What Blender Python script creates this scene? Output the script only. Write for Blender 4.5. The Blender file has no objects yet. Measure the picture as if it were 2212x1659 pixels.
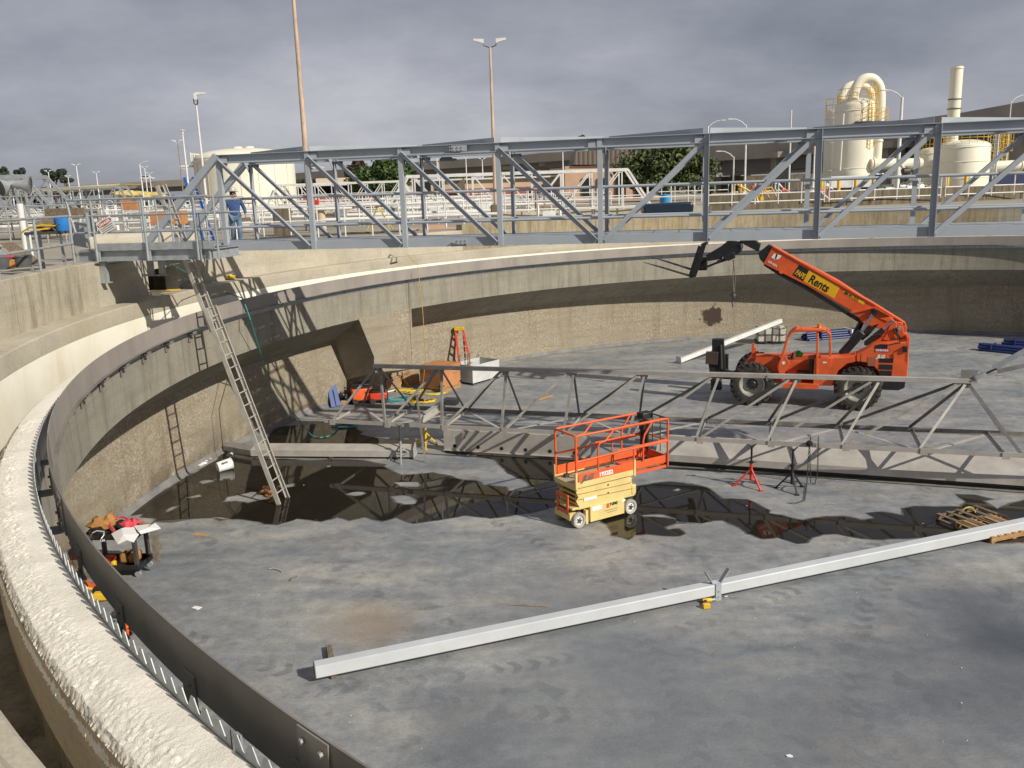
import bpy, bmesh, math, random
from mathutils import Vector as V, Matrix, noise as mnoise
random.seed(7)
S = bpy.context.scene
COL = S.collection
PI = math.pi
R_ = math.radians
# ------------------------------------------------------------------ camera model (measured from the photograph, 2212 x 1659 px)
F_, CX, CY, PITCH, ROLL, HC = 1880.21, 1106.0, 829.5, .2172, .0329, 7.0
CT = V((13.04, 18.54, 0))                      # centre of the round tank
_d0 = V((0, math.cos(PITCH), math.sin(PITCH)))
DOWN = V((_d0.y*math.sin(ROLL), _d0.y*math.cos(ROLL), _d0.z))
FH = (V((0, 0, 1)) - DOWN*DOWN.z).normalized()
RG = DOWN.cross(FH)
CAMP = V((0, 0, HC))
def ray(p):
    d = V((p[0]-CX, p[1]-CY, F_))
    return V((RG.dot(d), FH.dot(d), -DOWN.dot(d)))
def onz(p, z=0.0):
    r = ray(p); return CAMP + r*((z-HC)/r.z)
def ony(p, y):
    r = ray(p); return CAMP + r*(y/r.y)
def onv(p, P0, d):                              # on the vertical plane through P0 along the horizontal direction d
    n = V((-d[1], d[0], 0)); r = ray(p)
    return CAMP + r*((P0-CAMP).dot(n)/r.dot(n))
def fr(ox, oy, s): return lambda x, y: ((ox+x*s)*.8848, (oy+y*s)*.8848)
def pol(r, a, z): return V((CT.x+r*math.cos(R_(a)), CT.y+r*math.sin(R_(a)), z))
def ang(p): return math.degrees(math.atan2(p.y-CT.y, p.x-CT.x)) % 360
# ------------------------------------------------------------------ materials
def nt(name):
    m = bpy.data.materials.new(name); m.use_nodes = True
    t = m.node_tree; b = t.nodes['Principled BSDF']
    return m, t, b
def N(t, kind, **kw):
    n = t.nodes.new(kind)
    for k, v in kw.items():
        if k in n.inputs: n.inputs[k].default_value = v
        else: setattr(n, k, v)
    return n
def L(t, a, b): t.links.new(a, b)
def coords(t, sc=(1, 1, 1), obj=False):
    if obj: o = N(t, 'ShaderNodeTexCoord').outputs['Object']
    else: o = N(t, 'ShaderNodeNewGeometry').outputs['Position']
    mp = N(t, 'ShaderNodeMapping'); mp.inputs['Scale'].default_value = sc
    L(t, o, mp.inputs['Vector']); return mp.outputs['Vector']
def noise(t, vec, scale, det=6, rough=.6):
    n = N(t, 'ShaderNodeTexNoise'); n.inputs['Scale'].default_value = scale
    n.inputs['Detail'].default_value = det; n.inputs['Roughness'].default_value = rough
    L(t, vec, n.inputs['Vector']); return n.outputs['Fac']
def ramp(t, fac, stops):
    r = N(t, 'ShaderNodeValToRGB'); e = r.color_ramp.elements
    while len(e) < len(stops): e.new(.5)
    for k, (p, c) in zip(e, stops):
        k.position = p; k.color = (*c, 1) if len(c) == 3 else c
    L(t, fac, r.inputs['Fac']); return r.outputs['Color']
def g3(v): return (v, v, v)
def mix(t, fac, a, b, mode='MIX'):
    m = N(t, 'ShaderNodeMix', data_type='RGBA', blend_type=mode)
    for s, v in ((m.inputs['Factor'], fac), (m.inputs['A'], a), (m.inputs['B'], b)):
        if hasattr(v, 'links') or isinstance(v, bpy.types.NodeSocket): L(t, v, s)
        elif isinstance(v, (int, float)): s.default_value = v
        else: s.default_value = (*v, 1)
    return m.outputs['Result']
def mth(t, op, a, b=None, c=None):
    n = N(t, 'ShaderNodeMath', operation=op)
    for i, v in enumerate((a, b, c)):
        if v is None: continue
        if isinstance(v, bpy.types.NodeSocket): L(t, v, n.inputs[i])
        else: n.inputs[i].default_value = v
    return n.outputs[0]
def bump(t, b, h, strength=.3, dist=.02):
    n = N(t, 'ShaderNodeBump'); n.inputs['Strength'].default_value = strength; n.inputs['Distance'].default_value = dist
    L(t, h, n.inputs['Height']); L(t, n.outputs['Normal'], b.inputs['Normal'])
def M(name, col, rough=.55, metal=0.0, var=.18, scale=2.5, bmp=0.0, bscale=40, dirt=0.0, dcol=(.05, .04, .03), dscale=6, stretch=(1, 1, 1), emit=None):
    m, t, b = nt(name)
    v = coords(t, stretch)
    f = noise(t, v, scale)
    lo = tuple(max(0, c*(1-var*1.6)) for c in col); hi = tuple(c*(1+var) for c in col)
    c = ramp(t, f, [(.3, lo), (.7, hi)])
    if dirt:
        d = ramp(t, noise(t, v, dscale, 8, .7), [(.55-.12*dirt, g3(0)), (.72, g3(1))])
        c = mix(t, mth(t, 'MULTIPLY', d, min(1, dirt)), c, dcol)
    L(t, c, b.inputs['Base Color'])
    b.inputs['Roughness'].default_value = rough; b.inputs['Metallic'].default_value = metal
    if bmp: bump(t, b, noise(t, v, bscale, 5), bmp)
    if emit: b.inputs['Emission Color'].default_value = (*col, 1); b.inputs['Emission Strength'].default_value = emit
    return m
MT = {}
MT['gray_paint'] = M('blue_gray_paint', (.37, .405, .445), .45, 0, .06, 1.2, .04, 60, .12, (.2, .2, .2), 3)
MT['galv'] = M('galvanised_steel', (.36, .39, .41), .5, .25, .14, 6, .03, 60, .15, (.2, .2, .19), 9)
MT['steel'] = M('mill_steel', (.27, .26, .24), .5, .2, .2, 3, .03, 50, .2, (.1, .085, .07), 5)
MT['steel_light'] = M('light_sheet_steel', (.45, .425, .39), .55, .1, .12, 2.2, .03, 40, .25, (.24, .21, .18), 3)
MT['alu'] = M('aluminium', (.50, .48, .43), .45, .25, .12, 5, 0, 40, .15, (.3, .28, .24), 9)
MT['white_beam'] = M('pale_gray_paint', (.56, .59, .62), .45, 0, .06, 1.5, .03, 50, .12, (.38, .38, .38), 5)
MT['white'] = M('white_paint', (.72, .72, .70), .5, 0, .10, 2, 0, 40, .22, (.42, .38, .33), 6)
MT['cream'] = M('cream_paint', (.80, .765, .63), .55, 0, .07, .6, 0, 30, .2, (.55, .49, .36), 1.2, (1, 1, .3))
MT['orange'] = M('orange_paint', (.78, .125, .032), .45, 0, .14, 2.2, .03, 50, .38, (.42, .11, .05), 3.5)
MT['orange_pale'] = M('faded_orange_paint', (.80, .15, .05), .45, 0, .12, 4, .02, 50, .25, (.4, .1, .05), 8)
MT['liftcream'] = M('pale_yellow_paint', (.74, .58, .24), .45, 0, .08, 2.5, .02, 50, .25, (.45, .34, .15), 6)
MT['yellow'] = M('yellow_paint', (.75, .47, .03), .45, 0, .1, 4, 0, 40, .2, (.35, .22, .03), 8)
MT['decal_yellow'] = M('yellow_decal', (.80, .46, .015), .4, 0, .03)
MT['black'] = M('black_steel', (.022, .022, .024), .45, .1, .25, 4, .03, 40, .2, (.06, .055, .05), 7)
MT['dark'] = M('dark_gray_steel', (.062, .060, .057), .55, .05, .2, 2.5, .05, 30, .35, (.10, .095, .085), 4)
MT['rubber'] = M('tyre_rubber', (.042, .038, .032), .85, 0, .3, 3, .1, 60, .5, (.12, .10, .075), 5)
MT['rim'] = M('gray_rim', (.36, .35, .31), .5, .2, .15, 5, 0, 40, .3, (.16, .14, .11), 9)
MT['chrome'] = M('chrome_rod', (.55, .56, .58), .18, .9, .05)
MT['red'] = M('red_paint', (.62, .05, .02), .45, 0, .12, 5, 0, 40, .2, (.3, .05, .02), 9)
MT['blue'] = M('blue_fibreglass', (.02, .13, .48), .45, 0, .15, 5, 0, 40, .2, (.02, .06, .2), 9)
MT['navy'] = M('navy_paint', (.018, .035, .14), .5, 0, .2, 3, 0, 40, .3, (.03, .03, .05), 6)
MT['wood'] = M('sawn_wood', (.42, .25, .11), .8, 0, .25, 4, .15, 50, .3, (.2, .11, .05), 5, (1, 8, 8))
MT['old_wood'] = M('weathered_wood', (.20, .15, .10), .85, 0, .3, 4, .2, 50, .4, (.08, .06, .045), 5, (8, 1, 8))
MT['plywood'] = M('orange_plywood', (.50, .22, .085), .75, 0, .12, 3, .05, 40, .25, (.25, .10, .04), 4)
MT['card'] = M('cardboard', (.42, .27, .15), .85, 0, .12, 4)
MT['paper'] = M('white_paper', (.82, .82, .82), .8, 0, .03)
MT['tan'] = M('tan_canvas', (.40, .20, .06), .85, 0, .2, 8, .2, 60)
MT['cloth_gray'] = M('gray_canvas', (.20, .17, .13), .9, 0, .25, 8, .2, 60)
MT['pink'] = M('pink_red_cloth', (.55, .06, .08), .85, 0, .2, 9)
MT['teal'] = M('teal_hose', (.03, .30, .30), .5, 0, .1)
MT['hose_yellow'] = M('yellow_hose', (.65, .50, .08), .6, 0, .2, 6)
MT['rope'] = M('yellow_rope', (.62, .38, .10), .8, 0, .2, 9)
MT['skin'] = M('skin', (.42, .20, .12), .6, 0, .1)
MT['denim'] = M('blue_denim', (.12, .19, .29), .9, 0, .25, 9, .1, 60)
MT['shirt'] = M('blue_work_shirt', (.035, .085, .23), .85, 0, .2, 9, .1, 60)
MT['text_black'] = M('black_lettering', (.012, .012, .012), .5, 0, 0)
MT['text_white'] = M('white_lettering', (.8, .8, .8), .5, 0, 0)
MT['text_gray'] = M('gray_lettering', (.12, .12, .13), .5, 0, 0)
MT['green'] = M('green_cloth', (.05, .32, .06), .8, 0, .2, 9)
MT['green_valve'] = M('green_paint', (.03, .16, .10), .5, 0, .1)
MT['peach'] = M('peach_stucco', (.55, .36, .25), .85, 0, .08, .8)
MT['beige_wall'] = M('beige_panel', (.58, .48, .35), .8, 0, .08, .5)
MT['brick'] = M('red_brick', (.38, .12, .075), .85, 0, .15, 2)
MT['pole'] = M('peeling_peach_paint', (.56, .42, .32), .65, 0, .15, 3, .05, 40, .55, (.17, .075, .045), 5, (1, 1, .35))
MT['rust'] = M('rusty_paint', (.34, .24, .17), .7, .1, .25, 6, .05, 40, .5, (.14, .05, .025), 7)
MT['haze_conc'] = M('viaduct_concrete', (.33, .30, .26), .85, 0, .12, .15, 0, 30, .3, (.20, .18, .16), .2)
MT['dark_void'] = M('dark_opening', (.015, .015, .015), .9, 0, 0)
MT['trunk'] = M('bark', (.09, .065, .045), .9, 0, .25, 4)
MT['glass_dark'] = M('dark_glass', (.02, .025, .03), .1, 0, 0)
MT['amber'] = M('amber_plastic', (.75, .20, .01), .25, 0, .05)
MT['carpaint'] = M('white_car_paint', (.6, .6, .6), .3, 0, .02)
MT['vehicle_blue'] = M('dark_blue_metal', (.015, .03, .055), .3, .2, .1)
MT['brown_metal'] = None
def leafmat(name, a, b_):
    m, t, b = nt(name)
    oi = N(t, 'ShaderNodeNewGeometry')
    c = ramp(t, oi.outputs['Random Per Island'], [(0, a), (1, b_)])
    L(t, c, b.inputs['Base Color']); b.inputs['Roughness'].default_value = .6
    return m
MT['leaf'] = leafmat('green_leaves', (.018, .045, .010), (.075, .13, .022))
MT['leaf2'] = leafmat('olive_leaves', (.022, .04, .012), (.10, .125, .025))
MT['leaf_dark'] = leafmat('gray_green_leaves', (.018, .026, .016), (.05, .065, .04))
MT['leaf_brown'] = leafmat('brown_green_leaves', (.04, .03, .015), (.09, .06, .03))
def concrete(name, base, stain, warm, moss=0.0, bs=.12, streak=.5, cut=.5, joint=0):
    m, t, b = nt(name)
    v = coords(t); vs = coords(t, (2.2, 2.2, .22))
    n1 = noise(t, v, .55, 8, .65); n2 = noise(t, vs, 1.6, 8, .7); n3 = noise(t, v, 30, 4)
    c = ramp(t, n1, [(.3, tuple(x*.78 for x in base)), (.7, tuple(x*1.12 for x in base))])
    s = ramp(t, n2, [(cut, g3(0)), (cut+.22, g3(1))])
    c = mix(t, mth(t, 'MULTIPLY', s, streak), c, stain)
    w = ramp(t, noise(t, v, .9, 5), [(.5, g3(0)), (.75, g3(1))])
    c = mix(t, mth(t, 'MULTIPLY', w, .35), c, warm)
    if moss:
        vm = coords(t, (3.5, 3.5, .6))
        k = ramp(t, noise(t, vm, 1.1, 6), [(.45, g3(0)), (.65, g3(1))]); c = mix(t, mth(t, 'MULTIPLY', k, moss), c, (.30, .19, .03))
        k = ramp(t, noise(t, vm, 1.9, 6), [(.48, g3(0)), (.62, g3(1))]); c = mix(t, mth(t, 'MULTIPLY', k, moss), c, (.09, .075, .035))
    bd = ramp(t, noise(t, coords(t, (.25, .25, 5)), 1.1, 5), [(.5, g3(0)), (.72, g3(.4))]); c = mix(t, bd, c, tuple(x*.62 for x in base))
    pt_ = ramp(t, noise(t, v, 3.2, 6, .7), [(.56, g3(0)), (.66, g3(.35))]); c = mix(t, pt_, c, tuple(x*.6 for x in base))
    if joint:
        sp = N(t, 'ShaderNodeSeparateXYZ'); L(t, v, sp.inputs[0])
        an = mth(t, 'ARCTAN2', mth(t, 'SUBTRACT', sp.outputs['Y'], CT.y), mth(t, 'SUBTRACT', sp.outputs['X'], CT.x))
        k = mth(t, 'LESS_THAN', mth(t, 'FRACT', mth(t, 'MULTIPLY', an, 21.0/joint)), .0022*21/joint/2)
        c = mix(t, mth(t, 'MULTIPLY', k, .6), c, tuple(x*.35 for x in base))
    c = mix(t, .18, c, ramp(t, n3, [(.3, g3(.1)), (.7, g3(.9))]), 'OVERLAY')
    L(t, c, b.inputs['Base Color']); b.inputs['Roughness'].default_value = .85
    bump(t, b, n3, bs, .02); return m
MT['conc'] = concrete('weathered_concrete', (.43, .39, .305), (.14, .118, .08), (.49, .44, .33), 0, .12, .85, .49, 3)
MT['conc_clean'] = concrete('plain_concrete', (.475, .435, .35), (.26, .22, .15), (.46, .36, .2), 0, .1, .5, .55)
MT['conc_moss'] = concrete('mossy_concrete', (.36, .31, .22), (.12, .095, .05), (.38, .28, .11), .36, .12, .6, .5, 3)
MT['conc_face'] = concrete('exposed_concrete', (.29, .272, .222), (.155, .142, .11), (.31, .28, .215), 0, .5, .75, .47, 2.4)
MT['conc_dark'] = concrete('stained_shaded_concrete', (.20, .165, .11), (.03, .025, .015), (.22, .16, .09), 0, .3, .8, .42)  # stained channel concrete; its dark tone also serves as painted shade
def pebble():
    m, t, b = nt('pebbled_concrete')
    v = coords(t)
    vo = N(t, 'ShaderNodeTexVoronoi'); vo.inputs['Scale'].default_value = 24; L(t, v, vo.inputs['Vector'])
    c = ramp(t, vo.outputs['Color'], [(0, (.19, .158, .118)), (.4, (.29, .245, .18)), (.7, (.365, .32, .25)), (1, (.52, .48, .40))])
    big = noise(t, v, .5, 6, .6)
    c = mix(t, ramp(t, big, [(.40, g3(.15)), (.62, g3(.8))]), c, (.30, .27, .205))
    st = ramp(t, noise(t, coords(t, (2, 2, .25)), 1.0, 6), [(.52, g3(0)), (.74, g3(.55))])
    c = mix(t, st, c, (.17, .125, .075))
    h = ramp(t, noise(t, coords(t, (.35, .35, 3.5)), 1.4, 4), [(.46, g3(.0)), (.7, g3(.5))])
    c = mix(t, h, c, (.24, .175, .105))
    # dark patch where the wall was splashed
    P = N(t, 'ShaderNodeNewGeometry').outputs['Position']
    wob = N(t, 'ShaderNodeTexNoise'); wob.inputs['Scale'].default_value = 2.5; L(t, P, wob.inputs['Vector'])
    ad = N(t, 'ShaderNodeVectorMath', operation='MULTIPLY_ADD'); L(t, wob.outputs['Color'], ad.inputs[0]); ad.inputs[1].default_value = (.9, .9, .9)
    L(t, P, ad.inputs[2])
    ds = N(t, 'ShaderNodeVectorMath', operation='DISTANCE'); L(t, ad.outputs[0], ds.inputs[0]); ds.inputs[1].default_value = tuple(STAIN+V((.45, .45, .45)))
    k = ramp(t, ds.outputs['Value'], [(.42, g3(1)), (.52, g3(0))])
    c = mix(t, k, c, (.055, .035, .028))
    # damp zones low on the wall at the left
    sx = N(t, 'ShaderNodeSeparateXYZ'); L(t, P, sx.inputs[0])
    low = N(t, 'ShaderNodeMapRange'); low.inputs['From Min'].default_value = 1.15; low.inputs['From Max'].default_value = .2
    L(t, sx.outputs['Z'], low.inputs['Value'])
    dn = mth(t, 'MULTIPLY', low.outputs[0], ramp(t, noise(t, v, .9, 4), [(.42, g3(0)), (.6, g3(.75))]))
    lf = N(t, 'ShaderNodeMapRange'); lf.inputs['From Min'].default_value = -4.0; lf.inputs['From Max'].default_value = -6.0; L(t, sx.outputs['X'], lf.inputs['Value'])
    c = mix(t, mth(t, 'MULTIPLY', dn, lf.outputs[0]), c, (.10, .08, .055))
    L(t, c, b.inputs['Base Color']); b.inputs['Roughness'].default_value = .9
    bump(t, b, vo.outputs['Distance'], .6, .02)
    return m
STAIN = onv((1538, 683), pol(22.03, 99.5, 0), V((.986, -.165, 0)).normalized())
STAIN = pol(22.03, ang(STAIN), STAIN.z)
MT['pebble'] = pebble()
def whitecoat():
    m, t, b = nt('white_coating')
    v = coords(t)
    c = ramp(t, noise(t, v, .8, 6), [(.3, (.80, .755, .63)), (.65, (.90, .875, .78))])
    lo = ramp(t, noise(t, coords(t, (1, 1, .3)), 1.3, 6, .7), [(.55, g3(0)), (.8, g3(.5))])
    c = mix(t, lo, c, (.62, .50, .30))
    L(t, c, b.inputs['Base Color']); b.inputs['Roughness'].default_value = .7
    bump(t, b, noise(t, v, 45, 4), .35, .02); return m
MT['whitecoat'] = whitecoat()
def floor_mat():
    m, t, b = nt('tank_floor_concrete')
    P = N(t, 'ShaderNodeNewGeometry').outputs['Position']
    v = coords(t); vx = coords(t, (.7, 1.6, 1))
    c = ramp(t, noise(t, vx, .55, 9, .68), [(.34, (.165, .18, .20)), (.5, (.265, .272, .278)), (.66, (.37, .36, .335))])
    blue = ramp(t, noise(t, v, .23, 5), [(.48, g3(0)), (.66, g3(.55))]); c = mix(t, blue, c, (.165, .185, .215))
    brn = ramp(t, noise(t, v, .33, 6), [(.56, g3(0)), (.74, g3(.6))]); c = mix(t, brn, c, (.26, .215, .165))
    # boot scuffs and smears
    sc = N(t, 'ShaderNodeTexVoronoi'); sc.inputs['Scale'].default_value = 1.5; L(t, coords(t, (.8, 1.5, 1)), sc.inputs['Vector'])
    wob = noise(t, v, 4.5, 7, .75)
    wv = N(t, 'ShaderNodeVectorMath', operation='MULTIPLY_ADD'); wn0 = N(t, 'ShaderNodeTexNoise'); wn0.inputs['Scale'].default_value = 1.1; wn0.inputs['Detail'].default_value = 8; L(t, v, wn0.inputs['Vector']); L(t, wn0.outputs['Color'], wv.inputs[0]); wv.inputs[1].default_value = g3(.9); L(t, v, wv.inputs[2])
    sm = mth(t, 'MULTIPLY', ramp(t, noise(t, wv.outputs[0], 2.1, 3, .5), [(.565, g3(0)), (.62, g3(1))]), ramp(t, noise(t, v, .35, 4), [(.44, g3(0)), (.56, g3(1))]))
    c = mix(t, mth(t, 'MULTIPLY', sm, .42), c, (.10, .11, .128))
    md = noise(t, v, 3.4, 8, .72); c = mix(t, .5, c, ramp(t, md, [(.3, g3(.25)), (.7, g3(.75))]), 'OVERLAY')
    mz = ramp(t, noise(t, coords(t, (1, 2.2, 1)), 6, 6, .7), [(.58, g3(0)), (.70, g3(.45))]); c = mix(t, mth(t, 'MULTIPLY', mz, ramp(t, noise(t, v, .5, 3), [(.42, g3(0)), (.58, g3(1))])), c, (.12, .13, .15))
    # tyre tracks : arcs of chevron blocks
    sx = N(t, 'ShaderNodeSeparateXYZ'); L(t, P, sx.inputs[0])
    for (ax, ay, rr, wd, s) in TRACKS:
        ds = N(t, 'ShaderNodeVectorMath', operation='DISTANCE'); L(t, P, ds.inputs[0]); ds.inputs[1].default_value = (ax, ay, 0)
        off = mth(t, 'SUBTRACT', ds.outputs['Value'], rr)
        inside = mth(t, 'LESS_THAN', mth(t, 'ABSOLUTE', off), wd)
        an = mth(t, 'ARCTAN2', mth(t, 'SUBTRACT', sx.outputs['Y'], ay), mth(t, 'SUBTRACT', sx.outputs['X'], ax))
        ph = mth(t, 'ADD', mth(t, 'MULTIPLY', an, rr*s), mth(t, 'MULTIPLY', mth(t, 'ABSOLUTE', off), 14))
        bl = mth(t, 'GREATER_THAN', mth(t, 'SINE', ph), .1)
        k = mth(t, 'MULTIPLY', mth(t, 'MULTIPLY', inside, bl), ramp(t, noise(t, v, 1.3, 5), [(.42, g3(0)), (.66, g3(.62))]))
        c = mix(t, k, c, (.10, .11, .125))
    # soft-edged patches, one tan stain, the rest dark bluish gray
    for (p, rad, col, amt) in PATCH:
        ds = N(t, 'ShaderNodeVectorMath', operation='DISTANCE')
        ad = N(t, 'ShaderNodeVectorMath', operation='MULTIPLY_ADD'); wn = N(t, 'ShaderNodeTexNoise'); wn.inputs['Scale'].default_value = 1.6 if rad < 1.5 else .45; wn.inputs['Detail'].default_value = 6
        L(t, P, wn.inputs['Vector']); L(t, wn.outputs['Color'], ad.inputs[0]); ad.inputs[1].default_value = g3(rad*1.2); L(t, P, ad.inputs[2])
        L(t, ad.outputs[0], ds.inputs[0]); ds.inputs[1].default_value = tuple(p+V(g3(rad*.6)))
        c = mix(t, ramp(t, mth(t, 'DIVIDE', ds.outputs['Value'], rad*1.25), [(.25, g3(amt)), (.95, g3(0))]), c, col)
    fine = noise(t, v, 26, 5, .7)
    c = mix(t, .22, c, ramp(t, fine, [(.3, g3(.15)), (.7, g3(.85))]), 'OVERLAY')
    spk = ramp(t, noise(t, v, 9, 3), [(.70, g3(0)), (.76, g3(.5))]); c = mix(t, spk, c, (.34, .33, .31))
    L(t, c, b.inputs['Base Color'])
    L(t, ramp(t, noise(t, v, 1.2, 5), [(.3, g3(.42)), (.7, g3(.75))]), b.inputs['Roughness'])
    bump(t, b, fine, .06, .01); return m
TRACKS = [(-9.5, 10.5, 11.7, .17, 22), (3.2, 25.5, 15.1, .19, 20), (14, 8.0, 9.8, .19, 20), (-4, 27, 15.6, .17, 22), (22, 30, 13, .2, 19)]
PATCH = [(onz((1500, 1620)), 3.6, (.15, .165, .185), .7), (onz((2200, 1440)), 2.8, (.10, .11, .13), .8), (onz((1250, 1330)), 2.0, (.17, .18, .195), .5), (onz((800, 1345)), .9, (.32, .25, .175), .6), (onz((1000, 1560)), .9, (.13, .14, .16), .5), (onz((2190, 1380)), .9, (.07, .08, .10), .85), (onz((2100, 1300)), .8, (.09, .10, .12), .6), (onz((1770, 1560)), .9, (.12, .13, .15), .5)]
MT['floor'] = floor_mat()
def water_mat():
    m = bpy.data.materials.new('standing_water'); m.use_nodes = True; t = m.node_tree
    out = t.nodes['Material Output']; t.nodes.remove(t.nodes['Principled BSDF'])
    v = coords(t); tr = N(t, 'ShaderNodeBsdfTransparent'); gl = N(t, 'ShaderNodeBsdfGlossy'); fn = N(t, 'ShaderNodeFresnel'); mx = N(t, 'ShaderNodeMixShader'); df = N(t, 'ShaderNodeBsdfDiffuse'); m2 = N(t, 'ShaderNodeMixShader')
    L(t, ramp(t, noise(t, v, .8, 7, .65), [(.35, (.16, .14, .105)), (.68, (.42, .38, .31))]), tr.inputs['Color'])
    df.inputs['Color'].default_value = (.06, .05, .036, 1); m2.inputs[0].default_value = .25
    gl.inputs['Roughness'].default_value = .03; gl.inputs['Color'].default_value = (1, 1, 1, 1); fn.inputs['IOR'].default_value = 1.33
    bp2 = N(t, 'ShaderNodeBump'); bp2.inputs['Strength'].default_value = .02; L(t, noise(t, v, 2.0, 2), bp2.inputs['Height'])
    L(t, bp2.outputs[0], gl.inputs['Normal']); L(t, bp2.outputs[0], fn.inputs['Normal'])
    L(t, tr.outputs[0], m2.inputs[1]); L(t, df.outputs[0], m2.inputs[2])
    L(t, fn.outputs[0], mx.inputs[0]); L(t, m2.outputs[0], mx.inputs[1]); L(t, gl.outputs[0], mx.inputs[2]); L(t, mx.outputs[0], out.inputs['Surface'])
    return m
MT['water'] = water_mat()
MT['damp'] = M('damp_concrete', (.10, .098, .092), .4, 0, .2, 1.2)
def ground_mat():
    m, t, b = nt('yard_concrete')
    v = coords(t)
    c = ramp(t, noise(t, v, .12, 8, .7), [(.3, (.24, .215, .17)), (.7, (.42, .37, .29))])
    L(t, c, b.inputs['Base Color']); b.inputs['Roughness'].default_value = .9; return m
MT['ground'] = ground_mat()
def ribbed(name, col, sc):
    m, t, b = nt(name)
    w = N(t, 'ShaderNodeTexWave'); w.inputs['Scale'].default_value = sc; L(t, coords(t), w.inputs['Vector'])
    L(t, ramp(t, w.outputs['Fac'], [(.1, tuple(x*.55 for x in col)), (.3, col)]), b.inputs['Base Color'])
    b.inputs['Roughness'].default_value = .6; bump(t, b, w.outputs['Fac'], .5, .1); return m
MT['brown_metal'] = ribbed('brown_ribbed_metal', (.16, .125, .10), .55)
# ------------------------------------------------------------------ mesh builder
class B:
    def __init__(s): s.v = []; s.f = []
    def add(s, vs, fs):
        o = len(s.v); s.v += [V(p) for p in vs]; s.f += [tuple(i+o for i in q) for q in fs]; return s
    def box(s, c, size, ax=None):
        c = V(c); h = [x/2 for x in size]
        a = ax or (V((1, 0, 0)), V((0, 1, 0)), V((0, 0, 1)))
        vs = [c+a[0]*(h[0]*i)+a[1]*(h[1]*j)+a[2]*(h[2]*k) for k in (-1, 1) for j in (-1, 1) for i in (-1, 1)]
        return s.add(vs, [(0, 2, 3, 1), (4, 5, 7, 6), (0, 1, 5, 4), (2, 6, 7, 3), (0, 4, 6, 2), (1, 3, 7, 5)])
    @staticmethod
    def frame(p, q, up=(0, 0, 1)):
        x = (V(q)-V(p)).normalized(); u = V(up)
        if abs(x.dot(u)) > .98: u = V((0, 1, 0)) if abs(x.y) < .9 else V((1, 0, 0))
        y = u.cross(x).normalized(); z = x.cross(y)
        return x, y, z
    def bar(s, p, q, w, h, up=(0, 0, 1), oy=0, oz=0):
        p, q = V(p), V(q); x, y, z = s.frame(p, q, up)
        return s.box((p+q)/2+y*oy+z*oz, ((q-p).length, w, h), (x, y, z))
    def prof(s, p, q, poly, up=(0, 0, 1)):                       # extrude a closed (y,z) outline from p to q
        p, q = V(p), V(q); x, y, z = s.frame(p, q, up); n = len(poly)
        vs = [o+y*a+z*b for o in (p, q) for a, b in poly]
        fs = [tuple(range(n-1, -1, -1)), tuple(range(n, 2*n))]+[(i, (i+1) % n, n+(i+1) % n, n+i) for i in range(n)]
        return s.add(vs, fs)
    def ibeam(s, p, q, h, w, tf=.012, tw=.01, up=(0, 0, 1)):
        a, b, c, d = w/2, tw/2, h/2, h/2-tf
        return s.prof(p, q, [(-a, -c), (a, -c), (a, -d), (b, -d), (b, d), (a, d), (a, c), (-a, c), (-a, d), (-b, d), (-b, -d), (-a, -d)], up)
    def angle(s, p, q, a, b, t=.01, up=(0, 0, 1), sy=1, sz=1):
        P = [(0, 0), (a*sy, 0), (a*sy, t*sz), (t*sy, t*sz), (t*sy, b*sz), (0, b*sz)]
        if sy*sz < 0: P = P[::-1]
        return s.prof(p, q, P, up)
    def channel(s, p, q, h, w, t=.012, side=1, up=(0, 0, 1)):   # web towards -side, flanges reach to +side*w
        P = [(0, -h/2), (w*side, -h/2), (w*side, -h/2+t), (t*side, -h/2+t), (t*side, h/2-t), (w*side, h/2-t), (w*side, h/2), (0, h/2)]
        if side < 0: P = P[::-1]
        return s.prof(p, q, P, up)
    def tube(s, pts, r, n=8, caps=True, closed=False):
        pts = [V(p) for p in pts]; k = len(pts); rs = r if isinstance(r, (list, tuple)) else [r]*k
        o = len(s.v); prev = None
        for i, p in enumerate(pts):
            if closed: d = pts[(i+1) % k]-pts[i-1]
            else: d = (pts[min(i+1, k-1)]-pts[max(i-1, 0)])
            d.normalize()
            if prev is None:
                u = V((0, 0, 1)) if abs(d.z) < .9 else V((1, 0, 0))
                a = d.cross(u).normalized()
            else: a = (prev-d*prev.dot(d)).normalized()
            prev = a; b = d.cross(a)
            for j in range(n):
                t = 2*PI*j/n; s.v.append(p+(a*math.cos(t)+b*math.sin(t))*rs[i])
        for i in range(k if closed else k-1):
            for j in range(n):
                a0 = o+i*n+j; a1 = o+i*n+(j+1) % n; b0 = o+((i+1) % k)*n+j; b1 = o+((i+1) % k)*n+(j+1) % n
                s.f.append((a0, a1, b1, b0))
        if caps and not closed:
            s.f.append(tuple(o+j for j in range(n-1, -1, -1))); s.f.append(tuple(o+(k-1)*n+j for j in range(n)))
        return s
    def cyl(s, p, q, r, n=16): return s.tube([p, q], r, n)
    def lathe(s, prof, c=(0, 0, 0), ax=(0, 0, 1), n=24, a0=0, a1=2*PI):
        c = V(c); z = V(ax).normalized(); u = V((1, 0, 0)) if abs(z.x) < .9 else V((0, 1, 0))
        x = (u-z*u.dot(z)).normalized(); y = z.cross(x); full = abs(a1-a0-2*PI) < 1e-6
        m = n if full else n+1; o = len(s.v); k = len(prof)
        for i in range(m):
            t = a0+(a1-a0)*i/n
            for r, h in prof: s.v.append(c+(x*math.cos(t)+y*math.sin(t))*r+z*h)
        for i in range(n):
            for j in range(k-1):
                a = o+i*k+j; b = o+((i+1) % m)*k+j; s.f.append((a, b, b+1, a+1))
        return s
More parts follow.
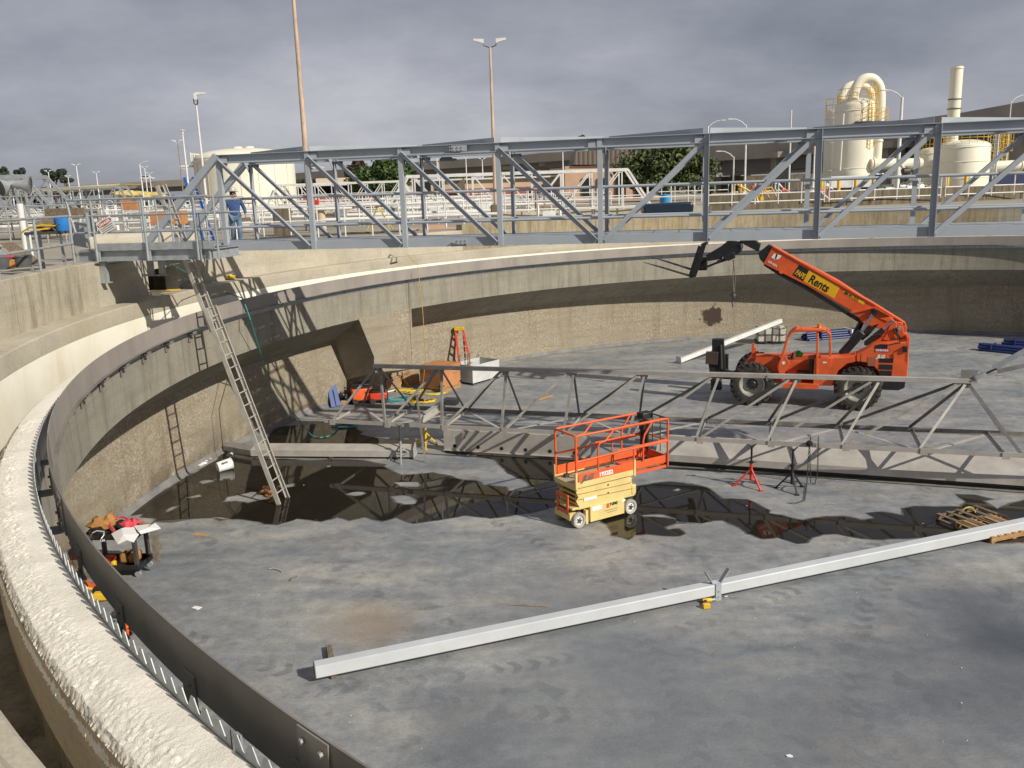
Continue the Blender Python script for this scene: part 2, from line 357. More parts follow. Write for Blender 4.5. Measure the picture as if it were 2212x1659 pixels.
    def ring(s, poly, a0, a1, n=None, close=True):              # closed (r,z) outline swept round the tank centre
        n = n or max(2, int(abs(a1-a0)/1.0)); k = len(poly); o = len(s.v)
        for i in range(n+1):
            a = a0+(a1-a0)*i/n
            for r, z in poly: s.v.append(pol(r, a, z))
        for i in range(n):
            for j in range(k if close else k-1):
                p = o+i*k+j; q = o+i*k+(j+1) % k; s.f.append((p, p+k, q+k, q))
        if close:
            s.f.append(tuple(o+j for j in range(k))); s.f.append(tuple(o+n*k+j for j in range(k-1, -1, -1)))
        return s
    def prism(s, poly, o, u, v, n, d):                            # 2D outline in the (u,v) plane at o, thickness d along n
        o, u, v, n = V(o), V(u), V(v), V(n); k = len(poly)
        vs = [o+u*a+v*b for a, b in poly]+[o+u*a+v*b+n*d for a, b in poly]
        return s.add(vs, [tuple(range(k-1, -1, -1)), tuple(range(k, 2*k))]+[(i, (i+1) % k, k+(i+1) % k, k+i) for i in range(k)])
    def blob(s, c, r, seed=0, amp=.25, nu=10, nv=7):
        c = V(c); o = len(s.v); r = V(r)
        for i in range(nv+1):
            t = PI*i/nv
            for j in range(nu):
                p = 2*PI*j/nu; d = V((math.sin(t)*math.cos(p), math.sin(t)*math.sin(p), math.cos(t)))
                k = 1+amp*mnoise.noise(d*1.7+V((seed*3.1, seed, 0)))*1.6
                s.v.append(c+V((d.x*r.x, d.y*r.y, d.z*r.z))*k)
        for i in range(nv):
            for j in range(nu): s.f.append((o+i*nu+j, o+(i+1)*nu+j, o+(i+1)*nu+(j+1) % nu, o+i*nu+(j+1) % nu))
        return s
def mk(name, b, mat, parent=None, smooth=True, bev=0, fix=True):
    me = bpy.data.meshes.new(name)
    off = V((0, 0, 0))
    p = parent
    while p is not None and p.parent is not None: p = p.parent
    if p is not None and p.get('_w'): off = p.location
    me.from_pydata([tuple(x-off) for x in b.v], [], b.f)
    bm = bmesh.new(); bm.from_mesh(me)
    if fix: bmesh.ops.recalc_face_normals(bm, faces=bm.faces)
    bm.to_mesh(me); bm.free()
    me.materials.append(MT[mat] if isinstance(mat, str) else mat)
    if smooth:
        me.polygons.foreach_set('use_smooth', [True]*len(me.polygons)); me.set_sharp_from_angle(angle=R_(38))
    o = bpy.data.objects.new(name, me); COL.objects.link(o)
    if parent: o.parent = parent
    if bev:
        md = o.modifiers.new('bevel', 'BEVEL'); md.width = bev; md.segments = 2; md.limit_method = 'ANGLE'; md.angle_limit = R_(50); md.harden_normals = False
    return o
def tag(o, label=None, cat=None, group=None, kind=None):
    if label: o['label'] = label
    if cat: o['category'] = cat
    if group: o['group'] = group
    if kind: o['kind'] = kind
    return o
def thing(name, label, cat, loc=(0, 0, 0), rz=0, group=None, world=False):
    o = bpy.data.objects.new(name, None); COL.objects.link(o); o.empty_display_size = .2
    o.location = loc; o.rotation_euler = (0, 0, rz)
    if world: o['_w'] = 1
    return tag(o, label, cat, group)
def one(name, b, mat, label, cat, group=None, **k): return tag(mk(name, b, mat, **k), label, cat, group)
def struct(name, b, mat, **k): return tag(mk(name, b, mat, **k), kind='structure')
def copy_tree(o, parent=None):
    c = o.copy(); COL.objects.link(c)
    if parent: c.parent = parent
    for ch in list(o.children): copy_tree(ch, c)
    return c
def text(body, size, mat, parent, name, o, u, v, off=.004, bold=0.0, align='LEFT', sx=1.0, shear=0.0):
    """flat lettering as a mesh part; o/u/v give the place, reading and up directions"""
    cu = bpy.data.curves.new(name, 'FONT'); cu.body = body; cu.size = size; cu.offset = bold; cu.align_x = align; cu.extrude = .0015; cu.resolution_u = 3; cu.shear = shear
    to = bpy.data.objects.new(name+'_t', cu); COL.objects.link(to)
    dg = bpy.context.evaluated_depsgraph_get()
    me = bpy.data.meshes.new_from_object(to.evaluated_get(dg))
    bpy.data.objects.remove(to); bpy.data.curves.remove(cu)
    o, u, v = V(o), V(u).normalized(), V(v).normalized(); n = u.cross(v).normalized()
    loc = V((0, 0, 0)); p = parent
    while p is not None and p.parent is not None: p = p.parent
    if p is not None and p.get('_w'): loc = p.location
    for q in me.vertices: q.co = o+u*(q.co.x*sx)+v*q.co.y+n*(off+q.co.z)-loc
    me.materials.clear(); me.materials.append(MT[mat])
    ob = bpy.data.objects.new(name, me); COL.objects.link(ob)
    if parent: ob.parent = parent
    return ob
# ------------------------------------------------------------------ camera, sun, sky
cam = bpy.data.cameras.new('camera'); co = bpy.data.objects.new('camera', cam); COL.objects.link(co)
cam.sensor_width = 36; cam.lens = 36*F_/2212; cam.clip_end = 5000; cam.clip_start = .05
X_ = V((RG.x, FH.x, -DOWN.x)); Y_ = -V((RG.y, FH.y, -DOWN.y)); Z_ = -V((RG.z, FH.z, -DOWN.z))
co.matrix_world = Matrix(((X_.x, Y_.x, Z_.x, 0), (X_.y, Y_.y, Z_.y, 0), (X_.z, Y_.z, Z_.z, HC), (0, 0, 0, 1)))
S.camera = co
SUN_AZ, SUN_EL = -38.0, 33.5
sd = V((math.cos(R_(SUN_AZ))*math.cos(R_(SUN_EL)), math.sin(R_(SUN_AZ))*math.cos(R_(SUN_EL)), math.sin(R_(SUN_EL))))
sl = bpy.data.lights.new('sun', 'SUN'); sl.energy = 4.6; sl.angle = R_(.53); sl.color = (1, .93, .80)
so = bpy.data.objects.new('sun', sl); COL.objects.link(so); so.rotation_euler = sd.to_track_quat('Z', 'Y').to_euler(); so.location = (0, 0, 60)
w = bpy.data.worlds.new('World'); S.world = w; w.use_nodes = True
t = w.node_tree; bg = t.nodes['Background']
sky = N(t, 'ShaderNodeTexSky', sky_type='NISHITA'); sky.sun_disc = False; sky.sun_elevation = R_(SUN_EL); sky.sun_rotation = R_(90-SUN_AZ)
dirn = N(t, 'ShaderNodeTexCoord').outputs['Generated']
sx = N(t, 'ShaderNodeSeparateXYZ'); L(t, dirn, sx.inputs[0])
den = mth(t, 'ADD', mth(t, 'MAXIMUM', sx.outputs['Z'], 0.0), .30)
cb = N(t, 'ShaderNodeCombineXYZ')
L(t, mth(t, 'DIVIDE', sx.outputs['X'], den), cb.inputs[0]); L(t, mth(t, 'DIVIDE', sx.outputs['Y'], den), cb.inputs[1])
mp = N(t, 'ShaderNodeMapping'); mp.inputs['Scale'].default_value = (.42, .42, 1); mp.inputs['Location'].default_value = (3.3, 1.7, 0); L(t, cb.outputs[0], mp.inputs['Vector'])
n1 = noise(t, mp.outputs['Vector'], 1.15, 7, .55); n2 = noise(t, mp.outputs['Vector'], 3.4, 7, .6)
cl = mth(t, 'ADD', mth(t, 'MULTIPLY', n1, .75), mth(t, 'MULTIPLY', n2, .25))
ccol = ramp(t, cl, [(.41, (.20, .22, .265)), (.475, (.275, .29, .34)), (.54, (.37, .378, .43)), (.62, (.52, .52, .565))])
skyv = N(t, 'ShaderNodeMix', data_type='RGBA', blend_type='MULTIPLY'); skyv.inputs['Factor'].default_value = 1
L(t, sky.outputs['Color'], skyv.inputs['A']); skyv.inputs['B'].default_value = (.1, .1, .1, 1)
fin = mix(t, .93, skyv.outputs['Result'], ccol)
sc10 = N(t, 'ShaderNodeMix', data_type='RGBA', blend_type='MULTIPLY'); sc10.inputs['Factor'].default_value = 1; L(t, fin, sc10.inputs['A']); sc10.inputs['B'].default_value = (10, 10, 10, 1)
L(t, sc10.outputs['Result'], bg.inputs['Color']); bg.inputs['Strength'].default_value = .1
S.view_settings.view_transform = 'Standard'; S.view_settings.look = 'None'; S.view_settings.exposure = 0; S.view_settings.gamma = 1
S.cycles.max_bounces = 6; S.cycles.use_denoising = True
# ================================================================== SETTING: tank, floor, ground, water
Z0 = fr(0, 300, .28933); Z2 = fr(600, 300, .28933); Z3 = fr(1200, 300, .28933); Z4 = fr(1860, 150, .28933)
Z5 = fr(1660, 560, .28933); Z6 = fr(1260, 920, .24108); Z7 = fr(700, 760, .28933); Z8 = fr(0, 1100, .28933)
ZB = fr(1660, 960, .37975); ZC = fr(400, 1000, .28933); ZL = fr(0, 1395, .28933); ZM = fr(600, 1395, .28933)
ZN = fr(180, 520, .18083); ZT = fr(0, 430, .14467); ZU = fr(2180, 840, .14467); ZV = fr(880, 780, .16275)
ZW = fr(760, 860, .14467); ZX = fr(150, 1240, .14467); ZY = fr(1340, 960, .14467); ZA = fr(700, 360, .14467)
ZD = fr(1000, 340, .14467); ZE = fr(1320, 340, .14467); ZP = fr(540, 440, .12057); ZF = fr(1680, 780, .14467)
ZG = fr(1940, 740, .14467); ZH = fr(1560, 560, .18083); ZJ = fr(400, 0, .40687)
GZ = 5.57
# floor and ground
b = B(); b.lathe([(0.001, 0), (8, 0), (16, 0), (22.2, 0)], CT, n=96)
struct('tank_floor', b, 'floor', smooth=False)
b = B(); b.lathe([(22.3, GZ), (30, GZ), (60, GZ), (150, GZ), (600, GZ), (3000, GZ)], CT, n=96)
struct('ground', b, 'ground', smooth=False)
tank = thing('clarifier_tank', 'round open concrete settling tank with pebbled wall and white coated launder', 'tank', CT, world=True)
A0, A1 = 0, 360
b = B(); b.lathe([(22.03, -.05), (22.03, 2.3)], CT, n=240); b.f = [q[::-1] for q in b.f]
mk('lower_wall', b, 'pebble', tank, fix=False)
b = B(); b.lathe([(21.93, .006), (21.95, .02), (22.0, .06), (22.025, .15)], CT, n=240)
MT['cove'] = M('pale_cove_mortar', (.20, .20, .20), .8, 0, .25, 1.5, .1, 40, .7, (.17, .145, .105), 1.3)
mk('cove', b, 'cove', tank, fix=False)
# launder box: inner face, sloping underside, channel floor
PB0, PB1 = 142.9, 150.3                       # drop box between these angles
haunch = [(20.575, 4.10), (20.575, 3.055), (22.03, 2.2)]
b = B(); b.lathe(haunch, CT, n=240); mk('launder', b, 'conc_face', tank, fix=False)
# joints on the launder face: thin raised construction line
b = B()
b.lathe([(20.97, 4.12), (20.97, 3.35), (21.49, 3.35)], CT, n=240)
mk('launder_channel', b, 'conc_dark', tank, fix=False)
MT['chan_beige'] = concrete('dirty_beige_concrete', (.42, .34, .235), (.12, .09, .05), (.36, .27, .16), 0, .1, .55, .55)
b = B(); b.ring([(20.975, 4.14), (20.985, 3.62)], 195, 290, 95, close=False); mk('channel_side', b, 'chan_beige', tank, fix=False)
b = B(); b.lathe([(21.49, 3.35), (21.49, 4.47)], CT, n=240); b.f = [q[::-1] for q in b.f]
mk('launder_lining', b, 'whitecoat', tank, fix=False)
b = B(); b.lathe([(21.49, 4.47), (21.485, 4.50), (21.50, 4.79), (21.52, 4.81), (22.0, 4.81)], CT, n=240); mk('ledge', b, 'conc_clean', tank, fix=False)
# upper wall with an opening below the walkway
OP0, OP1 = 169.2, 172.7
def wallseg(a0, a1, z0, z1): return [(22.0, z0), (22.0, z1-.02), (22.02, z1), (22.33, z1), (22.35, z1-.02), (22.35, z0)]
b = B()
b.ring(wallseg(0, 0, 4.8, 5.8), 178.7, 427, 250)
mk('upper_wall', b, 'conc', tank)
b = B(); b.ring(wallseg(0, 0, 4.8, 5.58), 132.3, OP0, 37); b.ring(wallseg(0, 0, 5.42, 5.58), OP0, OP1, 4); b.ring(wallseg(0, 0, 4.8, 5.72), OP1, 178.7, 6)
mk('upper_wall', b, 'conc_clean', tank)
b = B(); b.ring(wallseg(0, 0, 4.8, 5.8), 67.0, 132.3, 66); mk('upper_wall', b, 'conc_moss', tank)
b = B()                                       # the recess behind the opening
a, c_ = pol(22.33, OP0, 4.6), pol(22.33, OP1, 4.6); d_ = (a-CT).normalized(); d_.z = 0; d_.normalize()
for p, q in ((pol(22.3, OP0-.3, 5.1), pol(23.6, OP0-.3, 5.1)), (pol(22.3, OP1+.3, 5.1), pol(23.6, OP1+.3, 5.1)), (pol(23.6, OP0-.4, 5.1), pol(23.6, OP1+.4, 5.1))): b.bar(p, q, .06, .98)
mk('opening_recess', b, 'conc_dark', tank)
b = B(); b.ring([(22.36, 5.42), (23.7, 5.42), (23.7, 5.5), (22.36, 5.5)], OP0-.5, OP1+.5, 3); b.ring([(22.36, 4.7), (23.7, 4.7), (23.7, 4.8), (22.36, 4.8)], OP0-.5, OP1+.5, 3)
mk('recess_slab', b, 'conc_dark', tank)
# drop box hanging under the launder, slanting side
pA = onv(Z7(635, 65), pol(20.55, 150, 0), V((-.5, -.866, 0)))
pts_f = [pol(20.56, 151.2, 3.10), pol(20.56, 149.3, 1.69), pol(20.56, 149.5, 1.16), pol(20.56, PB0+.6, .9), pol(20.56, PB0+.6, 3.10)]
pts_b = [pol(22.1, 151.0, 3.10), pol(22.1, 149.4, 1.4), pol(22.1, 148.8, .72), pol(22.1, PB0-.3, .5), pol(22.1, PB0-.3, 3.10)]
b = B(); b.add(pts_f+pts_b, [(0, 1, 2, 3, 4), (5, 9, 8, 7, 6), (0, 5, 6, 1), (1, 6, 7, 2), (2, 7, 8, 3), (3, 8, 9, 4), (4, 9, 5, 0)])
mk('drop_box', b, 'pebble', tank, smooth=False)
# thick sprayed white coating on the near rim : real lumps
b = B(); prof = []
def coat_prof():
    P = []
    for i in range(15): P.append((20.564+.186*i/14, 4.225))
    for i in range(1, 15): P.append((20.75+.175*i/14, 4.225-.055*(i/14)**1.3))
    for i in range(1, 13): P.append((20.925+.055*math.sin(i/12*PI/2), 4.17-.14*(i/12)))
    return P
CP = coat_prof(); k = len(CP); a0, a1 = 200, 240; n = int((a1-a0)/360*2*PI*20.8/.0125)
o = len(b.v)
for i in range(n+1):
    a = a0+(a1-a0)*i/n
    for j, (r, z) in enumerate(CP):
        p = pol(r, a, z); e = min(1, j/3)
        rough = .22+.78*max(0, min(1, (j-9)/8))
        dv = mnoise.voronoi(p*38)[0]; dw = mnoise.voronoi(p*21+V((5, 2, 7)))[0]
        h = ((.55-dv[0])*.020+max(0, .5-dw[0])*.022)*rough+mnoise.noise(p*5)*.006
        if j > 31: h += mnoise.noise(V((a*20, z*6, 3)))*.02
        d = V((math.cos(R_(a)), math.sin(R_(a)), 0))
        t_ = max(0, min(1, (j-20)/14))
        p = p+(d*t_+V((0, 0, 1))*(1-t_))*h*e
        b.v.append(p)
for i in range(n):
    for j in range(k-1): q = o+i*k+j; b.f.append((q, q+k, q+k+1, q+1))
MT['coat_lumpy'] = M('sprayed_white_coating', (.84, .80, .71), .75, 0, .08, 3, .5, 90)
mk('rim_coating', b, 'coat_lumpy', tank, fix=False)
b = B(); b.ring([(20.58, 4.10), (20.585, 4.215), (20.76, 4.215), (20.97, 4.14)], -120, 200.2, 320, close=False)
mk('rim_coating', b, 'whitecoat', tank, fix=False)
# weir plates with V notches
weir = thing('weir_plate', 'gray steel weir plate with a saw-tooth edge bolted round the launder rim', 'weir', CT, world=True)
b = B(); ts = .152/20.56*180/PI
ns = int(360/ts)
def weir_arc(b, a0, a1, r=20.555, th=.006):
    m = int((a1-a0)/ts); o = len(b.v)
    cols = []
    for i in range(m):
        s0 = a0+i*ts
        for u, z in ((0, 4.335), (.24, 4.335), (.62, 4.245), (1-1e-3, 4.335)): cols.append((s0+u*ts, z))
    for a, z in cols:
        for r_, z_ in ((r, 3.98), (r, z), (r+th, z), (r+th, 3.98)): b.v.append(pol(r_, a, z_))
    for i in range(len(cols)-1):
        q = o+i*4
        for j in range(3): b.f.append((q+j, q+4+j, q+5+j, q+1+j))
for s in range(40):
    bb = B(); weir_arc(bb, 9*s+.03, 9*s+9-.0)
    mk('plate', bb, 'galv', weir, fix=False, smooth=False)
b = B()
for s in range(18, 30):
    a = 9*s+.1
    b.bar(pol(20.545, a, 4.0), pol(20.545, a, 4.33), .05, .012, up=(math.cos(R_(a)), math.sin(R_(a)), 0))
mk('splice_strip', b, 'galv', weir)
# scum baffle on brackets
baf = thing('scum_baffle', 'curved steel scum baffle standing on brackets inside the weir', 'baffle', CT, world=True)
MT['baffle'] = M('weathered_shaded_baffle', (.20, .185, .165), .65, .0, .18, 1.5, .06, 30, .4, (.27, .24, .20), 2)  # near arc: shade on its back face is put into the colour
MT['baffle_lit'] = M('sunlit_baffle', (.30, .27, .245), .7, 0, .12, 1.2, .05, 30, .4, (.20, .175, .15), 2, (1, 1, .4))  # same steel, painted paler for its sunlit inner face
bp = [(20.15, 4.12), (20.15, 4.50), (20.161, 4.50), (20.161, 4.12)]
BR = 20.40
bp = [(BR, 4.13), (BR, 4.495), (BR+.012, 4.495), (BR+.012, 4.13)]
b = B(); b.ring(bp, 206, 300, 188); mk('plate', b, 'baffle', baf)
b = B(); b.ring(bp, -60, 205.9, 266); mk('plate', b, 'baffle_lit', baf)
b = B(); b.ring([(BR-.05, 4.13), (BR, 4.13), (BR, 4.142), (BR-.05, 4.142)], -60, 300, 360); mk('bottom_flange', b, 'baffle', baf)
for i in range(46):
    a = 161.4+i*3.6
    if 172 < a < 300:
        bb = B(); d = V((math.cos(R_(a)), math.sin(R_(a)), 0)); tt = V((-d.y, d.x, 0))
        bb.box(pol(20.485, a, 4.02), (.17, .22, .014), (d, tt, V((0, 0, 1)))); bb.box(pol(BR+.020, a, 4.14), (.012, .18, .25), (d, tt, V((0, 0, 1))))
        bb.box(pol(20.545, a, 3.93), (.012, .12, .19), (d, tt, V((0, 0, 1))))
        for zz_ in (4.09, 4.2): bb.cyl(pol(BR+.026, a+.08, zz_), pol(BR+.045, a+.08, zz_), .014, 6)
        mk('bracket', bb, 'baffle', baf)
b = B()
for a in (213.0, 226.5, 199):
    d = V((math.cos(R_(a)), math.sin(R_(a)), 0)); tt = V((-d.y, d.x, 0))
    b.box(pol(BR+.018, a, 4.31), (.010, .26, .35), (d, tt, V((0, 0, 1))))
    for u in (-.08, .08):
        for zz_ in (4.22, 4.42): b.cyl(pol(BR+.02, a, zz_)+tt*u, pol(BR+.045, a, zz_)+tt*u, .016, 6)
mk('splice_plate', b, 'steel', baf)
# standing water : sheets with irregular edges, dry islands left open
def sheet(name, loops, z, mat, jit=.03, grow=0):
    bm = bmesh.new(); edges = []
    for lp in loops:
        P = [onz(p, z) for p in lp]; Q = []
        for i in range(len(P)):
            a, c = P[i], P[(i+1) % len(P)]; m = max(1, int((c-a).length/.10))
            for j in range(m): Q.append(a.lerp(c, j/m))
        Q2 = []
        for q in Q:
            e = V((mnoise.noise(q*2.1), mnoise.noise(q*2.1+V((9, 3, 1))), 0))*jit*2+V((mnoise.noise(q*7), mnoise.noise(q*7+V((4, 8, 2))), 0))*jit
            Q2.append(q+e)
        if grow:
            m = len(Q2); ar = sum(Q2[i].x*Q2[(i+1) % m].y-Q2[(i+1) % m].x*Q2[i].y for i in range(m)); sg = 1 if ar > 0 else -1
            sg = sg if lp is loops[0] else -sg
            Q2 = [Q2[i]+V((Q2[(i+2) % m].y-Q2[i-2].y, -(Q2[(i+2) % m].x-Q2[i-2].x), 0)).normalized()*sg*grow*(.55+.9*abs(mnoise.noise(Q2[i]*1.3))) for i in range(m)]
        vs = [bm.verts.new(q) for q in Q2]
        edges += [bm.edges.new((vs[i], vs[(i+1) % len(vs)])) for i in range(len(vs))]
    bmesh.ops.triangle_fill(bm, edges=edges, use_beauty=True, use_dissolve=False)
    for f in bm.faces:
        if f.normal.z < 0: f.normal_flip()
    me = bpy.data.meshes.new(name); bm.to_mesh(me); bm.free(); me.materials.append(MT[mat])
    o = bpy.data.objects.new(name, me); COL.objects.link(o); return tag(o, kind='structure')
zc = lambda *l: [ZC(*p) for p in l]
z7 = lambda *l: [Z7(*p) for p in l]
z6 = lambda *l: [Z6(*p) for p in l]
zb = lambda *l: [ZB(*p) for p in l]
main = [Z8(1010, 570), Z8(1090, 545), Z8(1215, 530), Z8(1200, 555), Z8(1320, 570), Z8(1310, 595), Z8(1480, 602), Z8(1650, 570), Z8(1760, 560), Z8(1880, 580), Z8(1940, 565)]
main += zc((380, 905), (480, 935), (560, 912), (700, 930), (800, 945), (850, 965), (960, 970), (1060, 945), (1130, 915), (1220, 930), (1320, 940), (1460, 905), (1570, 935), (1690, 905), (1790, 925), (1840, 935), (1960, 912), (2100, 960), (2212, 945))
main += [(1010, 1113), (1060, 1120), (1100, 1112), (1150, 1106), (1205, 1092), (1250, 1100), (1290, 1095)]
main += z6((880, 1470), (920, 1500), (985, 1575), (960, 1600), (1150, 1645), (1210, 1600), (1340, 1590), (1480, 1600), (1650, 1610), (1710, 1585), (1640, 1535), (1540, 1550), (1510, 1520), (1580, 1500), (1640, 1470), (1600, 1440), (1500, 1430), (1280, 1420), (1250, 1395), (1500, 1390), (1630, 1430), (1640, 1465), (1860, 1480), (1991, 1450))
main += zb((270, 815), (390, 860), (430, 900), (540, 930), (640, 925), (750, 965), (820, 960), (840, 925), (950, 905), (1020, 900), (1180, 935), (1300, 940), (1450, 930), (1700, 925), (2000, 960), (2400, 960), (2400, 690))
main += zb((2212, 690), (2040, 745), (1950, 690), (2000, 680), (1900, 655), (1780, 650), (1840, 700), (1800, 730), (1500, 725), (1430, 740), (1440, 785), (1310, 765), (1200, 770), (1250, 800), (1170, 815), (1060, 795), (950, 790), (780, 815), (650, 785), (570, 775), (575, 750), (490, 710), (430, 680), (270, 680), (170, 605), (0, 575))
main += z6((1800, 1085), (1560, 1060), (1400, 1080), (1200, 1110), (1000, 1050))
main += z7((2350, 1480), (2450, 1380), (2450, 1230), (2000, 1210), (1420, 1165), (1340, 1165), (1330, 1190), (1490, 1205), (1600, 1215), (1750, 1250), (1820, 1310), (1870, 1370), (2000, 1420), (2040, 1450), (2100, 1490), (2000, 1515), (1870, 1510), (1860, 1480), (1780, 1475), (1660, 1470), (1640, 1440), (1600, 1430), (1450, 1415), (1330, 1380), (1230, 1360), (1120, 1375), (960, 1380), (880, 1340), (810, 1310), (830, 1290), (700, 1270), (600, 1255), (400, 1250), (180, 1260), (0, 1248))
main += zc((720, 410), (640, 395), (560, 380), (500, 350)) + [(470, 992), (405, 1030), (330, 1075), (270, 1115)]
holes = [zc((485, 780), (540, 735), (640, 715), (740, 690), (800, 690), (905, 715), (900, 750), (800, 770), (690, 795), (600, 770)),
         zc((285, 610), (340, 590), (460, 580), (430, 605), (330, 632)), zc((190, 745), (300, 715), (315, 735), (240, 755)), zc((60, 820), (150, 800), (90, 840), (20, 870), (0, 850)),
         zc((1925, 610), (2150, 605), (2180, 640), (2140, 655), (1990, 650)), zc((1530, 710), (1600, 690), (1695, 690), (1715, 712), (1660, 730), (1600, 732)),
         zc((1900, 735), (1990, 715), (2090, 725), (2135, 760), (2120, 800), (2030, 805), (1960, 785)), zc((1365, 478), (1400, 472), (1405, 482), (1370, 486)),
         zc((960, 640), (1095, 618), (1100, 645), (1010, 665)), z6((1590, 1150), (1630, 1128), (1672, 1138), (1640, 1156))]
sheet('water', [main]+holes, .008, 'water')
sheet('damp_floor', [main]+holes, .004, 'damp', .03, .06)
up = z7((-80, 985), (0, 968), (200, 955), (420, 945), (560, 965), (600, 1000), (645, 1020), (610, 1040), (720, 1060), (860, 1080), (1110, 1085), (1110, 1120), (0, 1150), (-180, 1135), (-150, 1040))
sheet('water', [up], .008, 'water'); sheet('damp_floor', [up], .004, 'damp', .03, .07)
# ================================================================== truss walkway bridge
SB = .735
BD = V((3.0497, -.6345, 0))*SB; PL = BD.length; BU = BD.normalized(); BN = V((-BU.y, BU.x, 0))   # BN points away from the camera
B0 = V((-9.3658*SB, 29.3382*SB, 0)); ZBOT = 7+(5.3769-7)*SB; ZTOP = ZBOT+3.1*SB; BW = 1.62
def bp_(k, w=0.0, z=0.0): return B0+BD*k+BN*w+V((0, 0, z))
br = thing('walkway_bridge', 'blue-gray painted steel truss bridge spanning the open tank', 'bridge', bp_(4, .8, ZBOT), world=True)
KA, KB = -1, 9
for wI in (0, 1):
    w0 = BW*wI; sd_ = 1 if wI == 0 else -1
    b = B(); b.ibeam(bp_(0, w0+.06*sd_, ZTOP-.10), bp_(8, w0+.06*sd_, ZTOP-.10), .20, .21, .012, .009); mk('top_chord', b, 'gray_paint', br)
    b = B(); b.channel(bp_(KA, w0+.03*sd_, ZBOT+.10), bp_(KB, w0+.03*sd_, ZBOT+.10), .20, .07, .012, sd_); mk('bottom_chord', b, 'gray_paint', br)
    for k in range(0, 9):
        b = B(); p, q = bp_(k, w0-.005*sd_, ZBOT+.0), bp_(k, w0-.005*sd_, ZTOP-.012)
        b.box((p+q)/2+BN*.0, (.10, .012, (q-p).z), (BU, BN, V((0, 0, 1))))
        dd_ = 1 if (k < 5) == (wI == 0) else -1
        b.box((p+q)/2+BU*(.052)+BN*(.055*dd_), (.012, .122, (q-p).z), (BU, BN, V((0, 0, 1))))
        mk('post', b, 'gray_paint', br)
        b = B(); b.box(bp_(k, w0+.015*sd_, ZTOP-.16)+BU*(.10 if k < 4 else -.10), (.30, .01, .2), (BU, BN, V((0, 0, 1))))
        mk('gusset_plate', b, 'gray_paint', br)
    for k in range(0, 8):
        if k < 4: p, q = bp_(k, w0, ZTOP-.10)+BU*.06, bp_(k+1, w0, ZBOT+.10)-BU*.05
        else: p, q = bp_(k, w0, ZBOT+.10)+BU*.05, bp_(k+1, w0, ZTOP-.10)-BU*.06
        b = B(); b.angle(p, q, .10, .09, .012, up=BN, sy=1, sz=-1 if (k < 4 and wI == 0) else sd_); mk('diagonal', b, 'gray_paint', br)
    for (p, q) in ((bp_(-1, w0, ZBOT+.08), bp_(0, w0, ZTOP-.02)), (bp_(9, w0, ZBOT+.08), bp_(8, w0, ZTOP-.02))):
        b = B(); b.bar(p, q, .16, .12, up=BN); mk('end_diagonal', b, 'gray_paint', br)
    for zz_, nm in ((1.235, 'handrail'), (.565, 'knee_rail')):
        b = B(); b.tube([bp_(-.05, w0+.10*sd_, ZBOT+zz_), bp_(8.3, w0+.10*sd_, ZBOT+zz_)], .034 if nm == 'handrail' else .032, 10); mk(nm, b, 'gray_paint', br)
b = B()
for i in range(-4, 36):
    k0, k1 = i*.25+.004, (i+1)*.25-.004
    b.box(bp_((k0+k1)/2, BW/2, ZBOT+.195), ((k1-k0)*PL, BW-.1, .006), (BU, BN, V((0, 0, 1))))
mk('deck', b, 'gray_paint', br, bev=0)
for k in range(-1, 10):
    for kk in (k, k+.5):
        if kk > 9: continue
        b = B(); b.ibeam(bp_(kk, .04, ZBOT+.045), bp_(kk, BW-.04, ZBOT+.045), .10, .08); mk('floor_beam', b, 'gray_paint', br)
for k in range(0, 8):
    w0, w1 = (.05, BW-.05) if k % 2 else (BW-.05, .05)
    b = B(); p, q = bp_(k+.03, w0, ZTOP+.004), bp_(k+.97, w1, ZTOP+.004)
    b.box((p+q)/2+V((0, 0, .055)), ((q-p).length, .009, .11), (((q-p).normalized()), V((0, 0, 1)).cross((q-p).normalized()), V((0, 0, 1))))
    b.bar(p, q, .10, .009, oy=.05)
    mk('top_brace', b, 'gray_paint', br)
    b = B(); p, q = bp_(k+.06, w0, ZBOT+.03), bp_(k+.94, w1, ZBOT+.03); b.angle(p, q, .07, .07, .01); mk('bottom_brace', b, 'gray_paint', br)
for k in range(0, 9):
    b = B(); b.angle(bp_(k, .06, ZTOP-.12), bp_(k, BW-.06, ZTOP-.12), .07, .07, .01); mk('cross_strut', b, 'gray_paint', br)
    b = B()
    for w0, s_ in ((.04, 1), (BW-.04, -1)):
        b.prism([(0, 0), (.32*s_, 0), (0, -.34)], bp_(k, w0, ZTOP-.13), BN, V((0, 0, 1)), BU, .009)
    mk('knee_brace', b, 'gray_paint', br)
for kx, z_ in ((2.62, ZTOP-.09), (2.62, ZBOT+.11)):
    b = B(); b.box(bp_(kx, -.036, z_), (.36, .012, .13), (BU, BN, V((0, 0, 1))))
    for i in range(4):
        for j in (-.03, .03): b.cyl(bp_(kx-.05+i*.02, -.07, z_+j)+BU*(i*.05-.1), bp_(kx-.05+i*.02, -.03, z_+j)+BU*(i*.05-.1), .014, 6)
    mk('splice_plate', b, 'gray_paint', br)
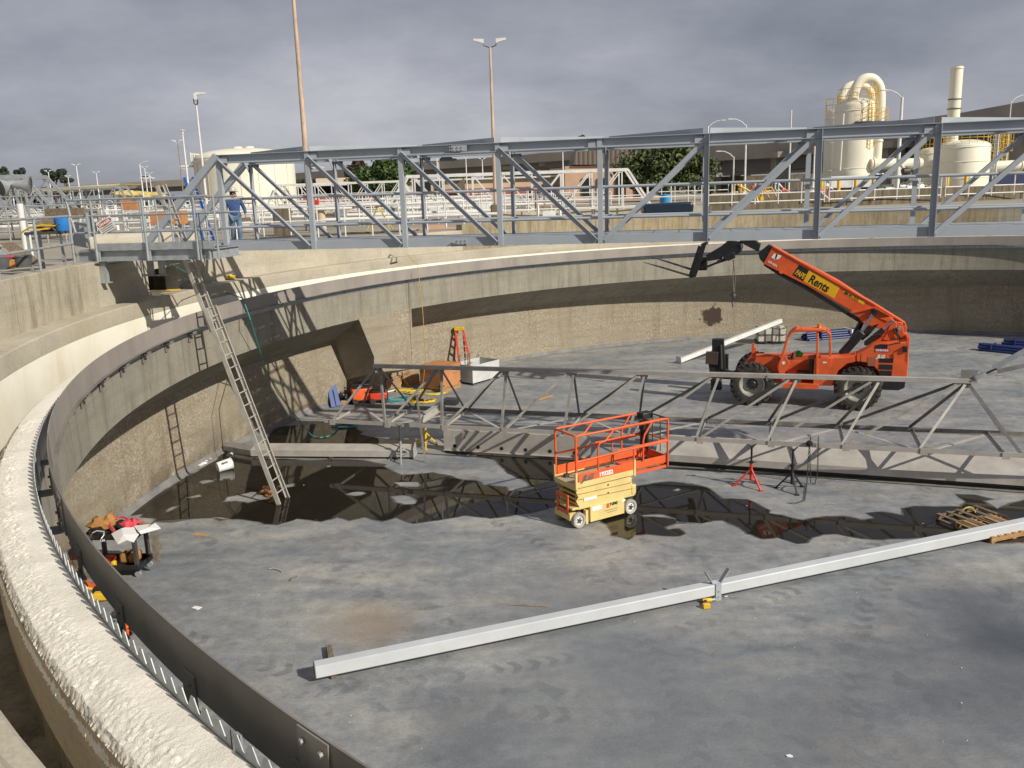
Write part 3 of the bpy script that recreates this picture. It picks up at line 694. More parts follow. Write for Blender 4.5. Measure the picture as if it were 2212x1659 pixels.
# ---- access platform with rails beside the bridge end
PP0 = pol(22.0, 178.7, 0); PP0 = onv((205, 540), V((PP0.x, 19.15, 0)), BU); PP0.z = 0
def ppz(x, y): return onv((x, y), PP0, BU).z
def pp(x, w=0.0, z=0.0): q = onv((x, 500), PP0, BU); return V((q.x, q.y, 0))+BN*w+V((0, 0, z))
zGB, zGT, zT0, zT1, zR0, zR1, zR2 = ppz(315, 563), ppz(315, 541), ppz(315, 540), ppz(315, 524), ppz(420, 497), ppz(419, 460), ppz(415, 424)
pf = thing('access_platform', 'galvanised steel access platform with pipe rails at the left end of the bridge', 'platform', pp(300, .5, zGB), world=True)
PWD = 1.25
for w_ in (0.0, PWD):
    b = B(); b.ibeam(pp(160, w_+.06, (zGB+zGT)/2), pp(441, w_+.06, (zGB+zGT)/2), zGT-zGB, .13, .014, .012); mk('girder', b, 'galv', pf)
b = B(); b.ibeam(pp(446, .0, (zGB+zGT)/2), pp(446, PWD, (zGB+zGT)/2), zGT-zGB, .13, .014, .012); mk('end_beam', b, 'galv', pf)
b = B(); a_, c_ = pp(165, PWD/2, zT0+.01), pp(405, PWD/2, zT0+.01); b.box((a_+c_)/2, ((c_-a_).length, PWD-.06, .03), (BU, BN, V((0, 0, 1)))); mk('deck_grating', b, 'galv', pf)
b = B(); a_, c_ = pp(208, -.03, (zT0+zT1)/2), pp(462, -.03, (zT0+zT1)/2); b.box((a_+c_)/2, ((c_-a_).length, .008, zT1-zT0), (BU, BN, V((0, 0, 1)))); mk('toe_board', b, 'galv', pf)
for zz_, x0, x1 in ((zR2, 157, 460), (zR1, 157, 460), (zR0, 168, 460)):
    b = B(); b.tube([pp(x0+(i*(x1-x0)/8), -.07, zz_) for i in range(9)], .025, 10); mk('rail', b, 'galv', pf)
for x in (208, 318, 428):
    b = B(); b.cyl(pp(x+2, -.075, zGB), pp(x-9, -.07, zR2), .026, 10) if False else b.cyl(pp(x, -.08, zGB), pp(x, -.07, zR2), .026, 10); b.box(pp(x, -.05, (zGB+zGT)/2), (.1, .05, zGT-zGB), (BU, BN, V((0, 0, 1)))); mk('post', b, 'galv', pf)
b = B(); b.tube([pp(157, -.07, zR2), pp(161, -.07, zR1), pp(168, -.07, zR0)], .025, 10); mk('post', b, 'galv', pf)
for zz_ in (zR2-.02, zR1-.02, zR0-.02):
    b = B(); b.tube([pp(215, PWD, zz_), pp(455, PWD, zz_)], .024, 8); mk('rail', b, 'galv', pf)
for x in (232, 268, 300, 352, 400):
    b = B(); b.cyl(pp(x, PWD, zGT), pp(x, PWD, zR2), .025, 8); mk('post', b, 'galv', pf)
for x in (448, 466):
    b = B(); b.cyl(pp(x, .02, zGB), pp(x, .02, zR2), .024, 8); mk('post', b, 'galv', pf)
b = B(); b.box(pp(206, .12, zGB-.23), (.14, .10, .46), (BU, BN, V((0, 0, 1)))); b.box(pp(206, .12, zGB-.47), (.24, .16, .02), (BU, BN, V((0, 0, 1)))); mk('support_bracket', b, 'galv', pf)
for x in (240, 266):
    b = B(); b.box(pp(x, PWD, zGB-.21), (.12, .10, .42), (BU, BN, V((0, 0, 1)))); b.box(pp(x, PWD, zGB-.43), (.22, .16, .02), (BU, BN, V((0, 0, 1)))); mk('support_bracket', b, 'galv', pf)
b = B(); b.box(pp(200, -.04, (zR1+zR0)/2), (.02, .22, .52), (BU, BN, V((0, 0, 1)))); b.box(pp(196, .0, (zR1+zR0)/2), (.12, .02, .52), (BU, BN, V((0, 0, 1)))); one('steel_box_post', b, 'galv', 'bent gray sheet steel gate post beside the danger sign', 'post')
# danger sign, tilted, hanging on the rail
sg = thing('danger_sign', 'white and red danger sign hanging crooked on the platform rails', 'sign', pp(238, -.12, ppz(238, 487)), world=True)
ca, sa = math.cos(R_(26)), math.sin(R_(26)); SU = BU*ca+V((0, 0, sa)); SV = -BU*sa+V((0, 0, ca)); SN = -BN
c0 = pp(238, -.115, ppz(238, 487))
b = B(); b.box(c0, (.40, .28, .006), (SU, SV, SN)); mk('panel', b, 'white', sg)
b = B(); b.prism([(.19*math.cos(t_), .055*math.sin(t_)) for t_ in [2*PI*i/24 for i in range(24)]], c0+SV*.065+SN*.004, SU, SV, SN, .002); mk('oval', b, 'text_black', sg)
b = B(); b.box(c0+SV*.065+SN*.007, (.33, .085, .002), (SU, SV, SN)); mk('red_field', b, 'red', sg)
text('DANGER', .085, 'text_white', sg, 'lettering', c0+SV*.035+SN*.008, SU, SV, .002, .002, 'CENTER', .9)
for i, wd in enumerate((.34, .30, .33)):
    b = B(); b.box(c0-SV*(.02+i*.042)+SN*.004, (wd, .016, .002), (SU, SV, SN)); mk('text_line', b, 'text_gray', sg)
# ================================================================== ladders
def ladder(th, f0, f1, t0, t1, mat, rungs, rail=.075, thick=.028, rm=None, rr=.016, start=.02):
    for p, q in ((f0, t0), (f1, t1)):
        b = B(); n_ = (f1-f0).normalized(); n2 = (q-p).normalized().cross(n_)
        b.channel(p, q, rail, thick, .007, 1 if p is f0 else -1, up=n2)
        mk('rail', b, mat, th)
    for i in range(rungs):
        k_ = start+(i+.5)/rungs*(.985-start); b = B(); b.cyl(f0.lerp(t0, k_), f1.lerp(t1, k_), rr, 8); mk('rung', b, rm or mat, th)
f0, f1 = onz(ZC(968, 805), .02), onz(ZC(1048, 742), .02)
PX = (f0+f1)/2
t0 = ony(Z0(1335, 522), 20.35); t1 = ony(Z0(1417, 512), 20.72)
la = thing('extension_ladder', 'long aluminium extension ladder leaning from the puddle up to the platform', 'ladder', f0, world=True)
m0, m1 = f0.lerp(t0, .62), f1.lerp(t1, .62)
ladder(la, f0, f1, m0, m1, 'alu', 15, .105, .036)
n_ = (f1-f0).normalized(); up_ = (t0-f0).normalized(); of = up_.cross(n_)*.07
ins = n_*.035
ladder(la, f0.lerp(t0, .55)+of+ins, f1.lerp(t1, .55)+of-ins, t0+of+ins, t1+of-ins, 'alu', 11, .095, .032)
for p in (f0, f1):
    b = B(); b.box(p+V((0, 0, .0)), (.09, .14, .02)); mk('foot', b, 'dark', la)
# blue ladder behind the platform end, standing on the ledge
q0, q1 = onz(Z0(1815, 1330), 4.81), onz(Z0(1915, 1310), 4.81)
e0 = ony(Z0(1553, 460), q0.y+1.0); e1 = ony(Z0(1625, 458), q1.y+1.0)
lb = thing('extension_ladder', 'blue fibreglass ladder standing on the ledge behind the platform end', 'ladder', q0, world=True)
ladder(lb, q0, q1, e0, e1, 'blue', 11, .08, .03, 'alu')
# red step ladder with yellow cap, leaning closed-ish by the crate
sl0, sl1 = onz(ZV(1500, 745), 0.0), onz(ZV(1690, 700), 0.0)
st = thing('step_ladder', 'red step ladder with yellow top cap leaning on the pebbled wall', 'ladder', sl0, world=True)
Yl = 33.3
def st_p(x, y, dy=0): return ony(ZV(x, y), Yl+dy)
hh = st_p(1480, 130)
tp0, tp1 = st_p(1425, 150, .95), st_p(1535, 150, .95); bt0, bt1 = st_p(1500, 800), st_p(1690, 760)
bt0.z = 0; bt1.z = 0
for p, q in ((bt0, tp0), (bt1, tp1)):
    b = B(); b.bar(p, q, .035, .085, up=(bt1-bt0).normalized()); mk('rail', b, 'red', st)
back = V((-.28, .30, 0))
for p, q in ((bt0+back, tp0+V((0, .06, 0))), (bt1+back, tp1+V((0, .06, 0)))):
    b = B(); b.bar(p, q, .03, .06, up=(bt1-bt0).normalized()); mk('rear_rail', b, 'red', st)
for i in range(7):
    k_ = .12+i*.13; b = B(); b.box((bt0.lerp(tp0, k_)+bt1.lerp(tp1, k_))/2, ((bt0.lerp(tp0, k_)-bt1.lerp(tp1, k_)).length, .09, .03), ((bt1-bt0).normalized(), V((0, 0, 1)).cross((bt1-bt0).normalized()), V((0, 0, 1)))); mk('step', b, 'alu', st)
b = B(); c_ = (tp0+tp1)/2; b.box(c_+V((0, .02, .03)), ((tp1-tp0).length+.10, .22, .13), ((bt1-bt0).normalized(), V((0, 0, 1)).cross((bt1-bt0).normalized()), V((0, 0, 1)))); mk('top_cap', b, 'yellow', st, bev=.015)
# ================================================================== rake arm truss lying on stands
RN0, RN1 = onz(Z7(385, 915), 1.0), onz(ZB(2100, 385), 1.0)
RU = (RN1-RN0); RU.z = 0; RU.normalize(); RNn = V((-RU.y, RU.x, 0)); RW = 1.84; RZ = 1.0
P1 = 1.665
MID = RN0+RNn*RW/2
apz = onv(Z7(775, 462), MID, RU).z; apx = (onv(Z7(775, 462), MID, RU)-MID).dot(RU)
ap2 = onv(ZT and fr(2000, 700, .22604)(1590, 1015), MID, RU); apx2 = (ap2-MID).dot(RU)
print('RAKE', RN0, RN1, apz, apx, ap2.z, apx2)
NA = 9
def rn(i, s, z=None):                                            # bottom nodes; s=0 near, 1 far
    p = RN0+RU*(P1*i)+RNn*(RW*s); p.z = RZ if z is None else z; return p
def ra(i): 
    p = MID+RU*(apx+(apx2-apx)*i/8.0); p.z = apz+(ap2.z-apz)*i/8.0; return p
rk = thing('rake_arm', 'gray steel triangular truss arm resting on jack stands across the floor', 'truss', RN0, world=True)
b = B(); b.bar(ra(0)-RU*.15, ra(8)+RU*.15, .13, .10); mk('top_chord', b, 'steel_light', rk)  # lighter steel colour stands in for the sunlit top face
for s in (0, 1):
    b = B(); p, q = rn(-.15, s), rn(11, s); b.angle(p-V((0, 0, .09)), q-V((0, 0, .09)), .10*(1 if s == 0 else 1), .10, .01, sy=1 if s == 0 else -1, sz=1)
    b.bar(p-V((0, 0, .04)), q-V((0, 0, .04)), .012, .11); mk('bottom_chord', b, 'steel' if s else 'steel_light', rk)  # near chord painted lighter as sunlit, far chord darker
for i in range(9):
    for s in (0, 1):
        for j in (i, i+1):
            if i == 8 and j == 9: pass
            b = B(); b.angle(ra(i)+RU*(.05 if j > i else -.05)-V((0, 0, .03)), rn(j, s)+RU*(-.06 if j > i else .06), .06, .06, .008, up=RNn, sy=1, sz=-1 if s else 1); mk('web_member', b, 'steel', rk)
    b = B(); b.prism([(-.13, 0), (.13, 0), (.07, -.15), (-.07, -.15)], ra(i)+V((0, 0, -.02)), RU, V((0, 0, 1)), RNn, .01); mk('gusset_plate', b, 'steel_light', rk)
for s in (0, 1):
    b = B(); b.angle(ra(8)+RU*.06-V((0, 0, .03)), rn(10.2, s), .07, .07, .008, up=RNn); mk('web_member', b, 'steel', rk)
for i in range(11):
    b = B(); b.angle(rn(i, 0)+V((0, 0, -.08)), rn(i, 1)+V((0, 0, -.08)), .07, .07, .008); mk('cross_strut', b, 'steel_light', rk)
    if i < 10:
        a_, c_ = (rn(i, 0), rn(i+1, 1)) if i % 2 else (rn(i, 1), rn(i+1, 0))
        b = B(); b.bar(a_+V((0, 0, -.075)), c_+V((0, 0, -.075)), .09, .01); mk('plan_brace', b, 'steel_light', rk)
    b = B(); b.box(rn(i, 0)+V((0, 0, -.06))-RNn*.02, (.16, .012, .16), (RU, RNn, V((0, 0, 1)))); mk('gusset_plate', b, 'steel_light', rk)
# bolted chord splice
b = B(); sp = onv(Z5(735, 1250), MID, RU)
b.box(sp, (.03, .16, .14), (RU, RNn, V((0, 0, 1))))
for j in (-.05, .05): b.cyl(sp+RNn*j+RU*.015, sp+RNn*j+RU*.05, .02, 6)
mk('splice_plate', b, 'steel', rk)
# end plate, pin and adjusting rods at the right
b = B(); pl = ra(8)+V((0, 0, .11)); b.box(pl+RU*.05, (.34, .02, .30), (RU, RNn, V((0, 0, 1)))); mk('end_plate', b, 'steel', rk)
tb = thing('adjusting_rod', 'gray steel clevis rod and forked bars reaching up from the truss end', 'rod', pl, world=True)
pin = onv(ZU(1395, 565), MID, RU)-RNn*.03
b = B(); b.cyl(pin-RNn*.05, pin+RNn*.08, .055, 14); b.cyl(pin-RNn*.08, pin-RNn*.05, .03, 8); mk('pin', b, 'galv', tb)
q1 = onv(ZU(1570, 495), MID, RU); q2 = onv(ZU(1750, 415), MID, RU); q3 = onv(ZU(2250, 170), MID, RU)
b = B(); b.bar(pin, q1, .07, .085); mk('clevis', b, 'galv', tb)
b = B(); b.cyl(q1-(q1-pin)*.1, q2, .025, 8); mk('threaded_rod', b, 'black', tb)
far = MID+RU*16.5; far.z = 0
ex = onv((2330, 694), MID, RU); ex2 = onv((2330, 765), MID, RU)
b = B(); b.bar(onv(ZU(1690, 410), MID, RU), ex, .02, .12); mk('flat_bar', b, 'galv', tb)
b = B(); b.bar(onv(ZU(1750, 450), MID, RU)-RNn*.06, ex2-RNn*.06, .02, .10); mk('flat_bar', b, 'steel', tb)
# ================================================================== scraper panels on the floor
pn = thing('scraper_panel', 'gray steel plate with a row of dark round holes standing below the truss', 'panel', onz(Z7(1330, 1150)), world=True)
a_ = onz(Z7(1330, 1165), .06); c_ = a_+RU*4.15; hp = .56
b = B(); b.box((a_+c_)/2+V((0, 0, hp/2)), ((c_-a_).length, .012, hp), (RU, RNn, V((0, 0, 1)))); mk('plate', b, 'steel_light', pn)
b = B(); b.box((a_+c_)/2+V((0, 0, hp))+RNn*.10, ((c_-a_).length, .2, .012), (RU, RNn, V((0, 0, 1)))); b.box((a_+c_)/2-RNn*.04, ((c_-a_).length, .09, .012), (RU, RNn, V((0, 0, 1)))); mk('flange', b, 'steel_light', pn)
for i in range(6):
    x = .32+i*.68; b = B(); b.cyl(a_+RU*x+V((0, 0, .12))-RNn*.012, a_+RU*x+V((0, 0, .12))-RNn*.004, .052, 18); mk('hole', b, 'dark_void', pn)
for x in (.03, 1.35, 2.75, 4.1):
    b = B(); b.box(a_+RU*x+V((0, 0, hp/2))+RNn*.1, (.012, .19, hp-.02), (RU, RNn, V((0, 0, 1)))); mk('stiffener', b, 'steel_light', pn)
b = B(); b.box(a_+RU*.62+V((0, 0, hp-.10))-RNn*.05, (.10, .09, .16), (RU, RNn, V((0, 0, 1)))); mk('clip', b, 'steel', pn)
# right : deep beam with wide sunlit top plate
rb = thing('box_beam', 'wide gray sheet steel beam lying along the floor below the right half of the truss', 'beam', onz(ZB(0, 490)), world=True)
p0, p1 = onz(ZB(-160, 470), 0), onz(ZB(2400, 655), 0)
ru2 = (p1-p0).normalized(); rn2 = V((-ru2.y, ru2.x, 0))
b = B(); L2 = (p1-p0).length
b.prof(p0, p1, [(.02, .16), (.0, .165), (0, .33), (-.0, .34), (.02, .345), (.74, .66), (.74, .645), (.03, .335)]); mk('top_plate', b, 'steel_light', rb, bev=0)
b = B(); b.box((p0+p1)/2+V((0, 0, .17))+rn2*.16, (L2, .014, .30), (ru2, rn2, V((0, 0, 1)))); mk('web', b, 'dark', rb)  # web coloured dark for the shade under the top plate
b = B(); b.box((p0+p1)/2+V((0, 0, .024))+rn2*.10, (L2, .26, .014), (ru2, rn2, V((0, 0, 1)))); mk('bottom_flange', b, 'steel', rb)
b = B(); b.box((p0+p1)/2+V((0, 0, .32))+rn2*.73, (L2, .014, .62), (ru2, rn2, V((0, 0, 1)))); mk('rear_plate', b, 'steel_light', rb)
# left : long tray
ty = thing('steel_tray', 'long flat gray steel tray lying on the floor from the wall to the gray stand', 'tray', onz(ZC(740, 385)), world=True)
c0, c1, c2, c3 = onz(ZC(735, 392), .06), onz(ZC(2105, 402), .06), onz(ZC(2140, 262), .06), onz(ZC(500, 350), .06)
d0 = c1+(c0-c1)*1.0
ru3 = (c1-c0).normalized(); rn3 = V((-ru3.y, ru3.x, 0))
b = B(); b.prof(c0, c1, [(0, 0), (0, .17), (.34, .27), (.34, .26), (.01, .16), (.01, 0)]); mk('sloping_plate', b, 'steel_light', ty)
b = B(); b.prof(c0, c1, [(.34, .27), (.36, .27), (.36, 0), (.34, 0)]); mk('rear_plate', b, 'steel_light', ty)
b = B(); b.prism([(-.02, -.03), (.40, -.03), (.40, .42), (-.02, .22)], c1, rn3, V((0, 0, 1)), ru3, .012); mk('end_plate', b, 'steel_light', ty)
b = B(); b.add([c0+V((0, 0, .16)), c0+V((0, 0, .03)), c3+V((0, 0, .03)), c3+V((0, 0, .16)), c0+rn3*.36+V((0, 0, .25)), c3+rn3*.12+V((0, 0, .22))], [(0, 1, 2, 3), (0, 3, 5, 4)]); mk('tapered_end', b, 'steel', ty)
for k_ in (.1, .5, .9):
    b = B(); m_ = c0.lerp(c1, k_); b.box(m_+rn3*.2-V((0, 0, .03)), (.1, .5, .055), (ru3, rn3, V((0, 0, 1)))); mk('skid', b, 'dark', ty)
# ================================================================== jack stands
def jack(base, hgt, mleg, mpost, label, spread=.36, rot=0.3, legz=.42):
    th = thing('jack_stand', label, 'stand', base, group='tripod jack stands under the truss')
    b = B(); b.cyl((0, 0, legz*.35), (0, 0, hgt*.55), .035, 10); mk('sleeve', b, mleg, th)
    b = B(); b.cyl((0, 0, hgt*.5), (0, 0, hgt-.07), .024, 10); b.cyl((0, 0, hgt*.56), (0, 0, hgt*.59), .06, 10); mk('screw', b, mpost, th)
    b = B()
    b.bar((0, 0, hgt-.075), (0, 0, hgt-.05), .08, .08); b.bar((-.03, 0, hgt-.06), (-.10, 0, hgt), .05, .012, up=(1, 0, 0)); b.bar((.03, 0, hgt-.06), (.10, 0, hgt), .05, .012, up=(1, 0, 0)); mk('head', b, mpost, th)
    for i in range(3):
        a = rot+i*2*PI/3; e = V((math.cos(a)*spread, math.sin(a)*spread, .012)); m_ = V((0, 0, hgt*.42))
        b = B(); b.bar(m_, e, .035, .035); b.box(e, (.09, .09, .015)); mk('leg', b, mleg, th)
        b = B(); b.bar(m_.lerp(e, .6), V((0, 0, hgt*.16)), .02, .02); mk('stay', b, mleg, th)
    b = B(); b.bar((-.12, 0, hgt*.575), (.12, 0, hgt*.575), .015, .015); mk('handle', b, mpost, th)
    return th
jack(onz(ZB(455, 598)), 1.04, 'red', 'black', 'red tripod jack stand under the truss beside the scissor lift', .38, -1.2)
jack(onz(ZB(718, 622)), 1.04, 'black', 'black', 'blackish tripod jack stand between the red stand and the hanging chain', .36, -1.55)
jack(onz(Z7(968, 1262)), 1.04, 'galv', 'dark', 'gray tripod jack stand beside the end of the steel tray', .36, -1.45)
jack(onz(Z7(1178, 1142)), 1.02, 'yellow', 'dark', 'yellow tripod jack stand left of the plate with holes', .36, -1.5)
s0, s1 = onz(Z7(1160, 1275), .0), ony(Z7(1090, 728), onz(Z7(1160, 1275)).y+.05)
b = B(); b.angle(s0, s1, .06, .06, .008, up=(0, 1, 0)); one('steel_strut', b, 'steel', 'upright gray steel angle bar standing in front of the yellow stand', 'strut')
# bolted beam stub inside the truss, rising to the right
b = B(); p, q = onv(Z7(1115, 925), RN0+RNn*.5, RU), onv(Z7(1330, 780), RN0+RNn*1.6, RU)
b.ibeam(p, q, .22, .14, .012, .01); one('steel_beam', b, 'steel_light', 'short gray steel channel propped across inside the truss behind the strut', 'beam')
b = B(); p = onv(Z7(1385, 760), RN0+RNn*1.7, RU); b.box(p, (.4, .3, .18), (RU, RNn, V((0, 0, 1)))); one('pump_bracket', b, 'steel', 'gray steel bracket box fixed beyond the propped channel', 'bracket', bev=.02)
# chain hoist on the near chord
ch = thing('chain_hoist', 'dark chain hoist hanging from the truss beside the blackish stand', 'hoist', onv(ZB(830, 290), RN0, RU), world=True)
hz = onv(ZB(832, 320), RN0, RU)-RNn*.05
b = B(); b.lathe([(0, -.07), (.06, -.05), (.08, 0), (.06, .05), (0, .07)], hz, RNn, 14); b.tube([hz+V((0, 0, .05)), hz+V((.03, 0, .12)), hz+V((0, 0, .17))], .012, 6); mk('body', b, 'black', ch)
def chain(b, pts, r=.008):
    for p, q in zip(pts, pts[1:]):
        n_ = max(1, int((q-p).length/.05))
        for i in range(n_):
            m_ = p.lerp(q, (i+.5)/n_); d = (q-p).normalized(); x, y, z = B.frame(p, q)
            sdv = y if i % 2 else z
            ring = [m_+d*(math.cos(2*PI*j/8)*.032)+sdv*(math.sin(2*PI*j/8)*.017) for j in range(8)]
            b.tube(ring, .006, 4, closed=True)
fl = onz(ZB(825, 645)); hz2 = V((fl.x, fl.y, hz.z))
b = B(); chain(b, [hz, V((hz.x-.02, hz.y, .02)), onz(ZB(800, 690), .015), onz(ZB(740, 708), .015), onz(ZB(690, 705), .015)]); mk('load_chain', b, 'dark', ch)
b = B(); g = onv(ZB(890, 275), RN0, RU)-RNn*.04; chain(b, [g, onv(ZB(885, 500), RN0, RU)-RNn*.04, onv(ZB(865, 585), RN0, RU)-RNn*.04, onv(ZB(840, 570), RN0, RU)-RNn*.04, onv(ZB(833, 340), RN0, RU)-RNn*.04]); mk('hand_chain', b, 'dark', ch)
# ================================================================== long pale beam with bolted clip in the foreground
w0, w1 = onz(ZM(590, 912), .09), onz((2212, 1148), .09)
wu = (w1-w0).normalized(); wn = V((-wu.y, wu.x, 0)); w1 = w1+wu*1.5
wb = thing('long_beam', 'long pale gray painted box beam lying across the foreground floor', 'beam', w0, world=True)
b = B(); b.bar(w0+wn*.1+V((0, 0, .10)), w1+wn*.1+V((0, 0, .10)), .20, .20); mk('tube', b, 'white_beam', wb, bev=.018)
b = B(); b.box(w0+wn*.1+V((0, 0, .10))-wu*.001, (.004, .17, .17), (wu, wn, V((0, 0, 1)))); mk('end_opening', b, 'dark', wb)
cl0 = w0+wu*((onz(ZB(232, 1290), .09)-w0).dot(wu))
for k_, an in ((-.05, 30), (.05, -38)):
    d = V((0, 0, 1))*math.cos(R_(an))+wu*(-math.sin(R_(an))); 
    b = B(); c_ = cl0+wu*k_-wn*.02+V((0, 0, .16)); b.box(c_+d*.16+wn*.1, (.012, .09, .34), (d.cross(wn), wn, d)); mk('clip_plate', b, 'gray_paint', wb)
b = B(); b.box(cl0-wn*.012+V((0, 0, .07)), (.11, .012, .32), (wu, wn, V((0, 0, 1)))); mk('clip_plate', b, 'gray_paint', wb)
b = B()
for j in (-.02, .08): b.cyl(cl0-wn*.03+V((0, 0, j)), cl0-wn*.0+V((0, 0, j)), .016, 6)
mk('bolt', b, 'galv', wb)
b = B(); m_ = onz(ZM(735, 800), 0); c_ = (onz(ZM(705, 660), 0)+onz(ZM(745, 910), 0))/2; d = (onz(ZM(705, 660), 0)-onz(ZM(745, 910), 0)); b.bar(c_-d/2+V((0, 0, .045)), c_+d/2+V((0, 0, .045)), .09, .088); one('timber_block', b, 'old_wood', 'short brown timber block below the left end of the long pale beam', 'timber', bev=.006)
# yellow cordless drill on the floor
def drill(base, rz, label, s=1.0, mats=('yellow', 'black', 'galv')):
    th = thing('cordless_drill', label, 'drill', base, rz)
    b = B(); b.lathe([(0, -.10), (.03, -.095), (.036, -.05), (.036, .05), (.028, .07), (0, .07)], (0, 0, .045*s), (1, 0, 0), 12); mk('motor_body', b, mats[0], th)
    b = B(); b.lathe([(0, .07), (.026, .07), (.024, .12), (.012, .14), (.006, .14), (.006, .19), (0, .19)], (0, 0, .045*s), (1, 0, 0), 12); mk('chuck', b, mats[2], th)
    b = B(); b.bar((-.05, -.02, .045), (-.09, -.17, .04), .04, .045); mk('handle', b, mats[1], th)
    b = B(); b.box((-.095, -.20, .045), (.12, .07, .085)); mk('battery', b, mats[0], th, bev=.008)
    return th
drill(onz(ZB(180, 1345)), .1, 'yellow and black cordless drill on the floor below the clip of the long beam')
b = B(); p = onz(ZB(285, 1308), .012); b.cyl(p, p+V((.06, .02, 0)), .014, 6); p = onz(ZB(350, 1312), .012); b.cyl(p-V((.05, 0, 0)), p+V((.05, -.01, .01)), .010, 6); one('loose_bolts', b, 'galv', 'pair of loose steel bolts on the floor right of the yellow drill', 'bolts')
# ================================================================== pallets
def pallet(c, u, L_=1.2, W_=1.0, mat='wood', name='wooden_pallet', label='', nd=7, h=.12):
    th = thing(name, label, 'pallet', c, math.atan2(u.y, u.x))
    for y in (-W_/2+.03, 0, W_/2-.03):
        b = B(); b.box((0, y, .018+.05), (L_, .04, .09)); mk('stringer', b, mat, th)
    for i in range(nd):
        x = -L_/2+.05+i*(L_-.1)/(nd-1); b = B(); b.box((x, 0, .122), (.088, W_, .018)); mk('deck_board', b, mat, th)
    for i in range(3):
        x = -L_/2+.05+i*(L_-.1)/2; b = B(); b.box((x, 0, .010), (.088, W_, .016)); mk('bottom_board', b, mat, th)
    return th
pc = [onz(ZB(x, y), .05) for x, y in ((1700, 810), (1830, 880), (2090, 820), (1970, 755))]
pallet((pc[0]+pc[1]+pc[2]+pc[3])/4*1.0-V((0, 0, .05)), (pc[2]-pc[1]), 1.15, .95, 'old_wood', 'wooden_pallet', 'old dark broken wooden pallet in the puddle behind the long beam', 5)
b = B(); ce = onz(ZB(1850, 770), .13); b.tube([ce+V((math.cos(t_)*.16, .03*math.sin(t_*2), .13*math.sin(t_))) for t_ in [PI*i/10 for i in range(11)]], .012, 6); one('hose_loop', b, 'hose_yellow', 'pale hose loop poking up from the dark broken pallet', 'hose')
pc = [onz(ZB(x, y), .0) for x, y in ((2000, 970), (2212, 925))]
u_ = (pc[1]-pc[0]).normalized(); n_ = V((-u_.y, u_.x, 0))
pallet(pc[0]+u_*.62+n_*.45, u_, 1.2, .9, 'wood', 'wooden_pallet', 'fresh yellow wooden pallet under the right end of the long beam', 7)
# white beam propped behind the telehandler
q0 = onz(fr(1000, 560, .33454)(1965, 978), .0)
e_ = ony(Z5(852, 770), 37.5)
pb = thing('propped_beam', 'white painted box beam sloping up behind the telehandler outrigger', 'beam', q0, world=True)
b = B(); b.bar(q0+V((0, 0, .1)), e_, .17, .17); mk('tube', b, 'white', pb, bev=.012)
b = B(); d = (e_-q0).normalized(); x, y, z = B.frame(q0, e_); b.box(q0+V((0, 0, .12)), (.015, .30, .36), (x, y, z)); mk('end_plate', b, 'white_beam', pb)
# ================================================================== telehandler
ta, tb_ = onz(Z5(600, 1490)), onz(Z5(1490, 1533))
TD = (ta-tb_).normalized(); TAW = V((-TD.y, TD.x, 0)); TAW = TAW if TAW.y > 0 else -TAW
TO = (ta+tb_)/2
HW = 1.15                                        # half width to the near tyre face
tele = thing('telehandler', 'orange telescopic handler with a raised boom and empty forks behind the truss', 'forklift', TO+TAW*HW, math.atan2(TD.y, TD.x))
def tl(p, off):                                   # pixel on a side plane -> local (x, z); off = metres beyond the near tyre face
    n = TAW; r = ray(p); q = CAMP + r*((TO+n*off-CAMP).dot(n)/r.dot(n)); return ((q-TO).dot(TD), q.z)
def Y(off): return HW-off
EX, EZ, EY = V((1, 0, 0)), V((0, 0, 1)), V((0, 1, 0))
def side(poly, y0, y1, name, mat, bev=.012, par=None):
    b = B(); b.prism(poly, (0, y0, 0), EX, EZ, EY, y1-y0); return mk(name, b, mat, par or tele, bev=bev)
def wheel(x, y, out):
    w_ = bpy.data.objects.new('wheel', None); COL.objects.link(w_); w_.parent = tele; w_.location = (x, y, .69); w_.empty_display_size = .1
    b = B(); pr = [(.37, -.17), (.44, -.20), (.60, -.205), (.655, -.18), (.66, 0), (.655, .18), (.60, .205), (.44, .20), (.37, .17)]
    b.lathe(pr, (0, 0, 0), (0, 1, 0), 40)
    for i in range(22):
        for s in (-1, 1):
            a = 2*PI*(i+(.5 if s > 0 else 0))/22; da = .16*s
            p = V((math.cos(a)*.672, .02*s, math.sin(a)*.672)); q = V((math.cos(a+.16)*.672, .205*s, math.sin(a+.16)*.672))
            up = V((math.cos(a+.08), 0, math.sin(a+.08))); b.bar(p, q, .065, .045, up=up)
            b.box(V((math.cos(a+.16)*.63, .205*s, math.sin(a+.16)*.63)), (.09, .02, .065), (V((math.cos(a+.16), 0, math.sin(a+.16))), V((0, 1, 0)), V((-math.sin(a+.16), 0, math.cos(a+.16)))))
    mk('tyre', b, 'rubber', w_)
    s = out
    b = B(); b.lathe([(.385, .17*s), (.40, .19*s), (.37, .185*s), (.355, .12*s), (.30, .05*s), (.14, .04*s), (.0, .04*s)], (0, 0, 0), (0, 1, 0), 36); mk('rim', b, 'rim', w_)
    b = B(); b.lathe([(.145, .04*s), (.14, .10*s), (.10, .14*s), (0, .15*s)], (0, 0, 0), (0, 1, 0), 20)
    for i in range(10):
        a = 2*PI*i/10; c = V((math.cos(a)*.165, .045*s, math.sin(a)*.165)); b.cyl(c, c+V((0, .05*s, 0)), .024, 6)
    mk('hub', b, 'black', w_)
for x in (1.585, -1.585):
    wheel(x, HW-.22, 1); wheel(x, -(HW-.22), -1)
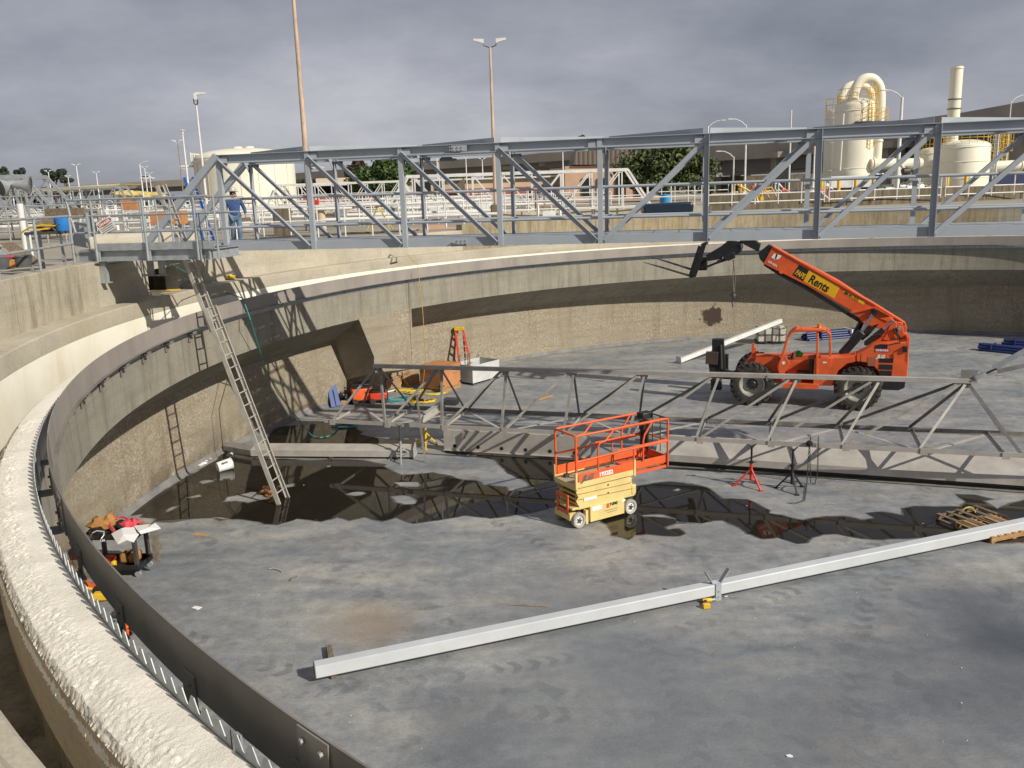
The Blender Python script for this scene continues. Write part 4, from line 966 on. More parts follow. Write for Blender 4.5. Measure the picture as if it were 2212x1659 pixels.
for x in (1.585, -1.585):
    b = B(); b.cyl((x, -.75, .69), (x, .75, .69), .13, 14); b.lathe([(0, -.24), (.2, -.18), (.24, 0), (.2, .18), (0, .24)], (x, 0, .69), (0, 1, 0), 16); mk('axle', b, 'black', tele)
side([(-2.95, .75), (-2.95, 1.55), (-1.2, 1.55), (.6, 1.50), (1.72, 1.42), (1.95, 1.1), (1.9, .72), (.9, .62), (-2.2, .62)], -.42, .42, 'chassis', 'orange')
side([(.75, 1.05), (.8, 1.56), (1.2, 1.6), (1.70, 1.46), (1.85, 1.30), (1.6, 1.12), (1.1, 1.02)], .42, .56, 'hood', 'orange')
# engine pod on the near side, and its twin
pod = [(-1.50, 1.76), (-1.72, 1.88), (-2.02, 2.06), (-2.5, 2.12), (-2.93, 2.20), (-2.99, 1.6), (-2.97, 1.03), (-2.22, 1.03), (-2.16, 1.24), (-2.0, 1.42), (-1.78, 1.51), (-1.52, 1.53)]
side(pod, .45, .98, 'engine_cover', 'orange', .02)
side([(-1.5, 1.5), (-2.93, 1.9), (-2.97, 1.03), (-2.22, 1.03), (-2.0, 1.42)], -.98, -.45, 'side_cover', 'orange', .02)
side([(-.46, .72), (-.46, 1.60), (-.80, 1.62), (-1.25, 1.67), (-1.5, 1.76), (-1.52, 1.53), (-1.25, 1.45), (-1.0, 1.22), (-.9, .95), (-.86, .72)], .40, .96, 'fender', 'orange', .02)
# rear tower carrying the boom pivot
for y0, y1 in ((.28, .36), (-.50, -.42)):
    side([(-2.0, 1.5), (-2.95, 1.6), (-2.97, 2.32), (-2.86, 2.36), (-2.80, 2.68), (-2.5, 2.72), (-2.2, 2.2), (-1.9, 2.0)], y0, y1, 'rear_tower', 'orange')
side([(-2.95, 1.5), (-2.99, 2.32), (-2.9, 2.30), (-2.85, 1.6)], -.6, .98, 'rear_plate', 'orange')
b = B()
for i, (z0, z1) in enumerate(((1.53, 1.66), (1.33, 1.47), (1.12, 1.28))): b.box((-2.36, .983, (z0+z1)/2), (.40-.02*i, .012, z1-z0))
mk('louvre', b, 'black', tele)
side([tl(Z5(x, y), .17) for x, y in ((1645, 980), (1690, 968), (1755, 970), (1750, 1005), (1645, 1005))], .975, .99, 'vent', 'black', 0)
b = B(); b.box((-1.95, .985, 1.55), (.22, .012, .28)); mk('filter_screen', b, MT['brick'], tele)
b = B(); b.prism([tl(Z5(x, y), .15) for x, y in ((1800, 1045), (1890, 995), (1900, 1040), (1805, 1090))], (0, .985, 0), EX, EZ, EY, .03); mk('light_bracket', b, 'orange', tele)
b = B(); b.box((*tl(Z5(1900, 1010), .12)[:1], 1.02, tl(Z5(1900, 1010), .12)[1]), (.12, .1, .17)); mk('tail_light', b, 'black', tele, bev=.01)
b = B(); b.box((*tl(Z5(1710, 1020), .16)[:1], .987, tl(Z5(1710, 1020), .16)[1]), (.42, .008, .085)); mk('number_plate', b, 'pink', tele)
x_, z_ = tl(Z5(1650, 1030), .16); text('VF4W54', .095, 'text_white', tele, 'lettering', (x_, .992, z_+.005), (-1, 0, 0), (0, 0, 1), .002, .003, 'LEFT', 1.05)
x_, z_ = tl(Z5(1660, 1085), .16); text('JLG', .14, 'text_white', tele, 'lettering', (x_, .982, z_), (-1, 0, 0), (0, 0, 1), .004, .008, 'LEFT', 1.05, .3)
# small panel-line grooves
b = B()
pl_ = [tl(Z5(x, y), .16) for x, y in ((1530, 1050), (1525, 1110), (1590, 1175), (1800, 1185))]
for p, q in zip(pl_, pl_[1:]): b.bar((p[0], .983, p[1]), (q[0], .983, q[1]), .012, .006, up=(0, 1, 0))
p, q = tl(Z5(1760, 975), .16), tl(Z5(1860, 955), .16); b.bar((p[0], .983, p[1]), (q[0], .983, q[1]), .03, .006, up=(0, 1, 0))
mk('panel_seam', b, 'black', tele)
side([(-2.15, .98), (-2.05, 1.06), (-2.95, 1.03), (-2.93, .75), (-2.75, .66), (-2.3, .66)], .35, .95, 'rear_step', 'black', .02)
b = B(); b.box((-1.55, .85, 1.62), (.3, .16, .26)); b.box((-1.72, .86, 1.56), (.14, .12, .15)); mk('air_cleaner', b, 'black', tele, bev=.02)
# cab
cabY0, cabY1 = .42, .98
cab = bpy.data.objects.new('cab', None); COL.objects.link(cab); cab.parent = tele; cab.empty_display_size = .1
def cb(p, q, w_=.075, h_=.075, nm='post', mat='orange', y=None):
    for yy in ((cabY1-.04, cabY0+.04) if y is None else (y,)):
        b = B(); b.bar((p[0], yy, p[1]), (q[0], yy, q[1]), w_, h_, up=(0, 1, 0)); mk(nm, b, mat, cab, bev=.012)
P = lambda x, y: tl(ZF(x, y), HW-cabY1+.02)
cb(P(1530, 800), P(1690, 300), .07, .10); cb(P(1690, 300), P(1760, 200), .07, .10); cb(P(1760, 205), P(1840, 165), .07, .11)
rear = lambda x, y: tl(ZG(x, y), HW-cabY1+.02)
cb(P(1800, 190), rear(520, 460), .07, .12, 'roof_rail')
cb(rear(520, 455), rear(595, 530), .07, .10); cb(rear(595, 520), rear(600, 900), .07, .09); cb(rear(385, 505), rear(375, 1250), .07, .12)
xa, za = P(1800, 175); xb, zb_ = rear(540, 450)
b = B(); b.prism([(xa+.06, za-.07), (xa, za), (xb+.1, zb_+.045), (xb, zb_), (xb, zb_-.05), (xa, za-.06)], (0, cabY0, 0), EX, EZ, EY, cabY1-cabY0); mk('roof', b, 'orange_pale', cab, bev=.02)
b = B()
for i in range(5):
    xx = xa-.06-.15*i; b.box((xx, .7, za+.02-.008*i), (.02, .5, .03))
for yy in (.48, .92): b.box((xa-.36, yy, za+.012), (.66, .02, .03))
mk('roof_guard', b, 'orange', cab)
x_, z_ = tl(ZG(415, 385), .25); b = B(); b.lathe([(0, .12), (.05, .11), (.06, .02), (.07, 0), (0, 0)], (x_, .80, z_-.06), (0, 0, 1), 14); mk('beacon', b, 'amber', cab)
b = B(); b.box((x_, .80, z_-.09), (.26, .12, .04)); mk('beacon_base', b, 'dark', cab)
side([P(x, y) for x, y in ((1505, 780), (1545, 965), (1615, 965), (1630, 880), (1720, 735), (1640, 600), (1580, 610))], cabY1-.03, cabY1, 'front_panel', 'orange', .008, cab)
side([P(1580, 610), P(1500, 780), (.70, .95), (.62, .62), (.55, .62), (.60, 1.0), (.62, 1.5)], cabY0, cabY1-.03, 'front_wall', 'orange', .008, cab)
side([P(x, y) for x, y in ((1640, 680), (1920, 690), (1900, 705), (1700, 790))], cabY1-.04, cabY1-.012, 'door_sill', 'orange', .004, cab)
side([(.66, .60), (.70, .75), (-.44, .78), (-.46, .60)], cabY0, cabY1+.02, 'step', 'orange', .01, cab)
side([(.6, .78), (.62, 1.5), (-.44, 1.62), (-.44, .78)], cabY0-.02, cabY0+.02, 'inner_wall', 'orange', 0, cab)
side([(-.28, .75), (-.28, 1.60), (-.80, 1.62), (-.80, 1.4), (-.62, 1.1), (-.55, .75)], cabY1-.03, cabY1+.002, 'side_panel', 'orange', .008, cab)
b = B(); b.box((.02, .68, 1.02), (.42, .42, .16)); b.box((-.20, .68, 1.30), (.12, .42, .5)); mk('seat', b, 'black', cab, bev=.03)
b = B(); b.lathe([(.17, -.012), (.19, 0), (.17, .012), (.165, 0)], (.36, .68, 1.68), (.5, 0, .85), 20); b.cyl((.36, .68, 1.68), (.52, .68, 1.3), .03, 8); mk('steering_wheel', b, 'black', cab)
b = B(); b.blob((.18, .72, 1.66), (.12, .1, .09), 3, .5); mk('rag', b, 'green', cab)
b = B(); b.box((.45, .68, 1.45), (.22, .4, .16)); mk('dashboard', b, 'black', cab, bev=.02)
b = B(); xx, zz_ = P(1610, 730); b.prism([(.05*math.cos(2*PI*i/16)+xx, .055*math.sin(2*PI*i/16)+zz_) for i in range(16)], (0, cabY1+.001, 0), EX, EZ, EY, .004); mk('safety_decal', b, 'paper', cab)
b = B(); xx, zz_ = rear(505, 1000); b.box((xx, cabY1+.006, zz_), (.11, .006, .045)); mk('model_decal', b, 'paper', cab)
b = B(); p = P(1690, 590); q = P(1660, 490); b.tube([(p[0], cabY1-.05, p[1]), (q[0]+.02, cabY1-.05, q[1]-.05), (q[0], cabY1-.05, q[1]), (q[0]-.1, cabY1-.05, q[1]-.02), (p[0]-.03, cabY1-.05, p[1])], .012, 6); mk('grab_handle', b, 'orange', cab)
# front stabilisers
for s in (1, -1):
    par = bpy.data.objects.new('stabiliser', None); COL.objects.link(par); par.parent = tele; par.empty_display_size = .1
    c = lambda x, y: tl(ZF(x, y), HW-.62)
    if s == 1:
        o1 = [c(405, 330), c(600, 330), c(625, 850), c(530, 860), c(400, 800)]
        b = B(); b.prism(o1, (0, .45, 0), EX, EZ, EY, .22); mk('cylinder_guard', b, 'black', par, bev=.01)
        b = B(); b.prism([c(310, 535), c(515, 540), c(500, 760), c(295, 740)], (0, .62, 0), EX, EZ, EY, .10); mk('end_pad', b, M('brown_pad', (.07, .045, .035), .7), par, bev=.01)
        b = B(); b.prism([c(345, 740), c(520, 760), c(560, 1150), c(390, 1130)], (0, .35, 0), EX, EZ, EY, .32); mk('leg', b, 'black', par, bev=.01)
        b = B(); b.prism([c(500, 860), c(620, 845), c(760, 900), c(800, 960), c(520, 960)], (0, .40, 0), EX, EZ, EY, .16); mk('arm', b, 'black', par, bev=.01)
        b = B(); p = c(560, 420); q = c(570, 820); b.cyl((p[0], .70, p[1]), (q[0], .70, q[1]), .035, 8); mk('cylinder', b, 'dark', par)
        b = B(); p = c(470, 1160); b.box((p[0], .5, p[1]-.02), (.34, .4, .06)); mk('foot', b, 'black', par)
    else:
        b = B(); b.box((2.62, -.6, .95), (.24, .22, .8)); mk('cylinder_guard', b, 'black', par, bev=.01)
        b = B(); b.box((2.45, -.5, .65), (.7, .3, .25)); mk('arm', b, 'black', par, bev=.01)
x_, z_ = tl(ZF(1090, 640), HW-.35); x2, z2 = tl(ZF(1090, 400), HW-.35)
b = B(); b.box((x_, .35, (z_+z2)/2), (.08, .04, z2-z_)); b.box((x_-.06, .30, (z_+z2)/2-.1), (.08, .1, (z2-z_)*.8)); mk('front_light_post', b, 'orange', tele, bev=.006)
# boom
BY = .15                                          # near face of the boom (local y)
bo = lambda x, y: tl(Z5(x, y), HW-BY)
boom = bpy.data.objects.new('boom', None); COL.objects.link(boom); boom.parent = tele; boom.empty_display_size = .1
tip_t, tip_b = bo(782, 142), bo(702, 290)
outl = [tip_t, bo(1330, 430), bo(1640, 632), bo(1905, 798), bo(1918, 830), bo(1890, 900), bo(1790, 855), bo(1640, 830), bo(1545, 790), bo(1470, 700), bo(1060, 470), tip_b]
side(outl, BY-.44, BY, 'outer_section', 'orange', .018, boom)
# raised top flange and stiffener edge
b = B()
for p, q in ((tip_t, bo(1640, 632)), (bo(1640, 632), bo(1905, 798))): b.bar((p[0], BY-.22, p[1]), (q[0], BY-.22, q[1]), .50, .03, up=(0, 0, 1))
mk('top_flange', b, 'orange_pale', boom)
b = B()
for p, q in ((bo(1440, 697), bo(1500, 692)), (bo(1500, 692), bo(1640, 655)), (bo(1640, 655), bo(1800, 745))): b.bar((p[0], BY+.03, p[1]), (q[0], BY+.03, q[1]), .04, .09, up=(0, 1, 0), oy=0, oz=0)
mk('stiffener', b, 'orange', boom)
side([bo(712, 292), bo(860, 370), bo(1060, 478), bo(1540, 775), bo(1530, 800), bo(1040, 500), bo(850, 400), bo(705, 305)], BY-.40, BY-.03, 'wear_strip', 'black', 0, boom)
side([bo(835, 345), bo(872, 362), bo(858, 378), bo(838, 368)], BY-.4, BY+.01, 'lug', 'orange', 0, boom)
# inner section, head with jib and carriage
side([bo(745, 130), bo(790, 150), bo(705, 285), bo(672, 250), bo(660, 200)], BY-.40, BY-.02, 'boom_collar', 'black', .01, boom)
side([bo(680, 125), bo(660, 190), bo(540, 130), bo(470, 70), bo(520, 30), bo(600, 70)], BY-.36, BY-.06, 'inner_section', 'black', .01, boom)
jh = lambda x, y: tl(ZH(x, y), HW-BY+.08)
head = bpy.data.objects.new('boom_head', None); COL.objects.link(head); head.parent = boom; head.empty_display_size = .1
b = B(); b.prism([jh(1370, 170), jh(1385, 290), jh(1345, 330), jh(1290, 340), jh(1300, 300), jh(1140, 350), jh(1110, 400), jh(930, 430), jh(905, 350), jh(1110, 225), jh(1200, 150)], (0, BY-.34, 0), EX, EZ, EY, .26); mk('jib_plate', b, 'black', head, bev=.012)
b = B(); b.prism([jh(1140, 350), jh(1290, 310), jh(1300, 385), jh(1210, 425), jh(1140, 400)], (0, BY-.2, 0), EX, EZ, EY, .2); mk('tilt_cylinder_mount', b, 'black', head, bev=.01)
b = B(); p, q = jh(880, 520), jh(1180, 400); b.cyl((p[0], BY-.08, p[1]), (q[0], BY-.08, q[1]), .035, 8); p2 = jh(1060, 440); b.cyl((p2[0], BY-.08, p2[1]), (q[0], BY-.08, q[1]), .06, 10); mk('tilt_cylinder', b, 'black', head)
b = B()
for k_ in (0, 1):
    pts = [(jh(1350+20*k_, 200-25*k_)), jh(1390, 190), jh(1400, 250), jh(1365, 280)]; b.tube([(p[0], BY-.05-.1*k_, p[1]) for p in pts], .014, 6)
mk('hydraulic_hose', b, 'rubber', head)
car = bpy.data.objects.new('fork_carriage', None); COL.objects.link(car); car.parent = boom; car.empty_display_size = .1
def jy(x, y, yy): p = tl(ZH(x, y), HW-yy); return V((p[0], yy, p[1]))
for yy in (.42, -.62):
    b = B(); b.prism([tl(ZH(x, y), HW-yy) for x, y in ((860, 190), (920, 170), (800, 560), (770, 640), (690, 650), (715, 560))], (0, yy, 0), EX, EZ, EY, .06); mk('side_plate', b, 'black', car, bev=.006)
for (x, y), r_ in (((880, 200), .05), ((800, 420), .06), ((720, 620), .05)):
    p = tl(ZH(x, y), HW-.1); b = B(); b.bar((p[0], -.62, p[1]), (p[0], .48, p[1]), r_*2, r_*1.6); mk('cross_bar', b, 'black', car)
b = B()
for x, y in ((795, 415), (862, 415), (920, 405), (815, 525), (855, 525)):
    p = tl(ZH(x, y), HW-.1); b.cyl((p[0], .02, p[1]), (p[0], .12, p[1]), .045, 10)
p = tl(ZH(850, 470), HW-.1); b.box((p[0], -.1, p[1]), (.28, .3, .42)); mk('quick_attach', b, 'black', car)
for (h, t_, yy) in (((690, 640), (60, 445), .40), ((715, 555), (150, 370), -.58)):
    a_, e_2 = jy(*h, yy), jy(*t_, yy); b = B(); n2 = V((0, 0, 1)); 
    x, y, z = B.frame(a_, e_2)
    Ln = (e_2-a_).length; vs = []
    for k_, hh_, ww in ((0, .06, .12), (.6, .045, .12), (1, .012, .07)):
        m_ = a_.lerp(e_2, k_)
        for i, j in ((-1, 0), (1, 0), (1, 1), (-1, 1)): vs.append(m_+y*(i*ww/2)+z*(j*hh_))
    b.add(vs, [(0, 1, 2, 3), (8, 11, 10, 9)]+[(o+i, o+(i+1) % 4, o+4+(i+1) % 4, o+4+i) for o in (0, 4) for i in range(4)])
    tp = jy(h[0]+110, h[1]-330, yy); b.bar(a_, tp, .12, .05, up=(0, 1, 0)); mk('fork', b, 'dark', car)
# hanging strap and shackle
hk = bpy.data.objects.new('hook', None); COL.objects.link(hk); hk.parent = boom
a_ = jy(1282, 410, .02); bt_ = V((a_.x-.01, .02, tl(ZH(1275, 860), HW-.02)[1])); 
b = B(); b.tube([a_, a_.lerp(bt_, .5)+V((.03, .01, 0)), bt_], .018, 6); b.tube([a_+V((.03, 0, 0)), a_.lerp(bt_, .5)+V((-.05, 0, 0)), bt_+V((-.02, 0, 0))], .018, 6); mk('sling', b, MT['cloth_gray'], hk)
lo_ = V((a_.x, .02, tl(ZH(1280, 1050), HW-.02)[1]))
b = B(); b.blob(bt_+V((0, 0, -.1)), (.07, .06, .13), 2, .5); b.tube([bt_+V((0, 0, -.2)), bt_.lerp(lo_, .6)+V((.04, 0, 0)), lo_], .022, 6); mk('shackle', b, 'dark', hk)
# lift cylinders
cy = lambda x, y, off=HW-.3: tl(ZG(x, y), off)
b = B(); p, q = cy(1140, 480), cy(1350, 140); b.cyl((p[0], .3, p[1]), (q[0], .3, q[1]), .055, 12); mk('lift_rod', b, 'chrome', tele)
b = B(); p, q = cy(790, 870), cy(1140, 480); b.bar((p[0], .3, p[1]), (q[0], .3, q[1]), .24, .26); mk('lift_cylinder', b, 'black', tele, bev=.04)
b = B(); p = cy(1345, 150); b.cyl((p[0], .2, p[1]), (p[0], .42, p[1]), .10, 12); q = cy(1350, 115); b.cyl((q[0], .36, q[1]), (q[0], .44, q[1]), .04, 8); mk('cylinder_pin', b, 'black', tele)
b = B(); p, q = cy(1085, 400, HW+.1), cy(1130, 330, HW+.1); r0 = cy(900, 760, HW+.1); b.cyl((r0[0], -.2, r0[1]), (q[0], -.2, q[1]), .09, 12); mk('lift_cylinder', b, 'black', tele)
b = B(); p, q = cy(1200, 690, HW-.45), cy(1500, 450, HW-.45); b.cyl((p[0], .42, p[1]), (q[0], .42, q[1]), .085, 12); b.cyl((p[0], .38, p[1]), (p[0], .5, p[1]), .05, 8); mk('levelling_cylinder', b, 'black', tele)
b = B(); p, q = cy(1500, 450, HW-.45), cy(1650, 320, HW-.45); b.cyl((p[0], .42, p[1]), (q[0], .42, q[1]), .035, 10); b.cyl((q[0], .3, q[1]), (q[0], .5, q[1]), .06, 10); mk('levelling_rod', b, 'chrome', tele)
b = B()
for dx in (0, .05):
    pts = [cy(1700, 420, HW-.4), cy(1740, 520, HW-.4), cy(1780, 570, HW-.4), cy(1760, 620, HW-.4), cy(1640, 625, HW-.4)]; b.tube([(p[0]+dx, .42, p[1]) for p in pts], .025, 8)
pts = [cy(1310, 560, HW-.5), cy(1400, 525, HW-.5), cy(1480, 545, HW-.5), cy(1500, 620, HW-.5)]; b.tube([(p[0], .5, p[1]) for p in pts], .015, 6)
mk('hydraulic_hose', b, 'rubber', tele)
b = B(); p = cy(1770, 425, HW-.4); b.cyl((p[0], .30, p[1]), (p[0], .46, p[1]), .06, 12); mk('pivot_pin', b, 'galv', tele)
side([cy(1200, 430, HW-.3), cy(1420, 360, HW-.3), cy(1240, 560, HW-.3), cy(1140, 640, HW-.3), cy(1120, 600, HW-.3)], -.1, .28, 'valve_block', 'black', .02)
side([cy(1430, 260, HW-.37), cy(1620, 235, HW-.37), cy(1720, 330, HW-.37), cy(1720, 480, HW-.37), cy(1600, 640, HW-.37), cy(1480, 620, HW-.37), cy(1560, 500, HW-.37), cy(1620, 330, HW-.37)], .33, .38, 'pivot_plate', 'orange', .01)
# boom lettering
ux = V((tip_t[0]-bo(1640, 632)[0], 0, tip_t[1]-bo(1640, 632)[1])).normalized(); rd = -ux; upv = V((-rd.z, 0, rd.x)); upv = upv if upv.z > 0 else -upv
def q4(pts, name, mat, off=.004):
    b = B(); P_ = [tl(Z5(x, y), HW-BY) for x, y in pts]; b.prism(P_, (0, BY+.001, 0), EX, EZ, EY, off); return mk(name, b, mat, boom)
q4(((1007, 297), (1087, 345), (1040, 437), (950, 383)), 'name_panel', 'black')
q4(((1090, 345), (1352, 490), (1300, 583), (1042, 437)), 'name_panel', 'decal_yellow')
q4(((1385, 517), (1562, 613), (1548, 637), (1374, 540)), 'phone_panel', 'decal_yellow')
def bl(p): q = tl(Z5(*p), HW-BY); return V((q[0], BY+.006, q[1]))
text('PAPE', .235, 'decal_yellow', boom, 'lettering', bl((966, 375)), rd, upv, .002, .007, 'LEFT', .62, .12)
text('Rents', .37, 'text_black', boom, 'lettering', bl((1078, 440)), rd, upv, .002, .009, 'LEFT', .80)
text('888-901-7273', .115, 'text_black', boom, 'lettering', bl((1381, 539)), rd, upv, .002, .003, 'LEFT', .76)
q4(((795, 203), (858, 222), (835, 250), (800, 255), (770, 235)), 'maker_decal', 'paper')
q4(((812, 208), (826, 212), (812, 250), (800, 250)), 'decal_mark', 'text_black', .007)
text('G9-43A', .10, 'text_white', boom, 'lettering', bl((738, 275)), rd, upv, .002, .003, 'LEFT', 1.0, .2)
# ================================================================== scissor lift
c0, c1 = onz(Z6(650, 1533)), onz(Z6(1168, 1392)); su = (c1-c0).normalized()
LO = (c0+c1)/2
lift = thing('scissor_lift', 'pale yellow and orange electric scissor lift standing at the edge of the puddle', 'lift', LO, math.atan2(su.y, su.x))
def lb_(c, s, name, mat, bev=.008, par=None): b = B(); b.box(c, s); return mk(name, b, mat, par or lift, bev=bev)
LW = .76
for x in (-.69, .69):
    for y, s in ((.06, -1), (LW-.06, 1)):
        wo = bpy.data.objects.new('wheel', None); COL.objects.link(wo); wo.parent = lift; wo.location = (x, y, .165); wo.empty_display_size = .05
        b = B(); b.lathe([(.11, -.05), (.155, -.055), (.165, -.04), (.165, .04), (.155, .055), (.11, .05)], (0, 0, 0), (0, 1, 0), 28); mk('tyre', b, M('pale_tyre', (.42, .40, .35), .8, 0, .15, 6, 0, 40, .3, (.2, .18, .15), 9) if 'pt' not in MT else MT['pt'], wo)
        if 'pt' not in MT: MT['pt'] = bpy.data.materials['pale_tyre']
        b = B(); b.lathe([(.11, .04*s), (.108, .045*s), (.10, .02*s), (.05, .03*s), (0, .04*s)], (0, 0, 0), (0, 1, 0), 24); mk('rim', b, 'white', wo)
        b = B(); b.lathe([(.035, .03*s), (.03, .065*s), (0, .07*s)], (0, 0, 0), (0, 1, 0), 10)
        for i in range(5): a = 2*PI*i/5; b.cyl((math.cos(a)*.052, .03*s, math.sin(a)*.052), (math.cos(a)*.052, .055*s, math.sin(a)*.052), .012, 6)
        mk('hub', b, 'dark', wo)
lb_((0, LW/2, .30), (1.72, .44, .22), 'chassis', 'dark')
lb_((.04, .075, .245), (.92, .15, .36), 'battery_box', 'liftcream', .012); lb_((.04, LW-.075, .245), (.92, .15, .36), 'battery_box', 'liftcream', .012)
lb_((0, LW/2, .43), (1.70, .66, .05), 'chassis_top', 'liftcream')
b = B(); b.box((-.50, .06, .2), (.06, .1, .3)); b.box((-.80, LW/2, .25), (.16, .55, .16)); b.cyl((-.69, .05, .165), (-.69, LW-.05, .165), .05, 10); b.cyl((.69, .05, .165), (.69, LW-.05, .165), .05, 10); mk('steering_gear', b, 'liftcream', lift)
# folded scissor stack
zz = [.46, .56, .66, .76, .86]
for i in range(4):
    for y in (.10, LW-.10):
        for s in (1, -1):
            b = B(); x0, x1 = -.70, .74
            yy = y+(.03 if s > 0 else -.03)*(1 if y < .4 else -1)
            b.bar((x0, yy, zz[i]+(.012 if s > 0 else .075)), (x1, yy, zz[i]+(.075 if s > 0 else .012)), .03, .085, up=(0, 0, 1)); mk('scissor_arm', b, 'liftcream', lift)
    b = B()
    for x in (-.70, .02, .74): b.cyl((x, .06, zz[i]+.045), (x, LW-.06, zz[i]+.045), .022, 8)
    mk('pivot_tube', b, 'liftcream', lift)
for y in (.045, LW-.045):
    b = B(); b.prism([(-.72, .40), (-.68, .455), (-.76, .60), (-.70, .68), (-.76, .80), (-.72, .88), (.72, .86), (.66, .74), (.74, .64), (.70, .56), (.82, .52), (.80, .40)], (0, y-.012, 0), EX, EZ, EY, .024); mk('side_link', b, 'liftcream', lift, bev=.006)
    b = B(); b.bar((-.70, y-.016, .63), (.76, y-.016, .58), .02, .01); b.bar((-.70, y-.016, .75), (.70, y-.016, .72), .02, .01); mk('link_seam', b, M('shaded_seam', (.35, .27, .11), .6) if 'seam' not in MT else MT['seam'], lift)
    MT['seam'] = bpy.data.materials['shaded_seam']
b = B()
for x, z in ((.08, .80), (.08, .62)): b.cyl((x, .02, z), (x, .05, z), .02, 8)
mk('pivot_bolt', b, 'dark', lift)
lb_((.78, .08, .55), (.13, .12, .22), 'end_bracket', 'liftcream', .02)
# orange ladder step plate at the rear
b = B()
for y in (.20, .56): b.box((-.87, y, .50), (.03, .07, .44))
b.box((-.88, .38, .69), (.03, .46, .05)); b.box((-.88, .38, .34), (.03, .40, .08)); mk('step_frame', b, 'orange', lift, bev=.006)
# platform
PZ = .92
lb_((0, LW/2, PZ+.02), (1.58, LW, .05), 'platform_deck', M('checker_plate', (.42, .35, .25), .6, 0, .12, 30, .3, 90), .004)
lb_((0, -.005, PZ+.04), (1.56, .02, .13), 'side_skirt', 'liftcream', .004); lb_((0, LW+.005, PZ+.03), (1.56, .02, .11), 'side_skirt', 'liftcream', .004)
lb_((-.80, LW/2, PZ-.01), (.02, LW, .11), 'rear_skirt', 'liftcream', .004)
for x, y in ((-.785, -.012), (.765, -.012), (-.785, LW+.012), (.765, LW+.012)): lb_((x, y, PZ+.14), (.05, .045, .36), 'stake_pocket', 'liftcream', .004)
lb_((.08, -.014, PZ+.195), (1.62, .012, .18), 'toe_board', 'orange', .003); lb_((.08, LW+.0, PZ+.185), (1.62, .012, .20), 'toe_board', 'orange', .003)
# sliding extension
lb_((1.25, LW/2, PZ+.06), (.92, LW-.12, .03), 'extension_deck', MT['orange_pale'], .003)
for y in (.035, LW-.035): lb_((1.24, y, PZ+.165), (.94, .02, .17), 'toe_board', 'orange', .003); lb_((1.20, y, PZ-.01), (1.04, .04, .06), 'extension_rail', 'orange', .004)
lb_((1.70, LW/2, PZ+.165), (.02, LW-.06, .17), 'toe_board', 'orange', .003)
RT = 2.03
def rail(pts, nm='guard_rail', r=.019, mat='orange'): b = B(); b.tube(pts, r, 10); return mk(nm, b, mat, lift)
def rnd(a, c, d, k_=.07):                       # corner softened
    a, c, d = V(a), V(c), V(d); p = c+(a-c).normalized()*k_; q = c+(d-c).normalized()*k_
    return [p, c*.72+(p+q)*.14, q]
for y, mm in ((0, 'orange_pale'), (LW, 'orange')):
    A_, B_, C_, D_ = (-.77, y, PZ+.1), (-.77, y, RT), (1.72, y, RT-.02), (1.72, y, PZ)
    rail([A_]+rnd(A_, B_, C_)+rnd(B_, C_, D_)+[D_], 'guard_rail', .025, 'orange')
    k0 = (.24, y, RT-.01); rail([k0, (.02, y, 1.78), (-.12, y, 1.76), (-.72, y, 1.70)], 'mid_rail') if False else None
    rail([(-.77, y, 1.47), (.80, y, 1.50), (1.72, y, 1.51)], 'mid_rail', .023)
    rail([(.24, y, RT), (.0, y, 1.80), (-.16, y, 1.78), (-.20, y, 1.70), (-.20, y, PZ+.12)], 'gate_post', .022)
    rail([(1.28, y, RT-.01), (1.06, y, 1.75), (1.02, y, 1.62), (1.02, y, PZ+.25)], 'gate_post', .022)
    rail([(.76, y, 1.53), (.76, y, PZ+.2)], 'rail_post', .018)
b = B(); b.box((1.0, .0, 1.51), (1.44, .02, .075)); b.box((1.0, LW, 1.51), (1.44, .02, .075)); b.box((.9, .0, 2.015), (1.3, .016, .06)); mk('rail_plate', b, 'orange', lift, bev=.003)
rail(rnd((-.77, -.02, PZ), (-.77, 0, RT), (-.77, LW, RT))+rnd((-.77, 0, RT), (-.77, LW, RT), (-.77, LW, PZ)), 'end_rail', .024)
rail([(1.72, 0, RT-.02), (1.72, LW, RT-.02)], 'end_rail', .016, 'dark'); rail([(1.72, 0, 1.51), (1.72, LW, 1.51)], 'end_rail', .016)
for y in (.25, .52): rail([(1.72, y, 1.2), (1.72, y, RT-.02)], 'end_post', .012, 'dark')
b = B(); b.box((1.58, LW-.14, 1.75), (.22, .16, .22)); b.box((1.60, LW-.12, 1.98), (.30, .22, .14)); mk('control_box', b, 'black', lift, bev=.02)
b = B(); b.box((1.60, LW-.10, 1.42), (.06, .26, .46)); mk('manual_box', b, 'black', lift, bev=.02)
b = B(); b.lathe([(.15, -.018), (.17, 0), (.15, .018), (.13, 0)], (1.30, .36, PZ+.10), (0, 0, 1), 20); b.lathe([(.13, -.018), (.15, 0), (.13, .018), (.11, 0)], (1.34, .38, PZ+.13), (0, .1, 1), 20); b.tube([(1.45, .4, PZ+.12), (1.58, .5, 1.3), (1.60, LW-.14, 1.62)], .012, 6); mk('coiled_cable', b, 'black', lift)
b = B(); b.box((-.62, LW-.18, PZ+.09), (.10, .08, .07)); b.tube([(-.7, LW-.1, PZ+.06), (-.62, LW-.2, PZ+.06), (-.45, .3, PZ+.055), (-.3, .2, PZ+.055)], .008, 6); mk('junction_box', b, 'dark', lift)
b = B(); b.bar((.0, .2, PZ+.055), (.55, .62, PZ+.055), .03, .02); b.bar((-.1, .34, PZ+.055), (.2, .25, PZ+.055), .02, .02); mk('loose_bar', b, 'dark', lift)
